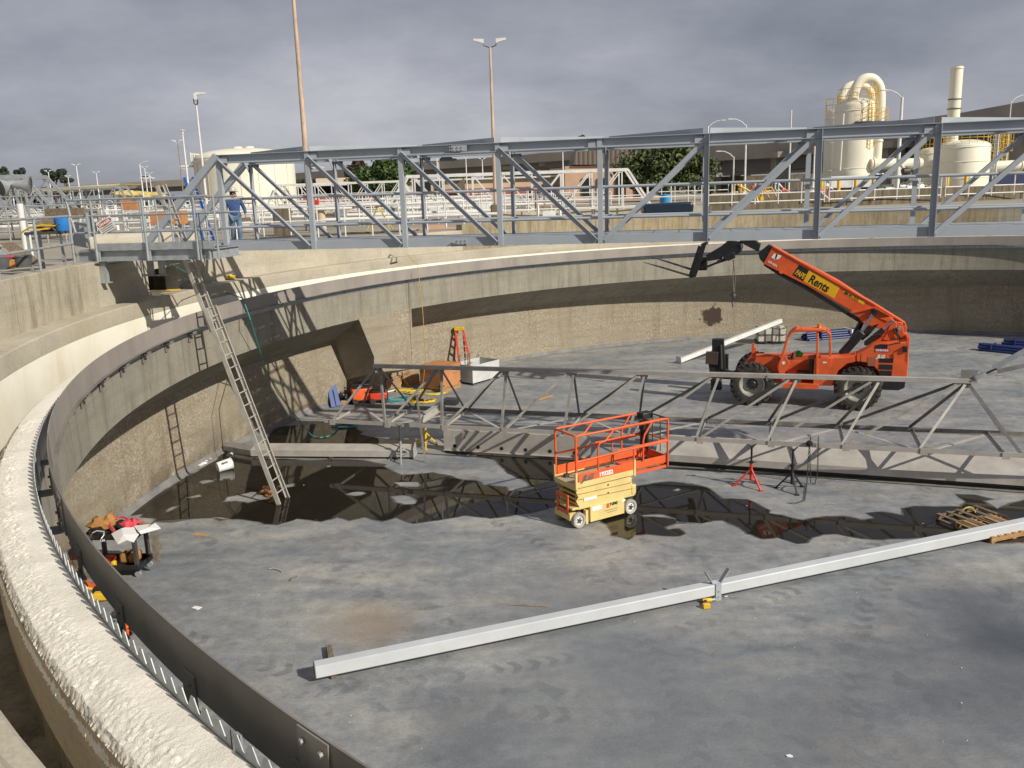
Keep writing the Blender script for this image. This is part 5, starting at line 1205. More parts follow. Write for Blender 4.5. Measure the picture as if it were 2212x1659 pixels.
text('JLG', .165, 'text_gray', lift, 'lettering', (-.64, -.0205, PZ+.12), (1, 0, 0), (0, 0, 1), .004, .010, 'LEFT', 1.15, .35)
text('1932E2', .125, 'text_white', lift, 'lettering', (-.20, -.0205, PZ+.135), (1, 0, 0), (0, 0, 1), .004, .006, 'LEFT', 1.0)
text('NMI', .10, 'text_black', lift, 'lettering', (.10, -.001, .328), (1, 0, 0), (0, 0, 1), .002, .003, 'LEFT', 1.15)
lb_((.045, -.002, .345), (.075, .004, .10), 'logo_square', 'orange', 0)
lb_((-.24, -.002, .35), (.26, .004, .09), 'decal', 'paper', 0); lb_((.47, -.002, .37), (.10, .004, .05), 'decal', 'paper', 0); lb_((-.40, .02, .60), (.34, .006, .06), 'decal', 'paper', 0)
for i in range(2): lb_((.14+.02*i, -.002, .24-.05*i), (.36-.1*i, .004, .018), 'small_print', 'text_gray' if False else M('faded_print', (.40, .33, .2)) if 'fp' not in MT else MT['fp'], 0); MT['fp'] = bpy.data.materials['faded_print']
# ================================================================== person behind the bridge
pr = thing('person', 'person in a blue work shirt, jeans and hard hat walking behind the bridge rails', 'person', ony(ZP(330, 1225), 28.6), world=True)
FP = V((pr.location.x, pr.location.y, GZ)); pr.location = FP
fz = (CAMP-FP); fz.z = 0; fz.normalize(); sxv = V((-fz.y, fz.x, 0))     # facing the camera; sxv = image left .. his right? 
sxv = V((fz.y, -fz.x, 0)) if V((fz.y, -fz.x, 0)).x > 0 else V((-fz.y, fz.x, 0))   # towards image right
def pt(x, f, z): return FP+sxv*x+fz*f+V((0, 0, z))
def skin(name, pts, edges, mat, par, root=0, sub=2):
    me = bpy.data.meshes.new(name); me.from_pydata([tuple(p-FP) for p, r in pts], edges, [])
    o = bpy.data.objects.new(name, me); COL.objects.link(o); o.parent = par
    o.modifiers.new('skin', 'SKIN'); s_ = o.modifiers.new('sub', 'SUBSURF'); s_.levels = s_.render_levels = sub
    for i, (p, r) in enumerate(pts):
        sv = me.skin_vertices[0].data[i]; sv.radius = (r, r) if not isinstance(r, tuple) else r; sv.use_root = i == root
    me.materials.append(MT[mat]); o.modifiers['skin'].use_smooth_shade = True; return o
H = 1.80
J = dict(pel=(0, 0, .97), hl=(-.10, 0, .92), hr=(.10, 0, .92), kl=(-.10, -.06, .50), kr=(.11, .10, .52), al=(-.11, -.20, .12), ar=(.10, .04, .09), tl=(-.13, -.08, .03), tr=(.11, .18, .03),
         wa=(0, 0, 1.10), ch=(0, .02, 1.34), nk=(0, .03, 1.50), hd0=(0, .05, 1.60), hd1=(0, .06, 1.68), hd2=(0, .05, 1.74), sl=(-.20, .01, 1.44), sr=(.20, .01, 1.44), el=(-.29, -.04, 1.17), er=(.31, -.03, 1.18), wl=(-.27, .08, .96), wr=(.33, .08, .97), fl=(-.26, .12, .87), fr_=(.33, .12, .88))
P_ = {k: pt(*v) for k, v in J.items()}
ks = list(J); ix = {k: i for i, k in enumerate(ks)}
rad = dict(pel=.13, hl=.09, hr=.09, kl=.062, kr=.062, al=.045, ar=.045, tl=.04, tr=.04, wa=.12, ch=.14, nk=.055, hd0=.07, hd1=.088, hd2=.085, sl=.065, sr=.065, el=.045, er=.045, wl=.03, wr=.03, fl=.028, fr_=.028)
ed = [('pel', 'hl'), ('hl', 'kl'), ('kl', 'al'), ('al', 'tl'), ('pel', 'hr'), ('hr', 'kr'), ('kr', 'ar'), ('ar', 'tr'), ('pel', 'wa'), ('wa', 'ch'), ('ch', 'nk'), ('nk', 'hd0'), ('hd0', 'hd1'), ('hd1', 'hd2'), ('ch', 'sl'), ('sl', 'el'), ('el', 'wl'), ('wl', 'fl'), ('ch', 'sr'), ('sr', 'er'), ('er', 'wr'), ('wr', 'fr_')]
body = skin('body', [(P_[k], rad[k]) for k in ks], [(ix[a], ix[c]) for a, c in ed], 'skin', pr)
# fingers and thumb, a nose and ears so that the figure reads close up
b = B()
for s, k in ((-1, 'fl'), (1, 'fr_')):
    for i in range(4):
        a_ = P_[k]+fz*(.03-.018*i)+V((0, 0, -.005)); b.tube([a_, a_+V((0, 0, -.045+.006*abs(i-1)))+fz*.012, a_+V((0, 0, -.075+.008*abs(i-1)))+fz*.03], [.009, .0085, .006], 6)
    a_ = P_[k]+fz*.035+V((0, 0, .03)); b.tube([a_, a_+fz*.03+V((0, 0, -.03)), a_+fz*.035+V((0, 0, -.06))], [.010, .009, .007], 6)
mk('fingers', b, 'skin', pr)
b = B(); b.blob(pt(0, .155, 1.655), (.016, .022, .03), 1, .1)
for s in (-1, 1): b.blob(pt(.088*s, .05, 1.66), (.014, .025, .035), 2, .1)
mk('nose_and_ears', b, 'skin', pr)
b = B()
for s in (-1, 1): b.box(pt(.035*s, .142, 1.685), (.05, .02, .025), (sxv, fz, V((0, 0, 1))))
b.box(pt(0, .143, 1.69), (.03, .012, .008), (sxv, fz, V((0, 0, 1)))); mk('safety_glasses', b, 'glass_dark', pr)
b = B(); b.box(pt(0, .136, 1.612), (.05, .01, .010), (sxv, fz, V((0, 0, 1)))); mk('mouth', b, 'pink', pr)
sh = [('pel', .175), ('wa', .165), ('ch', .175), ('nk', .075), ('sl', .085), ('sr', .085), ('el', .064), ('er', .064), ('wl', .045), ('wr', .045)]
si = {k: i for i, (k, r) in enumerate(sh)}
pts_ = [((P_[k]+V((0, 0, -.10)) if k == 'pel' else P_[k]+V((0, 0, -.02)) if k == 'nk' else P_[k]+(V((0, 0, .05)) if k in ('wl', 'wr') else V((0, 0, 0)))), r) for k, r in sh]
skin('shirt', pts_, [(si[a], si[c]) for a, c in (('pel', 'wa'), ('wa', 'ch'), ('ch', 'nk'), ('ch', 'sl'), ('sl', 'el'), ('el', 'wl'), ('ch', 'sr'), ('sr', 'er'), ('er', 'wr'))], 'shirt', pr)
je = [('pel', .15), ('hl', .115), ('kl', .088), ('al', .078), ('hr', .115), ('kr', .088), ('ar', .078)]
ji = {k: i for i, (k, r) in enumerate(je)}
skin('jeans', [(P_[k]-V((0, 0, .02 if k[0] == 'a' else .0)), r) for k, r in je], [(ji[a], ji[c]) for a, c in (('pel', 'hl'), ('hl', 'kl'), ('kl', 'al'), ('pel', 'hr'), ('hr', 'kr'), ('kr', 'ar'))], 'denim', pr)
for k0, k1 in (('al', 'tl'), ('ar', 'tr')):
    b = B(); m_ = (P_[k0]+P_[k1])/2; b.blob(V((m_.x, m_.y, GZ+.06))+fz*.03, (.065, .065, .06), 3, .1); b.blob(V((P_[k1].x, P_[k1].y, GZ+.045))+fz*.03, (.06, .11, .05), 4, .1); mk('boot', b, 'black', pr)
b = B(); b.blob(pt(0, .105, 1.475), (.07, .05, .06), 5, .1); mk('neckline', b, MT['orange_pale'], pr)
b = B(); c_ = pt(0, .05, 1.735); b.lathe([(.185, -.01), (.165, .0), (.125, .005), (.122, .06), (.09, .115), (.04, .135), (0, .138)], c_, (0, .05, 1), 20); MT['hat'] = M('worn_white_hat', (.55, .52, .48), .5, 0, .3, 14, 0, 40, .6, (.10, .07, .06), 16); mk('hard_hat', b, 'hat', pr)
b = B(); b.lathe([(.098, -.15), (.104, -.05), (.10, .02)], pt(0, .035, 1.735), (0, 0, 1), 14, PI*.0+1.0, PI*2-1.0+0.0); mk('hair', b, 'trunk', pr)
# ================================================================== goods by the back wall
def ov(p, y): return ony(p, y)
c0, c1, c2 = onz(ZV(925, 1032)), onz(ZV(1238, 1100)), onz(ZV(1508, 1012))
ux_ = (c2-c1); ux_.z = 0; wl_ = ux_.length; ux_.normalize(); uy_ = V((-ux_.y, ux_.x, 0)); dl = 1.05
cr = thing('plywood_crate', 'large orange plywood crate strapped on a wooden pallet by the back wall', 'crate', c1, math.atan2(ux_.y, ux_.x))
b = B(); b.box((wl_/2, dl/2, .14+.38), (wl_, dl, .76)); mk('box', b, 'plywood', cr, bev=.01)
b = B(); b.box((wl_/2, dl/2, .915), (wl_+.05, dl+.05, .03)); mk('lid', b, 'plywood', cr)
for y in (.05, dl/2, dl-.05):
    b = B(); b.box((wl_/2, y, .05), (wl_, .09, .1)); mk('pallet_runner', b, 'wood', cr)
b = B(); b.box((wl_/2, dl/2, .12), (wl_+.04, dl+.04, .03)); mk('pallet_deck', b, 'wood', cr)
for x in (.0, wl_):
    b = B(); b.box((x, -.006, .24), (.16, .012, .06)); b.box((x+(-.006 if x == 0 else .006), .08, .24), (.012, .16, .06)); mk('corner_bracket', b, 'black', cr)
b = B(); b.box((wl_*.7, -.003, .62), (.28, .004, .05)); mk('stencil', b, MT['rust'], cr)
b0, b1, b2 = onz(ZV(1512, 955)), onz(ZV(1690, 990)), onz(ZV(2088, 880))
ux_ = b2-b1; wl2 = ux_.length; ux_.normalize(); uy2 = V((-ux_.y, ux_.x, 0))
bn = thing('steel_bin', 'open white steel bin with jack stands inside by the red step ladder', 'bin', b1, math.atan2(ux_.y, ux_.x))
d2, h2 = 1.0, .66
MT['bin'] = M('pale_gray_bin', (.55, .56, .56), .5, 0, .1, 2, 0, 40, .3, (.35, .33, .3), 5)
for c, s in (((wl2/2, 0, .08+h2/2), (wl2, .012, h2)), ((wl2/2, d2, .08+h2/2), (wl2, .012, h2)), ((0, d2/2, .08+h2/2), (.012, d2, h2)), ((wl2, d2/2, .08+h2/2), (.012, d2, h2))):
    b = B(); b.box(c, s); mk('side_panel', b, 'bin', bn)
b = B(); b.box((wl2/2, d2/2, .09), (wl2, d2, .02)); mk('bottom', b, 'dark', bn)
for x, y in ((.06, .06), (wl2-.06, .06), (.06, d2-.06), (wl2-.06, d2-.06)):
    b = B(); b.box((x, y, .04), (.12, .12, .08)); mk('foot', b, 'dark', bn)
for x, y in ((wl2-.1, d2-.0), (.1, d2)):
    b = B(); b.lathe([(.06, -.012), (.08, 0), (.06, .012), (.045, 0)], (x, y, .08+h2+.05), (0, 1, 0), 14); mk('lifting_eye', b, 'dark', bn)
bm_ = Matrix.Rotation(math.atan2(ux_.y, ux_.x), 4, 'Z')
for i, (x, y, m_, lab) in enumerate(((.12, .75, 'old_wood', 'left'), (.42, .6, 'galv', 'middle'), (.68, .75, 'yellow', 'right'))):
    q_ = b1+bm_ @ V((x, y, .10))
    jk = jack(q_, 1.0, m_, 'rust', ('rusty brown-legged', 'gray-legged', 'yellow-legged')[i]+' jack stand stored upright in the white steel bin', .14, .4*i)
# blue panels against the wall
p0 = onz(ZW(330, 938)); p1 = onz(ZW(490, 905))
bl_ = thing('folded_sheet', 'two dark blue folded steel panels leaning upright on the left wall', 'panel', p0, world=True)
tp = ony(ZW(262, 560), p0.y+.35)
for i in range(2):
    b = B(); o_ = (p1-p0)*.5*i; up2 = (tp-p0)
    b.prism([(0, 0), ((p1-p0).length*.48, 0), ((p1-p0).length*.36, up2.length), (-.02, up2.length)], p0+o_+V((0, .04*i, 0)), (p1-p0).normalized(), up2.normalized(), (p1-p0).normalized().cross(up2.normalized()), .05); mk('leaf', b, M('royal_blue_paint', (.03, .075, .26), .45, 0, .12, 3) if i == 0 else bpy.data.materials['royal_blue_paint'], bl_, bev=.008)
# generator, compressor, hoses
def gen(base, rz, name, label, bodymat, topmat, s=(.62, .45, .36)):
    th = thing(name, label, name.split('_')[-1], base, rz)
    b = B(); b.box((0, 0, .12+s[2]/2), s); mk('body', b, bodymat, th, bev=.05)
    b = B(); b.box((0, 0, .12+s[2]+.07), (s[0]*.8, s[1]*.75, .16)); mk('engine', b, topmat, th, bev=.03)
    b = B()
    for y in (-s[1]/2, s[1]/2): b.tube([(-s[0]/2, y, .1), (-s[0]/2, y, .12+s[2]+.16), (s[0]/2, y, .12+s[2]+.16), (s[0]/2, y, .1)], .016, 6)
    mk('frame', b, 'black', th)
    b = B()
    for x in (-s[0]/2+.1, s[0]/2-.1):
        for y in (-s[1]/2, s[1]/2): b.lathe([(0, -.03), (.09, -.03), (.1, 0), (.09, .03), (0, .03)], (x, y, .1), (0, 1, 0), 14)
    mk('wheels', b, 'rubber', th); return th
gen(onz(ZW(870, 850)), .3, 'orange_generator', 'orange welding generator with black top between the wall and the truss', 'orange', 'black', (.75, .5, .42))
gen(onz(ZW(1140, 850)), .2, 'red_compressor', 'red air compressor with black motor right of the orange generator', MT['red'], 'black', (.62, .4, .26))
b = B(); c_ = onz(ZW(640, 860)); b.blob(c_+V((0, 0, .14)), (.28, .2, .16), 4, .6); b.blob(c_+V((-.25, .1, .2)), (.16, .14, .16), 6, .5); one('tool_bag', b, 'black', 'heap of black tool bags left of the orange generator', 'bag')
b = B(); b.box(onz(ZW(545, 850), .07), (.2, .16, .13)); one('brown_box', b, 'card', 'small brown cardboard box in front of the blue panels', 'box', bev=.01)
def coil(c, r, n, mat, name, label, cat, amp=.3, rr=.012, seed=0):
    b = B(); pts = []
    for i in range(n*14):
        a = 2*PI*i/14; k = 1+amp*mnoise.noise(V((i*.23, seed, 0))); e = V((mnoise.noise(V((i*.15, 3, seed))), mnoise.noise(V((i*.15, 9, seed))), 0))*r*amp
        pts.append(c+V((math.cos(a)*r*k*1.5, math.sin(a)*r*k, .02+.06*abs(mnoise.noise(V((i*.4, seed, 5))))))+e)
    b.tube(pts, rr, 6); return one(name, b, mat, label, cat)
coil(onz(ZW(1440, 800)), .28, 7, 'teal', 'teal_hose', 'loose coil of teal air hose right of the red compressor', 'hose', .6, .011, 1)
coil(onz(ZW(1940, 690)), .42, 8, 'hose_yellow', 'yellow_hose', 'wide coil of yellow hose in front of the plywood crate', 'hose', .5, .014, 2)
coil(onz(ZW(1870, 830)), .28, 7, 'yellow', 'yellow_cable', 'tight heap of bright yellow cable beside the truss left end', 'cable', .8, .022, 3)
coil(onz(ZW(580, 1250)), .26, 5, 'teal', 'teal_hose', 'coil of teal hose in the upper puddle below the truss left end', 'hose', .5, .010, 4)
b = B(); c_ = onz(ZW(1850, 770), .12); b.blob(c_, (.3, .22, .13), 9, .6); one('tool_bag', b, 'cloth_gray', 'dark tool bag on top of the heap of yellow cable', 'bag')
# yellow pipe bender stand, cardboard boxes, long timber by the wall
q_ = onz(ZV(640, 1010)); tp = ony(ZV(607, 470), q_.y+.25)
yp = thing('pipe_stand', 'tall thin yellow pole on a tripod leaning by the cardboard boxes', 'stand', q_, world=True)
b = B(); b.cyl(q_.lerp(tp, .42), tp, .045, 10); mk('pole', b, 'yellow', yp)
b = B(); b.cyl(q_+V((0, 0, .1)), q_.lerp(tp, .46), .028, 8); mk('lower_pole', b, 'dark', yp)
for a in (0, 2.1, 4.2):
    b = B(); b.bar(q_.lerp(tp, .25), q_+V((math.cos(a)*.22, math.sin(a)*.22, .01)), .03, .03); mk('leg', b, 'yellow', yp)
for i, (x, y, s_, m_, lab) in enumerate(((500, 1035, (.55, .4, .34), 'card', 'cardboard box with a dark end left of the yellow pole'), (585, 1000, (.3, .36, .38), 'card', 'tall narrow cardboard box directly behind the yellow pole'), (740, 985, (.75, .55, .40), 'card', 'big cardboard box in shade between the pole and the plywood crate'))):
    th = thing('cardboard_box', lab, 'box', onz(ZV(x, y)), .25, 'cardboard boxes by the wall'); b = B(); b.box((0, .2, s_[2]/2), s_); mk('carton', b, m_, th, bev=.008)
    b = B(); b.box((-.1, .2, s_[2]+.03), (s_[0]*.4, s_[1], .01), (V((.9, 0, .35)), V((0, 1, 0)), V((-.35, 0, .9)))); mk('flap', b, m_, th)
b = B(); b.bar(onz(ZV(530, 1065), .05), onz(ZV(785, 1045), .05), .12, .08); one('timber', b, 'yellow', 'yellow painted timber lying on the floor below the cardboard boxes', 'timber', bev=.006)
b = B(); b.cyl(onz(ZV(360, 1095), .04), onz(ZV(540, 1055), .04), .03, 8); one('white_pipe', b, 'white', 'short white pipe on the floor left of the yellow timber', 'pipe')
b = B(); p, q = onz(Z6(205, 235), .04), onz(Z6(370, 188), .04); b.bar(p, q, .10, .06); one('timber_block', b, 'wood', 'short orange-brown timber lying alone on the floor behind the truss', 'timber', bev=.005)
# stacked concrete weights on a pallet, behind the telehandler
w0_ = onz(Z5(650, 965)); w3 = onz(Z5(915, 975)); wu_ = V((w3.x-w0_.x, 0.15*(w3.x-w0_.x)*-1, 0)); ww = wu_.length/4; wu_.normalize(); wv_ = V((-wu_.y, wu_.x, 0))
wu_ = (wu_).normalized()
dk = thing('low_pallet', 'dark timber pallet below the wired white blocks', 'pallet', w0_, math.atan2(wu_.y, wu_.x))
for i in range(3):
    b = B(); b.box((ww*2, .1+.4*i, .05), (ww*4, .1, .1)); mk('runner', b, 'dark', dk)
MT['blk_w'] = M('white_block', (.62, .59, .52), .85, 0, .12, 4, .1, 40, .4, (.34, .31, .26), 5)
MT['blk_g'] = M('gray_block', (.30, .285, .25), .9, 0, .15, 4, .1, 40, .4, (.18, .17, .15), 5)
labs = [['pale streaked block at the lower left of the wired stack', 'plain gray block, lower row, second from the left of the wired stack', 'white block with a rust stain in the lower row of the wired stack', 'white block at the lower right of the wired stack'],
        ['dark gray and white block behind the propped beam in the upper row', 'cream block in the upper row, second from left', 'gray block in the upper row, third from left', 'clean white block at the upper right of the wired stack']]
for r_ in range(2):
    for c_i in range(4):
        th = thing('concrete_block', labs[r_][c_i], 'block', w0_+wu_*(ww*(c_i+.5))+wv_*.3+V((0, 0, .10+r_*ww*.99)), math.atan2(wu_.y, wu_.x), 'wired stack of concrete blocks')
        b = B(); b.box((0, 0, ww*.48), (ww*.93, .9, ww*.95)); mk('body', b, ('blk_w', 'blk_g', 'blk_w', 'blk_w')[c_i] if r_ == 0 else ('blk_g', 'blk_w', 'blk_g', 'blk_w')[c_i], th, bev=.04)
        if (r_, c_i) == (0, 2): b = B(); b.prism([(-.03, .05), (.04, .05), (.06, .2), (.01, .3), (-.02, .2)], (0, -.453, 0), EX, EZ, EY, .004); mk('rust_stain', b, 'rust', th)
b = B()
for x in (.02, 1.0, 2.0, 3.0, 3.98): b.tube([w0_+wu_*(ww*x)-wv_*.16+V((0, 0, z_)) for z_ in (.1, .4, .8)]+[w0_+wu_*(ww*x)+wv_*.3+V((0, 0, .10+ww*2.02))], .012, 5)
for z_ in (.12, .1+ww, .1+ww*1.98): b.tube([w0_+wu_*(ww*i*.5)-wv_*.165+V((0, 0, z_-.03*math.sin(i*1.3))) for i in range(9)], .012, 5)
b.tube([w0_+wu_*(ww*x)-wv_*.2+V((0, 0, z_)) for x, z_ in ((1, .12), (1.3, .05), (1.7, .03), (2, .14), (2.4, .03), (2.8, .12))], .014, 5)
one('wire_sling', b, 'dark', 'dark wire slings tied round the stack of white blocks', 'sling')
# bundles of blue pipes
def bundle(p, q, n, lab, rr=.045, sp=.1, up=.0, rows=3, mat='navy'):
    th = thing('pipe_bundle', lab, 'pipes', p, world=True, group='bundles of blue pipes'); d = (q-p).normalized(); sdv = V((-d.y, d.x, 0))
    for r_ in range(rows):
        for i in range(n-r_):
            o_ = sdv*((i+r_*.5)*sp)+V((0, 0, rr+r_*sp*.87)); j = random.uniform(-.12, .12); b = B(); b.cyl(p+o_+d*j, q+o_+d*j, rr, 8); mk('pipe', b, mat, th)
    for k_ in (.2, .75):
        b = B(); m_ = p.lerp(q, k_); w_ = n*sp
        b.box(m_+sdv*(w_/2-.05)+V((0, 0, rows*sp*.87/2)), (.06, w_+.04, rows*sp*.9+.03), (d, sdv, V((0, 0, 1)))); mk('strap', b, 'text_white' if k_ > .5 else 'navy', th)
    return th
bundle(onz(Z5(1095, 945)), onz(Z5(1560, 905)), 6, 'bundle of dark blue pipes on the floor behind the telehandler cab', .05, .11, rows=4)
bundle(onz(fr(2000, 700, .22604)(1720, 690)), onz(fr(2000, 700, .22604)(2400, 760)), 5, 'nearer bundle of dark blue pipes at the right edge of the floor', .05, .11, rows=3)
bundle(onz(fr(2000, 700, .22604)(1985, 645)), onz(fr(2000, 700, .22604)(2600, 690)), 5, 'farther bundle of dark blue pipes at the right edge below the shaded wall', .05, .11, rows=3)
# ================================================================== left foreground: tool cart and tools on the floor
k0, k1 = onz(ZX(1060, 1150)), onz(ZX(1340, 1170))
ct = thing('tool_cart', 'black plastic tool cart heaped with bags and papers by the left wall', 'cart', onz(ZX(1150, 1120)), world=True)
cb_ = onz(ZX(1335, 1185)); cdir = V((.42, -.9, 0)).normalized()
cu = (onz(ZX(1530, 960))-cb_); cu.z = 0; cu.normalize(); cw = V((-cu.y, cu.x, 0)); CL, CWd = 1.0, .56
cu = (onz(ZX(1335, 1185))-onz(ZX(640, 1185))); cu.z = 0; cu.normalize(); cn = V((-cu.y, cu.x, 0))
o_ = cb_
def kp(x, y, z): return o_-cu*x+cn*y+V((0, 0, z))
AXC = (cu, cn, V((0, 0, 1)))
for x, y in ((.06, .05), (CL-.06, .05), (.06, CWd-.05), (CL-.06, CWd-.05)):
    b = B(); b.lathe([(0, -.022), (.06, -.022), (.062, 0), (.06, .022), (0, .022)], kp(x, y, .062), cn, 16); mk('caster', b, 'galv', ct)
    b = B(); b.box(kp(x, y, .50), (.075, .075, .62), AXC); mk('post', b, 'dark', ct, bev=.01)
for z_ in (.17, .80):
    b = B(); b.box(kp(CL/2, CWd/2, z_), (CL, CWd, .05), AXC); mk('tray', b, 'black', ct, bev=.01)
    for x, y, sx_, sy_ in ((CL/2, 0, CL, .04), (CL/2, CWd, CL, .04), (0, CWd/2, .04, CWd), (CL, CWd/2, .04, CWd)):
        b = B(); b.box(kp(x, y, z_+.05), (sx_, sy_, .09), AXC); mk('tray_lip', b, 'black', ct, bev=.01)
b = B(); b.tube([kp(-.02, .08, .86), kp(-.14, .10, .93), kp(-.14, CWd-.1, .93), kp(-.02, CWd-.08, .86)], .022, 8); mk('handle', b, 'black', ct)
text('FRACEWELL', .10, 'text_white', ct, 'lettering', kp(.98, -.024, .83), cu, (0, 0, 1), .003, .001, 'LEFT', .62)
text('LIM', .07, 'text_white', ct, 'lettering', kp(.68, -.024, .76), cu, (0, 0, 1), .003, .001, 'LEFT', .9)
def px_cart(x, y, z): return onz(ZX(x, y), z)
# papers draped on the cart
b = B(); rows_ = [[(845, 440), (1040, 330), (1200, 295)], [(950, 615), (1105, 545), (1210, 580)]]
P3 = [px_cart(840, 435, .90), px_cart(1010, 345, .95), px_cart(1205, 295, .93), px_cart(1310, 440, .91), px_cart(1215, 580, .89), px_cart(1105, 542, .92), px_cart(950, 612, .87), px_cart(1040, 450, .96)]
b.add(P3+[p-V((0, 0, .006)) for p in P3], [(0, 1, 7, 6), (1, 2, 3, 7), (7, 3, 4, 5), (6, 7, 5), (8, 14, 15, 9), (9, 15, 11, 10), (15, 13, 12, 11), (14, 13, 15)])
one('paper_sheet', b, 'paper', 'large creased white drawing sheet spread over the tool cart', 'paper', smooth=False)
b = B(); P3 = [px_cart(1215, 300, .93), px_cart(1590, 258, .94), px_cart(1680, 345, .92), px_cart(1340, 440, .93), px_cart(1300, 400, .96), px_cart(1480, 330, .96)]
b.add(P3+[p-V((0, 0, .006)) for p in P3], [(0, 1, 5, 4), (1, 2, 5), (5, 2, 3, 4), (6, 10, 11, 7), (7, 11, 8), (11, 10, 9, 8)])
one('paper_sheet', b, 'paper', 'narrower white drawing sheet on the cart end towards the handle', 'paper', smooth=False)
b = B(); b.blob(px_cart(640, 300, .98), (.20, .15, .16), 3, .5); b.blob(px_cart(800, 270, .98), (.18, .15, .17), 5, .5); one('tool_pouch', b, 'tan', 'tan leather tool pouch on the far end of the cart', 'pouch')
b = B(); b.lathe([(.17, -.03), (.20, 0), (.17, .03), (.15, 0)], px_cart(990, 280, .98), (.3, -.5, .8), 18); b.blob(px_cart(1090, 290, .95), (.14, .12, .08), 8, .5); b.blob(px_cart(1210, 260, .95), (.15, .10, .09), 2, .6); one('red_harness', b, 'pink', 'pink and red harness strap bundle behind the papers on the cart', 'harness')
b = B(); b.blob(px_cart(990, 285, .96), (.13, .11, .08), 12, .3); one('cap', b, 'black', 'black cap lying inside the red strap loop on the cart', 'cap')
b = B(); b.bar(px_cart(1290, 255, .95), px_cart(1450, 255, .95), .03, .03); one('mallet', b, 'wood', 'thin yellow wooden handle between the red straps and papers', 'tool')
b = B(); b.blob(px_cart(620, 420, .92), (.18, .12, .1), 7, .4); one('black_bag', b, 'black', 'black bag with a pale strap at the near end of the cart', 'bag')
b = B(); b.tube([px_cart(490, 480, .9), px_cart(530, 420, 1.0), px_cart(600, 385, 1.03), px_cart(720, 400, 1.0), px_cart(715, 460, .95), px_cart(670, 520, .9)], .012, 6); one('pale_strap', b, 'alu', 'pale looped strap over the black bag on the cart', 'strap')
b = B()
for x, y0, y1 in ((1530, 420, 840), (1580, 420, 860), (1600, 400, 600)): 
    a_ = px_cart(x, y0, .86); e_ = px_cart(x+20, y1, .30); a2 = V((a_.x, a_.y, a_.z)); e2 = V((a_.x+.02, a_.y-.05, .28 if y1 > 700 else .55)); b.bar(a2, e2, .07, .025, up=(0, 1, 0))
b.box(px_cart(1670, 660, .55), (.06, .03, .1)); one('canvas_strap', b, 'cloth_gray', 'gray canvas safety strap hanging over the handle end of the cart', 'strap')
b = B(); b.box(kp(.30, .30, .32), (.34, .30, .2), AXC); one('tool_bag', b, 'tan', 'tan cloth tool bag with a black strap on the cart lower tray', 'bag', bev=.05)
b = B(); b.box(kp(.30, .30, .33), (.10, .32, .22), AXC); one('bag_strap', b, 'black', 'black strap round the tan bag on the cart lower tray', 'strap', bev=.05)
b = B(); b.box(kp(.72, .25, .27), (.2, .2, .14), AXC); one('red_case', b, 'red', 'small red tool case on the cart lower tray', 'case', bev=.02)
b = B(); b.box(kp(.55, .10, .25), (.08, .10, .12), AXC); one('yellow_tool', b, 'yellow', 'small yellow tool at the front of the cart lower tray', 'tool', bev=.02)
# saws and tools on the floor, seen between weir and baffle
def fz_(x, y, z=0.0): return onz(ZX(x, y), z)
def power(base, rz, label, body, grip, blade=None, nm='power_tool'):
    th = thing(nm, label, 'tool', base, rz)
    b = B(); b.box((0, 0, .09), (.30, .15, .15)); mk('body', b, body, th, bev=.03)
    b = B(); b.tube([(-.15, 0, .12), (-.27, 0, .17), (-.33, 0, .10), (-.25, 0, .05), (-.15, 0, .05)], .022, 8); mk('handle', b, grip, th)
    if blade: b = B(); b.lathe([(0, -.004), (blade, -.004), (blade, .004), (0, .004)], (.2, .05, blade*.9), (0, 1, 0), 24); b.box((.2, .03, .1), (.2, .02, .04)); mk('blade', b, 'galv', th)
    return th
power(fz_(230, 1000), 1.9, 'orange cut-off saw standing nearest the cart, seen through the weir gap', 'orange', 'black', .16, 'cut_off_saw')
b = B(); c_ = fz_(390, 1120); b.blob(c_+V((0, 0, .12)), (.34, .24, .17), 14, .6); one('tool_bag', b, 'cloth_gray', 'dark brown open tool bag behind the nearest orange saw', 'bag')
b = B(); p, q = fz_(420, 1215, .06), fz_(510, 1360, .03); b.bar(p, q, .05, .04); p, q = fz_(455, 1330, .03), fz_(670, 1300, .03); b.bar(p, q, .12, .05); one('orange_bracket', b, 'orange', 'flat orange tool with a dark bar below the tool bag', 'tool')
b = B(); b.tube([fz_(490, 1410, .03), fz_(560, 1400, .06), fz_(640, 1400, .06), fz_(655, 1450, .03)], .035, 8); one('curved_tool', b, 'white', 'white curved tool handle beside the flat orange tool', 'tool')
power(fz_(700, 1460), .2, 'yellow and black power drill between the white handle and the baffle', 'black', 'yellow', None, 'power_drill')
power(fz_(700, 1560), .1, 'second yellow and black power drill, nearer the camera than the first', 'yellow', 'black', None, 'power_drill')
b = B(); p, q = onz(ZL(960, 350), .03), onz(ZL(1040, 335), .03); b.bar(p, q, .12, .05); p, q = onz(ZL(930, 370), .03), onz(ZL(1070, 395), .03); b.bar(p, q, .05, .05); one('pry_bars', b, 'dark', 'dark and chrome bars lying above the near orange saw', 'bar')
b = B(); p, q = onz(ZL(970, 410), .05), onz(ZL(1070, 385), .05); b.cyl(p, q, .018, 8); one('chrome_bar', b, 'chrome', 'thin shiny chrome bar lying beside the near orange saw', 'bar')
power(onz(ZL(1085, 500)), 2.2, 'orange cut-off saw lying at the near end of the row of tools', 'orange', 'black', None, 'cut_off_saw')
b = B(); b.prism([(0, 0), (.2, .02), (.14, -.26), (.08, -.3)], onz(ZL(1040, 505), .03), (1, 0, 0), (0, 1, 0), (0, 0, 1), .1); one('orange_guard', b, 'orange', 'pointed orange blade guard beside the near orange saw', 'guard', bev=.01)
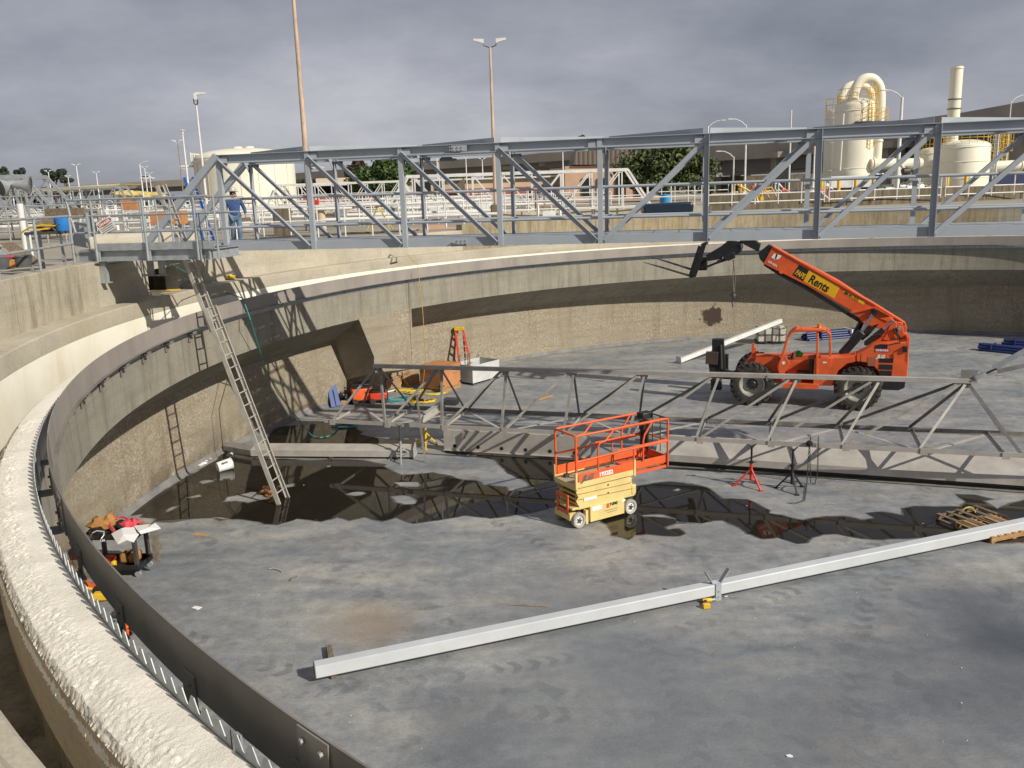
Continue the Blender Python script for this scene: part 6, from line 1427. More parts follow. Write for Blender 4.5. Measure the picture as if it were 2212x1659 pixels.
# litter and leftovers on the floor
bk = thing('white_bucket', 'white plastic bucket lying on its side in the puddle by the wall', 'bucket', onz(ZC(510, 470)), world=True)
c0_, c1_ = onz(ZC(560, 480), .15), onz(ZC(470, 395), .20)
ax_ = V((.75, .55, .1)).normalized(); cc_ = onz(ZC(512, 470), .14)
b = B(); b.lathe([(.135, -.19), (.15, .19), (.155, .19), (.155, .16), (.15, .155)], cc_, ax_, 24); b.lathe([(0, -.19), (.135, -.19)], cc_, ax_, 24); mk('tub', b, 'paper', bk)
b = B(); b.lathe([(.152, .17), (.163, .175), (.163, .195), (.15, .195)], cc_, ax_, 24); mk('rim', b, 'white', bk)
b = B(); vv_ = ax_.cross(V((0, 0, 1))).normalized(); uu_ = vv_.cross(ax_)
tn = (CAMP-cc_); tn = (tn-ax_*tn.dot(ax_)).normalized()
text('MAPEI', .085, 'text_black', bk, 'lettering', cc_+tn*.146-ax_*.10+ax_.cross(tn)*-.03, ax_, tn.cross(ax_), .004, .002, 'LEFT', .75)
b = B(); P3 = [onz(ZM(0, 0), 0)]
def scrap(zf, pts, mat, label, h=.012, name='paper_scrap', cat='litter'):
    b = B(); P3 = [onz(zf(*p), h) for p in pts]; k = len(P3); b.add(P3+[p-V((0, 0, h*.8)) for p in P3], [tuple(range(k)), tuple(range(2*k-1, k-1, -1))]+[(i, k+i, k+(i+1) % k, (i+1) % k) for i in range(k)]); one(name, b, mat, label, cat)
scrap(ZL, ((1615, 305), (1650, 290), (1705, 300), (1665, 322)), 'paper', 'small white paper scrap alone on the floor right of the tool cart')
scrap(fr(1900, 1800, .1), ((180, 430), (280, 410), (360, 450), (330, 480), (230, 470)), 'paper', 'small white paper scrap on the floor at the bottom right')
scrap(ZC, ((235, 1058), (270, 1035), (385, 1045), (360, 1068)), 'card', 'flat brown cardboard scrap between the cart and the puddle', .012, 'cardboard_scrap')
b = B(); b.tube([onz(ZC(890, 1345), .02), onz(ZC(930, 1338), .03), onz(ZC(960, 1350), .02), onz(ZC(1000, 1370), .015)], .012, 5); one('bent_wire', b, 'alu', 'short bent piece of pale strap on the open floor', 'litter')
b = B(); b.tube([onz(ZC(1065, 1440), .02), onz(ZC(1090, 1415), .02), onz(ZC(1125, 1402), .02)], .014, 5); one('wood_splinter', b, 'old_wood', 'brown curved wood splinter right of the bent pale strap', 'litter')
b = B(); b.cyl(onz((1098, 1306), .012), onz((1182, 1310), .012), .012, 6); one('steel_rod', b, 'rust', 'thin rusty rod lying on the floor above the long beam', 'rod')
b = B(); b.blob(onz(ZC(880, 690), .07), (.20, .12, .10), 21, .8); b.blob(onz(ZC(900, 715), .05), (.16, .1, .08), 23, .8); MT['leafy'] = M('wet_brown_rubbish', (.30, .15, .06), .8, 0, .5, 12, .3, 40, .6, (.08, .04, .02), 12); one('rubbish_heap', b, 'leafy', 'small wet brown heap of rubbish at the foot of the long ladder', 'rubbish')
b = B()
for i, (x, y) in enumerate(((305, 470), (325, 460), (350, 435), (385, 415), (345, 450), (575, 370))): b.blob(onz(ZC(x, y), .03), (.06, .05, .035), 30+i, .5)
one('rubble', b, 'white', 'row of pale rubble lumps along the wall left of the white bucket', 'rubble')
random.seed(11)
b = B()
for i in range(90):
    x, y = random.uniform(-6, 11), random.uniform(7, 21)
    if (x-13)**2+(y-18.5)**2 > 20.8**2 or onz((1106, 830)).y < 0: continue
    s_ = random.uniform(.005, .015); b.blob(V((x, y, s_*.5)), (s_, s_*.8, s_*.5), i, .5, 6, 4)
tag(mk('grit', b, 'blk_w'), 'scattered small pale grit on the tank floor', 'grit', kind='stuff')
# hoses and ropes hanging down the wall
b = B(); hp_ = [ony(ZN(1300, 680), 20.6), onz(ZN(1480, 780), 5.0), onz(ZN(1700, 900), 4.82), onz(ZN(1920, 1010), 4.5)]
hq = [onz(Z0(2050, 1480), 4.52), onz((541, 690), 4.0), onz((556, 740), 3.3), onz((575, 800), 2.2), onz((600, 850), 1.2), onz(ZW(0, 1400), .05), onz(ZW(150, 1440), .03), onz(ZW(290, 1415), .03), onz(ZW(390, 1360), .03), onz(ZW(450, 1280), .03)]
b.tube(hq, .014, 6); b.tube([ony(ZN(1300, 680), 20.6), onz(ZN(1480, 780), 5.35), onz(ZN(1690, 900), 4.86), onz(Z0(1900, 1430), 4.52), hq[0]], .014, 6)
one('teal_hose', b, 'teal', 'long teal hose running from the platform over the launder down into the puddle', 'hose')
b = B(); x0 = onz(Z2(1345, 1090), 5.3); b.tube([ony(Z2(1360, 1105), 31.0), onz(Z2(1450, 1200), 4.6)], .012, 5); pq = onz(Z2(1452, 1215), 4.56); b.tube([pq, V((pq.x+.1, pq.y-.15, 3.0)), V((pq.x+.12, pq.y-.2, 1.4)), onz(ZW(1875, 640), .05)], .012, 5); one('yellow_rope', b, 'rope', 'thin yellow rope hanging from the rim down to the yellow hose coil', 'rope')
b = B(); b.tube([pp(440, -.13, zR1), pp(443, -.14, zGB), ony(ZN(1740, 830), 21.2), onz(Z0(1745, 1450), 4.55), onz((508, 760), 2.9), onz(ZC(465, 0), 1.4), onz(ZC(500, 340), .25)], .010, 5); one('black_cable', b, 'black', 'thin black cable hanging from the platform past the long ladder to the tray', 'cable')
b = B(); b.tube([ony(Z2(1160, 1088), 33.6), onz(Z2(1240, 1120), 4.9), onz(Z2(1270, 1140), 4.84), onz(Z2(1290, 1240), 4.3)], .03, 6); one('pale_hose', b, 'alu', 'pale hose draped over the ledge below the bridge', 'hose')
for x, m_, lab in ((372, 'red', 'thin red cord hanging down the wall below the person'), (398, 'red', 'second thin red cord beside the first below the person'), (645, 'black', 'thin black cord hanging down the wall right of the red cords')):
    b = B(); p = onz(ZP(x, 1640), 4.95); b.tube([V((p.x, p.y, 4.83)), V((p.x, p.y+.0, 5.6))], .012, 5); one('hanging_cord', b, m_, lab, 'cord', 'cords on the rim wall')
# small things on the ledge
drill(onz(Z2(340, 1232), 4.82), .2, 'yellow and black drill lying on the concrete ledge below the bridge', 1.2, ('yellow', 'black', 'yellow'))
b = B(); p = onz(ZN(1400, 1000), 4.86); b.box(p, (.12, .1, .14)); b.tube([p+V((.1, .1, 0)), p+V((.25, .15, .12)), p+V((.4, .1, .05))], .04, 8); one('angle_grinder', b, 'galv', 'gray angle grinder on the ledge in front of the dark opening', 'tool')
b = B(); b.bar(onz(ZN(1235, 1043), 4.85), onz(ZN(1440, 1032), 4.85), .035, .03); one('spirit_level', b, 'yellow', 'yellow spirit level lying on the ledge in front of the dark opening', 'level')
b = B(); b.blob(onz(ZN(2115, 870), 4.88), (.14, .1, .07), 3, .5); one('yellow_rag', b, MT['hose_yellow'], 'small yellow rag at the foot of the blue ladder', 'rag')
# ================================================================== background beyond the tank
random.seed(5)
def at(p, y): return ony(p, y)
def grd(p, y): q = ony(p, y); return V((q.x, q.y, GZ))
def railing(a, c, n, label, h=1.07, mat='white', r=.03, zs=(1.0, .55), group='guard railings of the plant', parts=True, name='guard_railing', z0=None):
    a, c = V(a), V(c)
    th = thing(name, label, 'railing', a, world=True, group=group)
    for f_ in zs: b = B(); b.tube([a+V((0, 0, h*f_)), c+V((0, 0, h*f_))], r, 6); mk('rail', b, mat, th)
    for i in range(n+1):
        p = a.lerp(c, i/n); b = B(); b.cyl(p, p+V((0, 0, h)), r, 6); mk('post', b, mat, th)
    return th
# -- neighbouring tanks : low curved walls with railings on top
def low_wall(pts, h, mat, label, z0=GZ-.1, th_=.3):
    b = B()
    for p, q in zip(pts, pts[1:]): b.bar(p+V((0, 0, z0+h/2-p.z)), q+V((0, 0, z0+h/2-q.z)), th_, h)
    return one('concrete_wall', b, mat, label, 'wall')
wA = [grd((x, 440), y) for x, y in ((990, 49), (1150, 50), (1330, 50.5), (1520, 50.5))]
low_wall(wA, .42, 'conc_clean', 'pale concrete wall of the next tank beyond the bridge, left of the dark vehicle')
wB = [grd((x, 440), y) for x, y in ((1520, 50.8), (1700, 51), (1900, 52), (2130, 54), (2400, 58))]
low_wall(wB, .45, 'conc_dark', 'shade-darkened concrete wall of the next tank below the vessels')  # dark colour stands in for the shade on this wall
wC = [grd((x, 440), y) for x, y in ((1530, 62), (1800, 62), (2100, 64), (2400, 66))]
low_wall(wC, .85, 'conc_dark', 'farther dark concrete wall behind the white railing below the vessels')
for i, (x0, y0, x1, y1, n, lab) in enumerate(((1040, 49, 1290, 50, 5, 'white pipe railing on the pale tank wall beyond the middle of the bridge'), (1295, 50, 1500, 50.4, 4, 'white pipe railing beside the dark vehicle beyond the bridge'), (1530, 50.6, 1780, 51, 5, 'white pipe railing below the yellow bollards and tall vessel'), (1790, 51, 2030, 52.5, 5, 'white pipe railing in front of the lower vessel with the stack'), (2040, 53, 2330, 55, 6, 'white pipe railing at the far right in front of the dark blue tank'))):
    a, c = grd((x0, 440), y0), grd((x1, 440), y1); a.z = c.z = GZ+.28; railing(a, c, n, lab, 1.25, 'white', .036, (1.0, .48, .12))
a, c = grd((505, 440), 33), grd((860, 440), 33); railing(a, c, 6, 'white pipe railing between the person and the large green tree', 1.12, 'white', .03)
a, c = grd((875, 440), 33.5), grd((1035, 440), 40); railing(a, c, 4, 'white pipe railing beyond the second bridge post from the left tree', 1.12, 'white', .03)
# rows of small railings far away: a plant full of pipe rails
rows = [(36, -30, 480, 9, 'galv'), (41, -30, 420, 8, 'white'), (44, 330, 1010, 10, 'white'), (48, -30, 620, 12, 'white'), (56, 400, 1060, 12, 'white'), (60, -30, 500, 12, 'galv'), (66, 560, 1330, 16, 'white'), (72, -30, 560, 14, 'white'), (76, 640, 1240, 16, 'white'), (82, 1400, 1760, 10, 'white'), (86, -30, 420, 14, 'white'), (90, 560, 1240, 18, 'white')]
for i, (y, x0, x1, n, m_) in enumerate(rows):
    seg = 3 if x1-x0 > 400 else 2
    for s in range(seg):
        xa, xb = x0+(x1-x0)*s/seg, x0+(x1-x0)*(s+.96)/seg
        a, c = grd((xa, 440), y+random.uniform(-1, 1)), grd((xb, 440), y+random.uniform(-1, 1))
        hgt = random.choice((1.07, 1.2, 1.5)); railing(a, c, max(3, n//seg+1), 'one of the far rows of white and gray pipe railings behind the bridge', hgt, m_, .035 if y < 60 else .045, (1.0, .5) if s % 2 else (1.0, .66, .33), 'far rows of pipe railings')
# -- older white truss bridges over other tanks
def far_bridge(p0, p1, h, npan, label, mat='white', w=1.6, sl=.8, z0=None, t_=.10, lean=(1, 1)):
    p0, p1 = V(p0), V(p1); u = (p1-p0).normalized(); nn = V((-u.y, u.x, 0)); Ln = (p1-p0).length; pan = Ln/npan
    th = thing('far_truss_bridge', label, 'bridge', p0, world=True, group='old truss bridges of other tanks')
    for s in (0, 1):
        o = nn*(w*s); T = V((0, 0, h))
        b = B(); b.bar(p0+o, p1+o, t_*1.4, t_*1.4); mk('bottom_chord', b, mat, th)
        b = B(); b.bar(p0+o+u*(pan*sl if lean[0] else 0)+T, p1+o-u*(pan*sl if lean[1] else 0)+T, t_*1.6, t_*1.8); mk('top_chord', b, mat, th)
        b = B(); b.bar(p0+o, p0+o+u*(pan*sl if lean[0] else .01)+T, t_, t_*1.4); mk('end_diagonal', b, mat, th)
        b = B(); b.bar(p1+o, p1+o-u*(pan*sl if lean[1] else .01)+T, t_, t_*1.4); mk('end_diagonal', b, mat, th)
        for i in range(1, npan):
            x = pan*i; b = B(); b.bar(p0+o+u*x, p0+o+u*x+T, t_*.8, t_*.8); mk('post', b, mat, th)
            if i < npan-1:
                a_, c_ = (p0+o+u*x, p0+o+u*(x+pan)+T) if i >= npan/2 else (p0+o+u*x+T, p0+o+u*(x+pan)); b = B(); b.bar(a_, c_, t_*.7, t_*.7); mk('diagonal', b, mat, th)
        for f_ in (.3, .55): b = B(); b.tube([p0+o+u*.4+T*f_, p1+o-u*.4+T*f_], .03, 5); mk('rail', b, mat, th)
    b = B(); b.box((p0+p1)/2+nn*(w/2)+V((0, 0, .1)), (Ln, w, .04), (u, nn, V((0, 0, 1)))); mk('deck', b, 'rust', th)
    return th
a, c = at((830, 462), 60), at((1408, 446), 60); a.z = c.z = GZ+.2; far_bridge(a, c, 2.45, 9, 'old white truss bridge in front of the long red-banded building', 'white')
a, c = at((575, 452), 88), at((900, 443), 88); a.z = c.z = GZ+.6; far_bridge(a, c, 2.2, 9, 'faded truss bridge between the big round tank and the green tree', 'white')
a, c = at((300, 470), 74), at((-60, 476), 74); a.z = c.z = GZ+.3; far_bridge(c, a, 2.6, 8, 'gray-white truss bridge far behind the danger sign', 'galv')
a, c = at((-230, 462), 40), at((134, 452), 40); a.z = c.z = 6.45; far_bridge(a, c, 1.92, 5, 'gray steel truss bridge end at the far left of the yard', 'galv', 2.0, 1.0, None, .10)
# -- large cream storage tank with dome roof
TY = 92
cb0 = grd((537, 440), TY); rt_ = 101/1880*TY*1.0; zt_ = at((637, 348), TY).z; zd = at((545, 322), TY).z
tk = thing('storage_tank', 'large round cream storage tank with a shallow dome roof behind the person', 'tank', cb0)
b = B(); b.lathe([(rt_, 0), (rt_, zt_-GZ), (rt_+.12, zt_-GZ), (rt_+.12, zt_-GZ+.25), (rt_, zt_-GZ+.25), (rt_-.05, zt_-GZ+.40)], (0, 0, 0), (0, 0, 1), 64); mk('shell', b, 'cream', tk)
b = B(); hh_ = zd-zt_-.3; b.lathe([(rt_*math.cos(a), zt_-GZ+.4+hh_*math.sin(a)) for a in [PI/2*i/8 for i in range(9)]], (0, 0, 0), (0, 0, 1), 64); mk('dome_roof', b, 'cream', tk)
b = B(); 
for x in (-.6, .6): b.lathe([(0, 0), (.5, 0), (.5, .35), (0, .4)], (x, 0, zd-GZ-.1), (0, 0, 1), 12)
mk('roof_vent', b, 'cream', tk)
for k_ in range(8):
    a_ = R_(-160+k_*20); b = B(); b.box((math.cos(a_)*(rt_+.01), math.sin(a_)*(rt_+.01), (zt_-GZ)/2), (.03, .05, zt_-GZ-.2), (V((math.cos(a_), math.sin(a_), 0)), V((-math.sin(a_), math.cos(a_), 0)), V((0, 0, 1)))); mk('seam', b, 'beige_wall', tk)
b = B(); b.lathe([(rt_+.2, zt_-GZ+1.0), (rt_+.24, zt_-GZ+1.05), (rt_+.2, zt_-GZ+1.1)], (0, 0, 0), (0, 0, 1), 24, PI*.9, PI*1.12)
for k_ in range(6):
    a_ = PI*(.9+.22*k_/5); b.cyl((math.cos(a_)*(rt_+.2), math.sin(a_)*(rt_+.2), zt_-GZ), (math.cos(a_)*(rt_+.2), math.sin(a_)*(rt_+.2), zt_-GZ+1.1), .04, 5)
b.box((-rt_-.5, -.8, zt_-GZ-.2), (1.3, 1.8, .15)); mk('landing', b, 'cream', tk)
# -- scrubber vessels
VY = 80
def vessel(xl, xr, ytop, y, name, label, domed=.5, extra=None):
    c = grd(((xl+xr)/2, 430), y); rr = (xr-xl)/2/1880*y; zt = at(((xl+xr)/2, ytop), y).z-GZ
    th = thing(name, label, 'vessel', c)
    b = B(); b.lathe([(rr, 0), (rr, zt-domed*.5)]+[(rr*math.cos(a), zt-domed*.5+domed*math.sin(a)) for a in [PI/2*i/6 for i in range(1, 7)]], (0, 0, 0), (0, 0, 1), 48); mk('shell', b, 'cream', th)
    for k_ in (.3, .62, .9): b = B(); b.lathe([(rr, zt*k_), (rr+.05, zt*k_+.04), (rr, zt*k_+.08)], (0, 0, 0), (0, 0, 1), 48); mk('hoop', b, 'cream', th)
    return th, c, rr, zt
def zF(x, y): return Z4(x, y)
def vrail(th, rr, zt, h=1.1, n=14, mat='yellow', a0=PI, a1=2*PI):
    for f_ in (1, .5): b = B(); b.tube([(math.cos(a)*rr, math.sin(a)*rr, zt+h*f_) for a in [a0+(a1-a0)*i/20 for i in range(21)]], .024, 5); mk('platform_rail', b, mat, th)
    for i in range(n+1):
        a = a0+(a1-a0)*i/n; b = B(); b.cyl((math.cos(a)*rr, math.sin(a)*rr, zt), (math.cos(a)*rr, math.sin(a)*rr, zt+h), .02, 5); mk('rail_post', b, mat, th)
def cage_ladder(th, x, y, z0, z1, mat='yellow', w_=.5):
    b = B()
    for s in (-w_/2, w_/2): b.bar((x+s, y, z0), (x+s, y, z1), .05, .05)
    i = z0
    while i < z1: b.bar((x-w_/2, y, i), (x+w_/2, y, i), .03, .03); i += .33
    i = z0+2
    while i < z1: b.tube([(x-w_/2, y, i), (x-w_/2-.05, y-.5, i), (x, y-.72, i), (x+w_/2+.05, y-.5, i), (x+w_/2, y, i)], .025, 5); i += .8
    for s in (-.3, 0, .3): b.bar((x+s, y-.68+abs(s)*.5, z0+2), (x+s, y-.68+abs(s)*.5, z1), .03, .02)
    mk('caged_ladder', b, mat, th)
def dx(v): return v*.28933*.8848
v2, c2, r2, t2 = vessel(Z4(510, 0)[0], Z4(700, 0)[0], Z4(0, 415)[1], 83.5, 'scrubber_vessel', 'tall cream vessel partly hidden behind the front vessel with the hooped duct', .5)
v1, c1, r1, t1 = vessel(Z4(592, 0)[0], Z4(912, 0)[0], Z4(0, 345)[1], 79.5, 'scrubber_vessel', 'tall cream vessel in front, with yellow platforms and a hooped duct over it', .7)
vrail(v1, r1*.95, t1-.15, 1.2, 10, 'yellow'); vrail(v2, r2*.95, t2-.1, 1.1, 10, 'yellow', PI*.8, PI*1.7)
cage_ladder(v1, r1*.45, -r1*.98, 4.2, t1+1.2)
zz1 = at(Z4(860, 530), 79).z-GZ
b = B(); b.lathe([(r1, zz1), (r1+1.0, zz1), (r1+1.0, zz1+.12), (r1, zz1+.12)], (0, 0, 0), (0, 0, 1), 16, -PI*.62, -PI*.05); mk('side_platform', b, 'dark', v1)
vrail(v1, r1+.95, zz1+.1, 1.1, 10, 'yellow', -PI*.62, -PI*.05)
b = B(); p, q = at(Z4(690, 440), 77.3), at(Z4(660, 920), 77.3); p, q = p-c1, q-c1; p.z = at(Z4(690, 440), 77.3).z-GZ; q.z = at(Z4(660, 920), 77.3).z-GZ; b.tube([p, q], .07, 6); mk('drain_pipe', b, 'cream', v1)
def duct(name, label, pts, r, y, mat='cream', parent=None):
    th = thing(name, label, 'duct', grd(pts[0], y), world=True); P3 = [at(p, y) for p in pts]
    Q = []
    for i in range(len(P3)-1):
        p0 = P3[max(0, i-1)]; p1 = P3[i]; p2 = P3[i+1]; p3 = P3[min(len(P3)-1, i+2)]
        for j in range(5):
            u = j/5; Q.append(.5*((2*p1)+(p2-p0)*u+(2*p0-5*p1+4*p2-p3)*u*u+(3*p1-p0-3*p2+p3)*u**3))
    Q.append(P3[-1]); b = B(); b.tube(Q, r, 20); mk('pipe', b, mat, th)
    for k_ in (len(Q)//8, len(Q)*7//8):
        d = (Q[min(k_+1, len(Q)-1)]-Q[k_]).normalized(); b = B(); b.lathe([(r, -.06), (r+.07, -.05), (r+.07, .05), (r, .06)], Q[k_], d, 24); mk('flange', b, mat, th)
    return th
rd_ = 37/1.0*.256*80/1880
duct('hooped_duct', 'thick cream duct arching from the front vessel top down to the horizontal duct', [Z4(768, 400), Z4(770, 330), Z4(790, 230), Z4(840, 160), Z4(905, 140), Z4(960, 165), Z4(998, 240), Z4(1000, 400), Z4(985, 560), Z4(975, 700), Z4(965, 860)], rd_*1.02, 78.6)
duct('hooped_duct', 'second cream duct arching behind the first one from the rear vessel', [Z4(665, 430), Z4(670, 320), Z4(705, 230), Z4(770, 195), Z4(850, 205), Z4(905, 240), Z4(935, 320), Z4(930, 450), Z4(925, 600)], rd_*.8, 83)
duct('horizontal_duct', 'cream horizontal duct joining the arching duct to the lower vessels', [Z4(915, 868), Z4(1000, 866), Z4(1150, 864), Z4(1345, 862)], rd_*1.15, 78)
duct('elbow_duct', 'short cream elbow duct dropping from the horizontal duct to the pumps', [Z4(1190, 890), Z4(1160, 915), Z4(1130, 980), Z4(1120, 1090)], rd_*.9, 77.5)
v4, c4, r4, t4 = vessel(Z4(1308, 0)[0], Z4(1500, 0)[0], Z4(0, 745)[1], 82, 'scrubber_vessel', 'lower cream vessel half hidden behind the vessel with the stack', .4)
vrail(v4, r4*.95, t4-.1, 1.1, 10, 'yellow')
v3, c3, r3, t3 = vessel(Z4(1490, 0)[0], Z4(1872, 0)[0], Z4(0, 690)[1], 78, 'scrubber_vessel', 'lower cream vessel with the tall stack rising from its roof', .6)
vrail(v3, r3*.95, t3-.2, 1.2, 10, 'yellow'); cage_ladder(v3, r3*.92, -r3*.5, 1.5, t3+1.0, 'galv', .5); cage_ladder(v3, r3+.55, -r3*.2, 1.5, t3+1.3, 'yellow', .5); cage_ladder(v3, r3+1.3, -r3*.2, 1.5, t3+1.5, 'yellow', .5)
sk = thing('vent_stack', 'tall straight cream vent stack rising above the right end of the bridge', 'stack', grd(Z4(1640, 1100), 78.5), world=True)
b = B(); p, q = at(Z4(1632, 720), 78.5), at(Z4(1648, 45), 78.5); V0 = V((q.x, q.y, p.z)); b.tube([V((q.x, q.y, p.z)), q], 47*.256*78.5/1880, 24); mk('pipe', b, 'cream', sk)
for yy in (320, 400, 60):
    z_ = at(Z4(1640, yy), 78.5).z; b = B(); rr = 48*.256*78.5/1880; b.lathe([(rr, -.04), (rr+.05, -.03), (rr+.05, .03), (rr, .04)], (q.x, q.y, z_), (0, 0, 1), 24); mk('band', b, 'dark' if yy > 100 else 'cream', sk)
duct('horizontal_duct', 'cream horizontal duct running right from the lower vessel to the picture edge', [Z4(1860, 880), Z4(1960, 885), Z4(2100, 880), Z4(2190, 878)], rd_*1.15, 77.5)
b = B(); a = grd(Z4(1860, 1000), 83); zt = at(Z4(2000, 950), 83).z; e = grd(Z4(2500, 1000), 84); b.box(((a+e)/2).xy.to_3d()+V((0, 0, (zt+GZ)/2)), ((e-a).length, 3, zt-GZ)); one('blue_tank', b, M('dark_blue_tank', (.02, .03, .10), .6), 'dark blue box tank at the right edge below the horizontal duct', 'tank', bev=.05)
b = B(); a = at(Z4(565, 990), 77); e = at(Z4(925, 1040), 77); b.box(((a+e)/2)+V((0, 0, 0)), ((e-a).length, 1.2, 1.0)); one('white_container', b, 'white', 'white rectangular panel box at the foot of the tall front vessel', 'box', bev=.03)
b = B(); b.box((c1.x+.3, c1.y-.6, GZ+.5), (r1*2.7, r1*2.2, 1.0)); one('plinth', b, 'conc_dark', 'dark concrete plinth below the two tall vessels', 'plinth')
# yellow bollards
for i, x in enumerate((500, 515, 645, 788, 935, 1556, 1712)):
    p = grd(Z4(x, 1130), 66); zt = at(Z4(x, 1075), 66).z
    b = B(); b.lathe([(.13, 0), (.13, 1.15), (.09, 1.26), (0, 1.3)], (p.x, p.y, GZ+.3), (0, 0, 1), 12); one('bollard', b, 'yellow', ('left one of the close pair of yellow bollards', 'right one of the close pair of yellow bollards', 'yellow bollard below the white panel box', 'yellow bollard right of the white panel box', 'yellow bollard beside the pumps under the elbow duct', 'yellow bollard in front of the stack vessel, left one', 'yellow bollard in front of the stack vessel, right one')[i], 'bollard', 'yellow bollards below the vessels')
# pumps and valves
pm = ['galv', 'white', 'green_valve', 'vehicle_blue', 'yellow', 'red', 'dark', 'rust']
cols = [(965, 960, 'vehicle_blue'), (1000, 1085, 'green_valve'), (1060, 1080, 'galv'), (1090, 960, 'dark'), (1180, 1060, 'galv'), (1240, 1070, 'white'), (1215, 925, 'dark'), (1255, 985, 'galv'), (1330, 1060, 'white'), (1400, 1070, 'rust')]
labs = ['blue pump motor above the white railing', 'green pump at the foot of the elbow duct', 'gray pipe spool right of the green pump', 'dark valve under the horizontal duct', 'gray pump below the elbow duct', 'white valve stand below the horizontal duct', 'dark round valve at the joint of the horizontal duct', 'gray fitting under the horizontal duct', 'white pipe frame left of the stack vessel', 'rusty frame in front of the half hidden vessel']
for (x, y, m_), lab in zip(cols, labs):
    p = at(Z4(x, y), 74); b = B(); b.tube([V((p.x, p.y, GZ)), p, p+V((.5, 0, .1)), p+V((.7, 0, -.4))], .10, 8); b.lathe([(0, -.3), (.25, -.3), (.28, 0), (.25, .3), (0, .3)], p, (1, .2, 0), 12); b.lathe([(.2, -.02), (.22, 0), (.2, .02)], p+V((0, -.2, .35)), (0, 0, 1), 12); b.cyl(p, p+V((0, -.2, .36)), .03, 6); one('pipe_valve', b, m_, lab, 'valve')
for i in range(26):
    x = random.uniform(1560, 1790); y = random.uniform(58, 76); p = grd((x, 440), y); m_ = random.choice(['yellow', 'red', 'white', 'orange', 'rust', 'galv', 'yellow', 'white', 'liftcream'])
    b = B(); h_ = random.uniform(.5, 1.5); b.tube([p, p+V((0, 0, h_)), p+V((random.uniform(-.7, .7), 0, h_+.1)), p+V((random.uniform(.6, 1.0), 0, h_-.5))], random.uniform(.04, .07), 6)
    b.lathe([(0, -.12), (random.uniform(.08, .18), -.1), (.1, .1), (0, .14)], p+V((0, 0, h_)), (0, 0, 1), 10); b.box(p+V((0, 0, h_*.4)), (.22, .22, .25))
    one('pipe_valve', b, m_, 'one of the small coloured valves and pipes left of the tall vessels', 'valve', 'coloured valves left of the vessels')
for i in range(46):
    x = random.uniform(-20, 1230); y = random.uniform(38, 84); p = grd((x, 440), y); m_ = random.choice(['white', 'galv', 'white', 'galv', 'steel', 'white', 'rust', 'beige_wall', 'blk_w'])
    b = B(); h_ = random.uniform(.5, 1.5); w_ = random.uniform(.4, 1.4)
    b.tube([p, p+V((0, 0, h_)), p+V((w_, 0, h_)), p+V((w_, 0, 0))], random.uniform(.04, .12), 6); b.box(p+V((w_*.5, 0, h_*.35)), (w_*.6, .4, h_*.5)); b.lathe([(.2, -.02), (.22, 0), (.2, .02), (.18, 0)], p+V((w_*.5, -.1, h_+.1)), (0, 1, 0), 10)
    one('pipe_rack', b, m_, 'one of the small white and gray pipe racks among the far railings', 'pipes', 'small pipe racks among the railings')
for i, (x, y, L_, z_, r_, m_) in enumerate(((-60, 46, 22, .5, .10, 'white'), (60, 39, 14, .95, .06, 'white'), (520, 46, 13, .5, .08, 'white'), (700, 41, 8, .45, .07, 'white'), (860, 58, 9, .6, .09, 'white'), (300, 63, 20, .9, .11, 'white'), (620, 70, 18, .9, .12, 'white'))):
    p = grd((x, 440), y); b = B(); b.cyl(p+V((0, 0, z_)), p+V((L_, .8, z_)), r_, 10)
    one('white_pipe', b, m_, 'one of the long straight white pipes running between the far railings', 'pipe', 'long white pipes')
# specific yard items
p = at((1445, 452), 45); b = B(); b.prism([(-1.25, 0), (1.25, 0), (1.28, .42), (1.1, .52), (-1.2, .48), (-1.3, .35)], V((p.x, p.y, GZ+.12)), (1, 0, 0), (0, 0, 1), (0, 1, 0), 1.2); one('dark_trough', b, 'vehicle_blue', 'dark glossy blue box beside the white railing under the large tree', 'box', bev=.08)
p = at((1438, 432), 52); b = B(); b.lathe([(.0, -.35), (.34, -.35), (.36, 0), (.34, .3), (0, .36)], p, (0, 0, 1), 16); one('blue_drum', b, M('bright_blue_plastic', (.05, .30, .60), .4), 'bright blue drum beyond the end of the old white truss bridge', 'drum')
for (x, y0, y1, w_, Y_, m_, nm, lab, cat) in ((735, 441, 480, 22, 44, 'galv', 'electrical_cabinet', 'tall gray electrical cabinet beyond the second bridge panel', 'cabinet'), (608, 450, 515, 34, 36, 'conc_dark', 'equipment_panel', 'dark gray control panel on posts right of the person', 'cabinet'), (1068, 442, 470, 16, 44, 'conc_dark', 'pole_base', 'square concrete base of the tall twin lamp pole', 'base')):
    a, e = at((x, y0), Y_), at((x, y1), Y_); z0 = max(GZ, e.z); b = B(); wd = w_/1880*Y_; b.box((a.x, a.y, (a.z+z0)/2), (wd, .5, a.z-z0)); b.box((a.x, a.y-.26, (a.z+z0)/2+.1), (wd*.8, .02, (a.z-z0)*.6)); one(nm, b, m_, lab, cat, bev=.02)
p = at((692, 446), 40); e = at((692, 470), 40); b = B(); b.lathe([(.0, 0), (.20, 0), (.20, .9), (.28, .92), (.28, 1.05), (.2, 1.1), (0, 1.12)], (p.x, p.y, GZ), (0, 0, 1), 16); one('vent_pipe', b, 'beige_wall', 'short thick beige vent pipe beyond the first bridge diagonal', 'pipe')
b = B(); p = at((683, 437), 42); b.box(p, (.26, .15, .24)); one('red_box', b, 'red', 'small red box above the beige vent pipe', 'box', bev=.03)
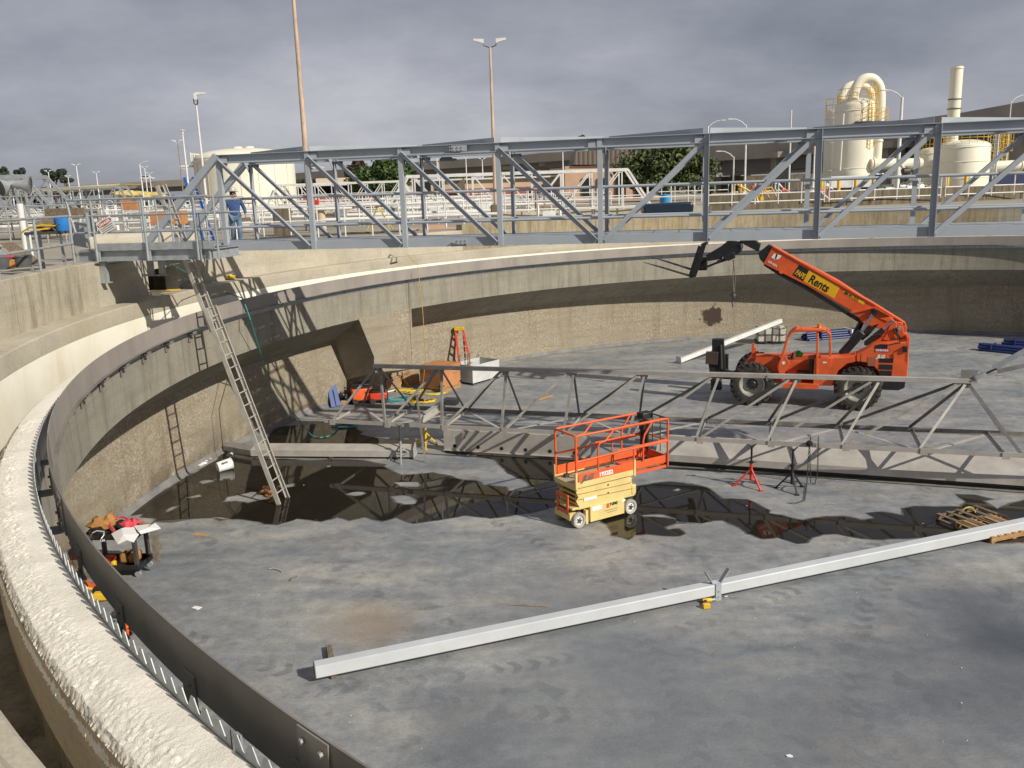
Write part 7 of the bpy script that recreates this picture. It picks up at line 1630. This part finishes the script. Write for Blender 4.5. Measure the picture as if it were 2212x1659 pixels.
b = B(); a, e = at((190, 508), 26), at((420, 505), 27.5); b.cyl(V((a.x, a.y, GZ+.3)), V((e.x, e.y, GZ+.3)), .33, 20); one('large_pipe', b, 'conc_clean', 'large beige pipe lying behind the danger sign and platform', 'pipe')
for (x0, x1, y, Y_, lab) in ((330, 400, 470, 30, 'orange-brown timber board behind the platform rails'), (265, 300, 442, 40, 'reddish crate far behind the danger sign')):
    a, e = at((x0, y), Y_), at((x1, y), Y_); b = B(); b.box((a+e)/2, ((e-a).length, .5, .45)); one('wooden_crate', b, 'plywood', lab, 'crate', bev=.01)
b = B(); q = at(Z2(1110, 690), 38); 
for s in (-1, 1): b.bar(V((q.x+.5*s, q.y, GZ)), q, .05, .03); b.bar(V((q.x+.5*s, q.y+.7, GZ)), q, .05, .03)
b.box(q, (.3, .25, .05)); one('trestle', b, 'hose_yellow', 'pale yellow A-frame trestle among the railings beyond the bridge', 'trestle')
b = B(); a, e = at((990, 482), 36), at((1095, 478), 36.5)
for s in (0, .35): b.bar(V((a.x, a.y+s, GZ+.1)), V((e.x, e.y+s, GZ+.1)), .04, .08)
for i in range(9): m_ = a.lerp(e, i/8); b.bar(V((m_.x, m_.y, GZ+.1)), V((m_.x, m_.y+.35, GZ+.1)), .03, .03)
one('spare_ladder', b, 'alu', 'aluminium ladder lying flat on the ground beyond the bridge', 'ladder')
b = B(); a = at((560, 508), 32.5); pts = [V((a.x+i*.45,  a.y+i*.2+math.sin(i*1.3)*.2, GZ+.07)) for i in range(12)]; b.tube(pts, .05, 6); one('ground_hose', b, 'dark', 'dark hose lying along the ground beyond the bridge deck', 'hose')
b = B(); a = at((955, 500), 36); b.box((a.x, a.y+.6, GZ+.04), (3.2, .9, .06)); b.box((a.x-.3, a.y+.5, GZ+.13), (.7, .35, .12)); one('red_board', b, 'peach', 'flat pinkish boards on the ground beyond the third bridge panel', 'boards')
# -- railings and table at the left, beside the camera path
def gw(zf, x, y, z): return onz(zf(x, y), z)
ra_ = gw(ZT, 690, 1600, 5.82); rb_ = gw(ZT, 1265, 1470, 5.82)
rl = thing('guard_railing', 'galvanised pipe railing in front of the table at the far left', 'railing', ra_, world=True)
tA, tB = V((ra_.x, ra_.y, ra_.z+.0)), V((rb_.x, rb_.y, rb_.z))
dA = (tA-tB).normalized(); tE = tA+dA*3.2
hA = ony(ZT(570, 715), ra_.y).z-5.82
for p in (tA, tB, tA+dA*1.9): b = B(); b.cyl(p, p+V((0, 0, hA)), .027, 10); mk('post', b, 'galv', rl)
for f_ in (1.0, .42): b = B(); b.tube([tB+V((0, 0, hA*f_)), tE+V((0, 0, hA*f_))], .026, 10); mk('rail', b, 'galv', rl)
rl2 = thing('guard_railing', 'older gray pipe railing behind the left table and blue bucket', 'railing', ra_, world=True)
o_ = V((-2.8, 1.6, -.2))
for f_ in (.97, .55, .15): b = B(); b.tube([tB+o_+V((.4, .1, hA*f_)), tE+o_+V((-3, -.3, hA*f_))], .03, 8); mk('rail', b, 'galv', rl2)
for k_ in range(6): p = tB+o_+V((.3, .08, 0))+dA*1.25*k_; b = B(); b.cyl(p, p+V((0, 0, hA)), .025, 8); mk('post', b, 'galv', rl2)
tbp = ony(ZT(900, 1400), rb_.y+1.2); tp_ = V((tbp.x, tbp.y, GZ))
tbl = thing('work_table', 'dark steel work table behind the left railing holding hoses and a bucket', 'table', tp_)
hT = ony(ZT(900, 950), rb_.y+1.2).z-GZ
b = B(); b.box((0, 0, hT), (.82, .6, .06)); mk('table_top', b, 'dark', tbl)
for x in (-.37, .37):
    for y in (-.25, .25): b = B(); b.box((x, y, hT/2), (.05, .05, hT)); mk('leg', b, 'galv', tbl)
b = B(); b.box((0, 0, .25), (.78, .55, .03)); mk('lower_shelf', b, 'galv', tbl)
def on_t(x, y, z): return tp_+V((x, y, hT+.03+z))
b = B(); b.lathe([(0, 0), (.15, 0), (.165, .30), (.175, .30), (.175, .34), (.16, .34)], on_t(.26, .1, 0), (0, 0, 1), 20); one('blue_bucket', b, M('blue_bucket_plastic', (.02, .20, .62), .4), 'bright blue plastic bucket on the left work table', 'bucket')
b = B(); b.blob(on_t(-.05, 0, .12), (.24, .2, .15), 5, .6); one('gray_tarp', b, 'conc_dark', 'crumpled gray tarp on the left work table beside the blue bucket', 'tarp')
b = B(); b.tube([on_t(-.55, -.2, -.02), on_t(-.3, -.25, .10), on_t(0, -.28, .14), on_t(.3, -.28, .12), on_t(.36, -.2, .16), on_t(.1, -.26, .06), on_t(-.2, -.3, .04)], .02, 6); one('yellow_strap', b, 'yellow', 'bright yellow webbing strap over the edge of the left work table', 'strap')
b = B(); q = ony(ZT(1100, 620), rb_.y+2.4); b.box(q, (.8, .35, .22)); one('wooden_crate', b, 'old_wood', 'brown wooden box above the blue bucket at the left', 'crate', bev=.01)
b = B(); q = ony(ZT(1370, 990), rb_.y+.9); b.box(q, (.33, .06, .52), (V((.97, 0, -.22)), V((0, 1, 0)), V((.22, 0, .97)))); one('steel_sheet', b, 'galv', 'tilted plain gray steel sheet between the table and the danger sign', 'sheet', bev=.004)
cn_ = onz(ZT(300, 1590), 5.75); tc = thing('trash_can', 'dark gray plastic trash can on the wall edge at the far left', 'bin', V((cn_.x, cn_.y+.2, 5.8)))
hC = ony(ZT(290, 1340), cn_.y+.2).z-5.8
b = B(); b.lathe([(0, 0), (.17, 0), (.20, hC), (.215, hC), (.215, hC-.03), (.19, hC-.02), (.16, .05), (0, .05)], (0, 0, 0), (0, 0, 1), 24); mk('tub', b, M('gray_plastic', (.10, .105, .11), .5), tc)
q = onz(ZT(105, 1590), 5.78); b = B(); b.box((q.x, q.y+.15, 5.8+hC*.38), (.13, .2, hC*.76)); one('wooden_box', b, M('orange_wood_box', (.48, .22, .06), .7), 'narrow orange wooden box left of the dark gray trash can', 'box', bev=.01)
q = onz(ZT(100, 1400), 5.8+hC*.8); b = B(); b.blob(V((q.x, q.y+.1, 5.8+hC*.86)), (.09, .1, .09), 2, .5); one('red_rag', b, 'pink', 'crumpled red cloth on top of the narrow orange box', 'cloth')
q = onz(ZT(0, 1600), 5.78); b = B(); b.lathe([(0, 0), (.16, 0), (.19, hC), (0, hC)], (q.x-.05, q.y+.15, 5.8), (0, 0, 1), 20); one('trash_can', b, bpy.data.materials['gray_plastic'], 'second gray trash can cut off by the left picture edge', 'bin')
a_, e_ = onz(ZT(-120, 1200), 6.0), onz(ZT(620, 1420), 5.82); b = B(); P3 = [ony(ZT(0, 1130), rb_.y+.9), ony(ZT(220, 1110), rb_.y+.9), ony(ZT(700, 1440), rb_.y+.5), ony(ZT(430, 1500), rb_.y+.2)]
b.add(P3+[p+V((.0, .03, -.03)) for p in P3], [(0, 1, 2, 3), (4, 7, 6, 5), (0, 4, 5, 1), (1, 5, 6, 2), (2, 6, 7, 3), (3, 7, 4, 0)]); one('plywood_sheet', b, 'old_wood', 'weathered gray plywood sheet sloping behind the dark gray trash can', 'board')
p = at((52, 620*.0+470), 17.5); 
for i, (x, ztop, Y_, r_) in enumerate(((42, 440, 24, .085), (60, 500, 23, .06))):
    a_ = at((x, ztop), Y_); b = B(); b.cyl(V((a_.x, a_.y, GZ)), a_, r_, 12); one('white_post', b, 'white', ('thick white pipe post at the far left below the floodlights', 'thinner white pipe post beside the thick one')[i], 'post')
def flood(p, s, lab):
    th = thing('floodlight', lab, 'lamp', p, world=True); p = V(p); d = V((-.55, -.8, -.25)).normalized() if s < 0 else V((.8, .2, -.1)).normalized()
    b = B(); b.lathe([(0, -.28), (.09, -.28), (.12, -.1), (.24, .12), (.25, .14), (.22, .13)], p, d, 18); mk('housing', b, 'galv', th)
    b = B(); b.lathe([(0, .11), (.225, .12)], p, d, 18); mk('lens', b, 'glass_dark', th)
    b = B(); b.cyl(p-d*.2, p-d*.2+V((0, 0, -.3)), .03, 8); mk('bracket', b, 'galv', th)
flood(at(ZT(80, 170), 24), -1, 'round gray floodlight at the far left facing the camera'); flood(at(ZT(420, 150), 24), 1, 'round gray floodlight at the far left turned away to the right')
# -- light poles
def lamp(xy_top, y_base, Yd, kind, label, mat='white', r=.09, ybase=None):
    tpz = at(xy_top, Yd); base = V((tpz.x, tpz.y, GZ)); th = thing('light_pole', label, 'lamp post', base, group='light poles of the plant')
    h = tpz.z-GZ; b = B(); b.tube([(0, 0, 0), (0, 0, h*.5), (0, 0, h)], [r*1.25, r, r*.7], 10); mk('pole', b, mat, th)
    if kind == 'twin':
        for s in (-1, 1):
            k_ = .8 if Yd < 60 else .56; b = B(); b.tube([(0, 0, h-.02), (.18*s*k_, 0, h+.03*k_), (.36*s*k_, 0, h+.10*k_), (.38*s*k_, 0, h+.3*k_)], .035*k_, 6); mk('arm', b, 'dark' if Yd < 60 else 'white', th)
            b = B(); x0 = .42*s*k_; b.prism([(0, -.06*k_), (.16*s*k_, .02*k_), (.62*s*k_, .14*k_), (.60*s*k_, .24*k_), (.1*s*k_, .22*k_), (0, .2*k_)], (x0-.06*s*k_, -.12*k_, h+.25*k_), (1, 0, 0), (0, 0, 1), (0, 1, 0), .24*k_); mk('lamp_head', b, 'white', th)
    elif kind == 'arm' or kind == 'arm_r':
        s = -1 if kind == 'arm' else 1; k_ = .82 if Yd <= 90 else .5; b = B(); b.tube([(0, 0, h-.1), (.5*s*k_, 0, h+.35*k_), (1.1*s*k_, 0, h+.62*k_), (1.6*s*k_, 0, h+.66*k_)], .05*k_, 6); mk('arm', b, mat, th)
        b = B(); b.box((1.8*s*k_, 0, h+.66*k_), (.55*k_, .25*k_, .11*k_)); mk('lamp_head', b, 'white', th, bev=.02)
    elif kind == 'globe':
        k_ = .56; b = B(); b.lathe([(0, 0), (.16*k_, .05*k_), (.2*k_, .35*k_), (.1*k_, .5*k_)], (0, 0, h), (0, 0, 1), 12); mk('lamp_head', b, 'white', th); b = B(); b.lathe([(.0, .72*k_), (.42*k_, .6*k_), (.44*k_, .55*k_), (0, .5*k_)], (0, 0, h), (0, 0, 1), 14); mk('lamp_cap', b, 'white', th)
    elif kind == 'hook':
        k_ = Yd/70; b = B(); b.tube([(0, 0, h), (-.15*k_, 0, h+.15*k_), (-.15*k_, 0, h+.5*k_)], .05*k_, 6); b.tube([(0, 0, h), (.12*k_, 0, h+.15*k_), (.12*k_, 0, h+.5*k_)], .05*k_, 6); mk('arm', b, 'dark', th); b = B(); b.prism([(-.1, .4), (-.1, .85), (.1, .95), (.75, .9), (.75, .8), (.15, .75), (.1, .4)] if False else [(-.1*k_, .4*k_), (.12*k_, .4*k_), (.15*k_, .75*k_), (.75*k_, .82*k_), (.75*k_, .92*k_), (.1*k_, .95*k_), (-.1*k_, .85*k_)], (0, -.12, h), (1, 0, 0), (0, 0, 1), (0, 1, 0), .24); mk('lamp_head', b, 'white', th)
    return th
lamp((633, -12), 0, 38, 'twin', 'tall rust-streaked light pole left of the bridge middle running out of the top', 'pole', .105)
lamp(ZJ(1957, 283), 0, 44, 'twin', 'tall rust-streaked pole with two lamp heads above the bridge middle', 'pole', .082)
lamp(ZJ(195, 632), 0, 70, 'hook', 'slim mottled pole with one lamp head left of the cream storage tank', 'white', .085)
lamp(ZJ(113, 805), 0, 80, 'globe', 'white pole with a capped round lamp left of the mottled pole', 'white', .085)
lamp(ZJ(83, 858), 0, 80, 'twin', 'thin reddish pole with a small twin head left of the capped lamp', 'rust', .05)
FT = fr(0, 380, .1085)
for (p, Yd, lab) in ((FT(225, 470), 150, 'far twin-head lamp above the top chord of the gray truss at the left'), (FT(1085, 370), 130, 'far twin-head lamp in front of the spreading eucalyptus'), (FT(1530, 480), 150, 'short far twin-head lamp right of the spreading eucalyptus'), (FT(1715, 235), 110, 'taller far twin-head lamp right of the eucalyptus trees'), (FT(2165, 400), 130, 'far twin-head lamp above the pointed end of the yellow canopy')):
    lamp(p, 0, Yd, 'twin', lab, 'white', .085)
Q5 = fr(200, 420, .14467)
lamp(Z0(1178, 350), 0, 110, 'arm_r', 'single-arm lamp above the white car on the far viaduct', 'white', .085)
lamp(Z0(1220, 382), 0, 130, 'twin', 'twin-head lamp just right of the single-arm lamp on the left', 'white', .085); lamp(Z0(1262, 432), 0, 150, 'twin', 'lowest twin-head lamp right of the white car on the viaduct', 'white', .085)
lamp(Z0(1568, 395), 0, 150, 'twin', 'far twin-head lamp beside the top of the blue ladder', 'white', .085)
lamp(Z2(1856, 295), 0, 120, 'twin', 'twin-head lamp in front of the far viaduct left of the rusty pole', 'white', .085); lamp(Z2(1995, 312), 0, 130, 'twin', 'second twin-head lamp just left of the rusty twin pole', 'white', .085)
lamp(Z2(1612, 300), 0, 130, 'none', 'plain thin pole beyond the third bridge panel', 'white', .10); lamp(Z2(1626, 330), 0, 120, 'none', 'second plain thin pole beside the first beyond the third panel', 'white', .085)
lamp(Z3(1828, 30), 0, 90, 'arm_r', 'lamp with its arm to the right above the fifth bridge post', 'white', .09); lamp(Z3(2150, 18), 0, 80, 'arm', 'lamp with its arm to the left right of the fifth bridge post', 'white', .085)
lamp(Z3(600, 220), 0, 110, 'none', 'thin plain pole in front of the brown roofed building', 'white', .09); lamp(Z4(250, 410), 0, 85, 'none', 'short pole with a small box top left of the tall vessels', 'white', .085)
lamp(Z3(2045, 285), 0, 85, 'arm', 'low street lamp seen under the big viaduct', 'white', .08)
lamp(Z4(1185, 300), 0, 70, 'arm', 'bright white lamp pole with a long arm right of the hooped duct', 'white', .14); lamp(Z4(2105, 335), 0, 90, 'arm_r', 'slender lamp on the big viaduct at the right edge', 'white', .07)
lamp(Z4(447, 715), 0, 75, 'none', 'thin white pole left of the tall vessels below the bridge chord', 'white', .08); lamp(Z4(2002, 590), 0, 72, 'none', 'thin white pole right of the stack vessel', 'white', .08)
# -- viaducts
def viaduct(pts, depth, wd, label, piers=(), pw=1.6, rail=.9, mat='haze_conc', girder=.5):
    P3 = [at((x, y), Y_) for x, y, Y_ in pts]; th = thing('viaduct', label, 'viaduct', V((P3[0].x, P3[0].y, GZ)), world=True)
    b = B(); b2 = B(); b3 = B()
    for p, q in zip(P3, P3[1:]):
        u = (q-p).normalized(); n_ = V((-u.y, u.x, 0)).normalized(); n_ = n_ if n_.y > 0 else -n_
        e = u*.05
        b2.box((p+q)/2+n_*.15-V((0, 0, rail/2)), ((q-p).length+.1, .3, rail), (u, n_, u.cross(n_)))
        b.box((p+q)/2+n_*(wd/2)-V((0, 0, rail+depth*.2)), ((q-p).length+.1, wd, depth*.4), (u, n_, u.cross(n_)))
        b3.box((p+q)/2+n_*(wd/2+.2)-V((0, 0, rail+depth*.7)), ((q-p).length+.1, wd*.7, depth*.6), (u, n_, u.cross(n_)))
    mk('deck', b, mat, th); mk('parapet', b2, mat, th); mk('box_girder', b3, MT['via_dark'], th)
    for (x, y, Y_) in piers:
        t_ = at((x, y), Y_); b = B(); b.box((t_.x, t_.y+wd*.5, (t_.z+GZ)/2), (pw, pw*1.2, t_.z-GZ)); b.box((t_.x, t_.y+wd*.5, t_.z-.5), (pw*1.6, wd*.7, 1.0)); mk('pier', b, mat, th)
    return th
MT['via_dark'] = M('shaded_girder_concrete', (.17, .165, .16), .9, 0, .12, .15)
viaduct([(-80, 413, 330), (150, 401, 320), (330, 391, 310), (480, 383, 300), (640, 374, 280), (760, 364, 265), (900, 350, 250), (1070, 339, 235), (1240, 325, 220), (1420, 312, 205), (1540, 305, 195)], 2.4, 12, 'long pale viaduct curving across the far background', [(120, 410, 322), (420, 395, 305), (700, 385, 272), (905, 368, 250), (1100, 357, 232), (1180, 350, 226)], 2.2, 1.2)
viaduct([(1040, 372, 330), (1150, 362, 320), (1260, 352, 310), (1380, 345, 300)], 2.0, 10, 'lower pale ramp in front of the far viaduct beside the brown roofed building', [(1120, 372, 322)], 2.0, 1.0)
viaduct([(1500, 316, 175), (1640, 306, 160), (1760, 292, 150), (1912, 266, 135), (2000, 254, 125), (2085, 242, 115), (2212, 219, 105), (2400, 186, 95)], 3.6, 14, 'large near viaduct rising to the right edge behind the vessels', [(1548, 340, 168), (1715, 325, 152), (1860, 320, 140), (1975, 300, 127), (2300, 260, 100)], 2.6, 1.5)
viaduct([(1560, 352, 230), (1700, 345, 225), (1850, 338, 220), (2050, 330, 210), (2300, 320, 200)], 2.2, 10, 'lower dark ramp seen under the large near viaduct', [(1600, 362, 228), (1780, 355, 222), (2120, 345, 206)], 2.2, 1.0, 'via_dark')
b = B(); a, e = at((1540, 383), 190), at((2400, 372), 175); b.box(((a+e)/2).xy.to_3d()+V((0, 0, (a.z+GZ)/2)), ((e-a).length, 6, a.z-GZ)); one('retaining_wall', b, 'conc_dark', 'dark wall far below the large viaduct', 'wall')
def car(p, Yd, mat, label, nm='car', van=False):
    q = at(p, Yd); th = thing('parked_car' if False else 'car', label, 'car', q); L_, H_ = 4.6, 1.45
    b = B(); b.prism([(-L_/2, .3), (L_/2, .3), (L_/2, .75), (L_*.28, .9), (L_*.14, H_), (-L_*.34, H_), (-L_*.48, .9), (-L_/2, .8)], (0, -.9, 0), (1, 0, 0), (0, 0, 1), (0, 1, 0), 1.8); mk('body', b, mat, th, bev=.08)
    b = B(); b.prism([(L_*.22, .92), (L_*.13, H_-.1), (-L_*.32, H_-.1), (-L_*.4, .92)], (0, -.915, 0), (1, 0, 0), (0, 0, 1), (0, 1, 0), 1.83); mk('window', b, 'glass_dark', th)
    for x in (-1.4, 1.4): b = B(); b.lathe([(0, -.1), (.32, -.1), (.32, .1), (0, .1)], (x, -.85, .32), (0, 1, 0), 16); mk('wheel', b, 'rubber', th)
car(Z0(1245, 482), 308, 'carpaint', 'white car driving on the far viaduct above the platform'); car(Z2(600, 395), 285, 'carpaint', 'white vehicle on the far viaduct left of the brown tree'); car(Z2(1710, 330), 240, 'glass_dark', 'dark car on the far viaduct beyond the third bridge panel'); car(Z3(440, 362), 318, 'glass_dark', 'dark car on the lower ramp left of the brown roofed building')
# -- buildings
b = None
bd = thing('brown_roof_building', 'peach building with a tall brown ribbed metal roof left of the large tree', 'building', grd((1320, 440), 112), world=True)
def slab(x0, x1, y0, y1, Y_, dp, mat, par, name, z0=None, proud=0):
    a, e = at((x0, y0), Y_), at((x1, y0), Y_); zb = GZ if y1 is None else at(((x0+x1)/2, y1), Y_).z; zt = at(((x0+x1)/2, y0), Y_).z
    b = B(); b.box(((a.x+e.x)/2, Y_+dp/2-proud, (zt+zb)/2), (e.x-a.x, dp, zt-zb)); return mk(name, b, mat, par)
slab(1220, 1420, 356, None, 112, 12, 'peach', bd, 'wall')
a0 = [at((x, y), 111.6) for x, y in ((1238, 356), (1420, 354), (1420, 318), (1246, 320))]
b = B(); b.add(a0+[V((p.x, p.y+(7 if i > 1 else 9), p.z)) for i, p in enumerate([a0[0], a0[1], a0[2]+V((0, 2, 0)), a0[3]+V((0, 2, 0))])], [(0, 1, 2, 3), (4, 7, 6, 5), (0, 4, 5, 1), (1, 5, 6, 2), (2, 6, 7, 3), (3, 7, 4, 0)]); mk('roof', b, 'brown_metal', bd)
for x0, x1 in ((1257, 1277), (1290, 1310), (1330, 1352), (1372, 1390)):
    slab(x0, x1, 385, 425, 111.8, .4, 'dark_void', bd, 'door', proud=.02)
lb2 = thing('long_building', 'long low beige building with a red brick band behind the old white bridge', 'building', grd((1060, 440), 125), world=True)
slab(870, 1260, 386, None, 125, 14, 'beige_wall', lb2, 'wall'); slab(960, 1258, 404, 420, 124.7, .5, 'brick', lb2, 'brick_band', proud=.02); slab(862, 1262, 383.5, 387, 124.5, 15, 'white', lb2, 'roof_edge')
for x0, x1 in ((895, 930), (940, 955)): slab(x0, x1, 396, 418, 124.8, .4, 'dark_void', lb2, 'opening', proud=.03)
b = B(); q = at((1000, 398), 123); b.prism([(0, 0), (2.2, 0), (2.2, 1.9)], (q.x-2, q.y, q.z-1), (1, 0, 0), (0, 0, 1), (0, 1, 0), 2); mk('entrance_wedge', b, 'conc_dark', lb2)
lb3 = thing('low_building', 'low beige block with a flat canopy left of the large green tree', 'building', grd((740, 440), 120), world=True)
slab(682, 780, 384, 398, 120, 8, 'beige_wall', lb3, 'wall'); slab(635, 800, 397, 401, 117, 12, 'white', lb3, 'canopy'); slab(640, 800, 401, 420, 119, 6, 'dark_void', lb3, 'dark_bay'); slab(640, 790, 419, None, 118, 5, 'brick', lb3, 'brick_wall')
cn2 = thing('yellow_canopy', 'long pale yellow canopy roof at the far left under the viaduct', 'canopy', grd((150, 440), 140), world=True)
P4 = [at(Z0(200, 560), 140), at(Z0(1015, 512), 140), at(Z0(1010, 522), 140), at(Z0(700, 560), 140), at(Z0(200, 585), 140)]
b = B(); b.prism([(p.x-P4[0].x, p.z-P4[0].z) for p in P4], P4[0], (1, 0, 0), (0, 0, 1), (0, 1, 0), 8); mk('fascia', b, M('pale_yellow_roof', (.62, .52, .27), .7), cn2)
for x in (330, 520, 720, 960): q = at(Z0(x, 565), 143); b = B(); b.box((q.x, q.y, (q.z+GZ)/2), (.3, .3, q.z-GZ)); mk('post', b, 'galv', cn2)
b = B(); a, e = at(Z0(1040, 568), 120), at(Z0(1320, 590), 120)
for i in range(7): q = a.lerp(e, i/6); b.blob(V((q.x, q.y, q.z-.45)), (1.4, 1.2, .42), i, .4)
one('yellow_cover', b, M('yellow_tarp', (.60, .48, .18), .8), 'row of pale yellow covered machines behind the platform rails', 'machinery')
tw = [thing('apartment_tower', lab, 'building', grd((x, 440), 620), world=True, group='far apartment towers') for x, lab in ((1562, 'far gray apartment tower left of the viaduct pier'), (1650, 'far pale apartment tower between the viaduct piers'), (1668, 'far white apartment tower at the right of the group'))]
MT['tower'] = M('tower_concrete', (.34, .35, .37), .8, 0, .05, .05)
for th, (x0, x1, y0) in zip(tw, ((1545, 1612, 338), (1624, 1662, 329), (1664, 1680, 328))):
    slab(x0, x1, y0, None, 620, 14, 'tower' if x1 < 1663 else 'white', th, 'wall')
    n_ = 0
    for i in range(int((x1-x0)/6)):
        for j in range(8):
            if n_ >= 56: break
            slab(x0+2+i*6, x0+5+i*6, y0+3+j*4.2, y0+5.3+j*4.2, 619.6, .5, 'glass_dark', th, 'window'); n_ += 1
# -- trees
def crown(b, c, r, n, size, seed, clump=10):
    rnd_ = random.Random(seed); cl = []
    for i in range(clump):
        while True:
            d = V((rnd_.uniform(-1, 1), rnd_.uniform(-1, 1), rnd_.uniform(-.75, 1)))
            if d.length < 1: break
        k_ = .78; cl.append((V((c.x+d.x*r.x*k_, c.y+d.y*r.y*k_, c.z+d.z*r.z*k_)), rnd_.uniform(.26, .48)))
    for i in range(n):
        cc, s = rnd_.choice(cl)
        d = V((rnd_.gauss(0, 1), rnd_.gauss(0, 1), rnd_.gauss(0, 1))).normalized()*rnd_.uniform(.55, 1.05)
        p = cc+V((d.x*r.x*s, d.y*r.y*s, d.z*r.z*s)); nrm = (d+V((rnd_.gauss(0, .5), rnd_.gauss(0, .5), rnd_.gauss(.3, .5)))).normalized()
        u = nrm.cross(V((0, 0, 1)));
        if u.length < .1: u = V((1, 0, 0))
        u.normalize(); w_ = nrm.cross(u); z_ = size*rnd_.uniform(.6, 1.4); a = rnd_.uniform(0, PI); u2 = u*math.cos(a)+w_*math.sin(a); w2 = -u*math.sin(a)+w_*math.cos(a)
        b.add([p-u2*z_*.5, p+w2*z_*.28+nrm*z_*.1, p+u2*z_*.5, p-w2*z_*.28+nrm*z_*.1], [(0, 1, 2, 3)])
def tree(x, ytop, ybot, w_px, Yd, label, leaf='leaf', n=5000, size=.4, seed=1, name='broadleaf_tree', clump=16, trunk=.3, lean=0):
    base = grd((x, 440), Yd); zt = at((x, ytop), Yd).z; zb = at((x, ybot), Yd).z; r = V((w_px/2/1880*Yd, w_px/2/1880*Yd*.9, (zt-zb)/2)); c = V((base.x+lean, base.y, (zt+zb)/2))
    th = thing(name, label, 'tree', base, world=True)
    b = B(); b.tube([base, base.lerp(c, .5)+V((.1, 0, 0)), c], [trunk, trunk*.75, trunk*.4], 8)
    for i in range(6):
        a = i*1.05+seed; e = c+V((math.cos(a)*r.x*.6, math.sin(a)*r.y*.6, r.z*(.1+.1*(i % 4)))); b.tube([base.lerp(c, .55), (base.lerp(c, .6)+e)/2+V((0, 0, .3)), e], [trunk*.45, trunk*.3, trunk*.1], 6)
    mk('trunk', b, 'trunk', th)
    b = B(); crown(b, c, r, n, size, seed, clump); mk('crown', b, leaf, th, smooth=False, fix=False)
    return th
tree(826, 330, 428, 140, 112, 'dense dark green tree between the big round tank and the long building', 'leaf', 9000, .5, 3, clump=34)
tree(776, 338, 415, 60, 122, 'brownish tree just behind the left side of the dense green tree', 'leaf_brown', 2200, .45, 8, clump=10)
tree(1436, 306, 424, 206, 92, 'large round green tree right of the brown roofed building', 'leaf2', 13000, .45, 5, clump=44)
tree(1530, 380, 425, 40, 95, 'small green tree at the foot of the viaduct pier beside the large tree', 'leaf2', 900, .4, 15, clump=6)
tree(1005, 368, 400, 66, 160, 'low rounded shrub under the far viaduct beyond the third panel', 'leaf2', 1600, .55, 9, 'shrub', 9)
tree(1223, 362, 405, 34, 130, 'narrow dark tree left of the brown roofed building', 'leaf', 900, .5, 10, clump=6)
tree(655, 385, 400, 80, 180, 'dark hedge-like tree right of the big round tank', 'leaf_dark', 1400, .7, 12, clump=8)
tree(122, 356, 392, 62, 320, 'spreading flat-topped eucalyptus on the far left skyline', 'leaf_dark', 1500, 1.1, 21, 'eucalyptus', 9, .5)
tree(18, 360, 388, 36, 320, 'small eucalyptus at the left picture edge on the skyline', 'leaf_dark', 900, 1.1, 22, 'eucalyptus', 6, .5)
tree(55, 358, 386, 26, 320, 'narrow leaning eucalyptus left of the spreading one', 'leaf_dark', 700, 1.1, 23, 'eucalyptus', 5, .5)
tree(150, 380, 394, 30, 310, 'low eucalyptus crown right of the spreading one', 'leaf_dark', 600, 1.1, 24, 'eucalyptus', 4, .5)
tree(1260*1.0, 292, 300, 12, 150, 'tip of a palm showing just above the bridge top chord', 'leaf_brown', 120, .6, 31, 'palm_tree', 3, .2)
b = B(); rr_ = random.Random(4)
for i in range(60):
    x = -200+i*45; q = grd((x, 440), 340); b2c = V((q.x, q.y, GZ+2)); crown(b, b2c, V((8, 5, rr_.uniform(2, 4.5))), 90, 1.4, i, 4)
tag(mk('far_tree_line', b, 'leaf_dark', smooth=False, fix=False), 'dark line of far trees and shrubs along the horizon', 'trees', kind='stuff')
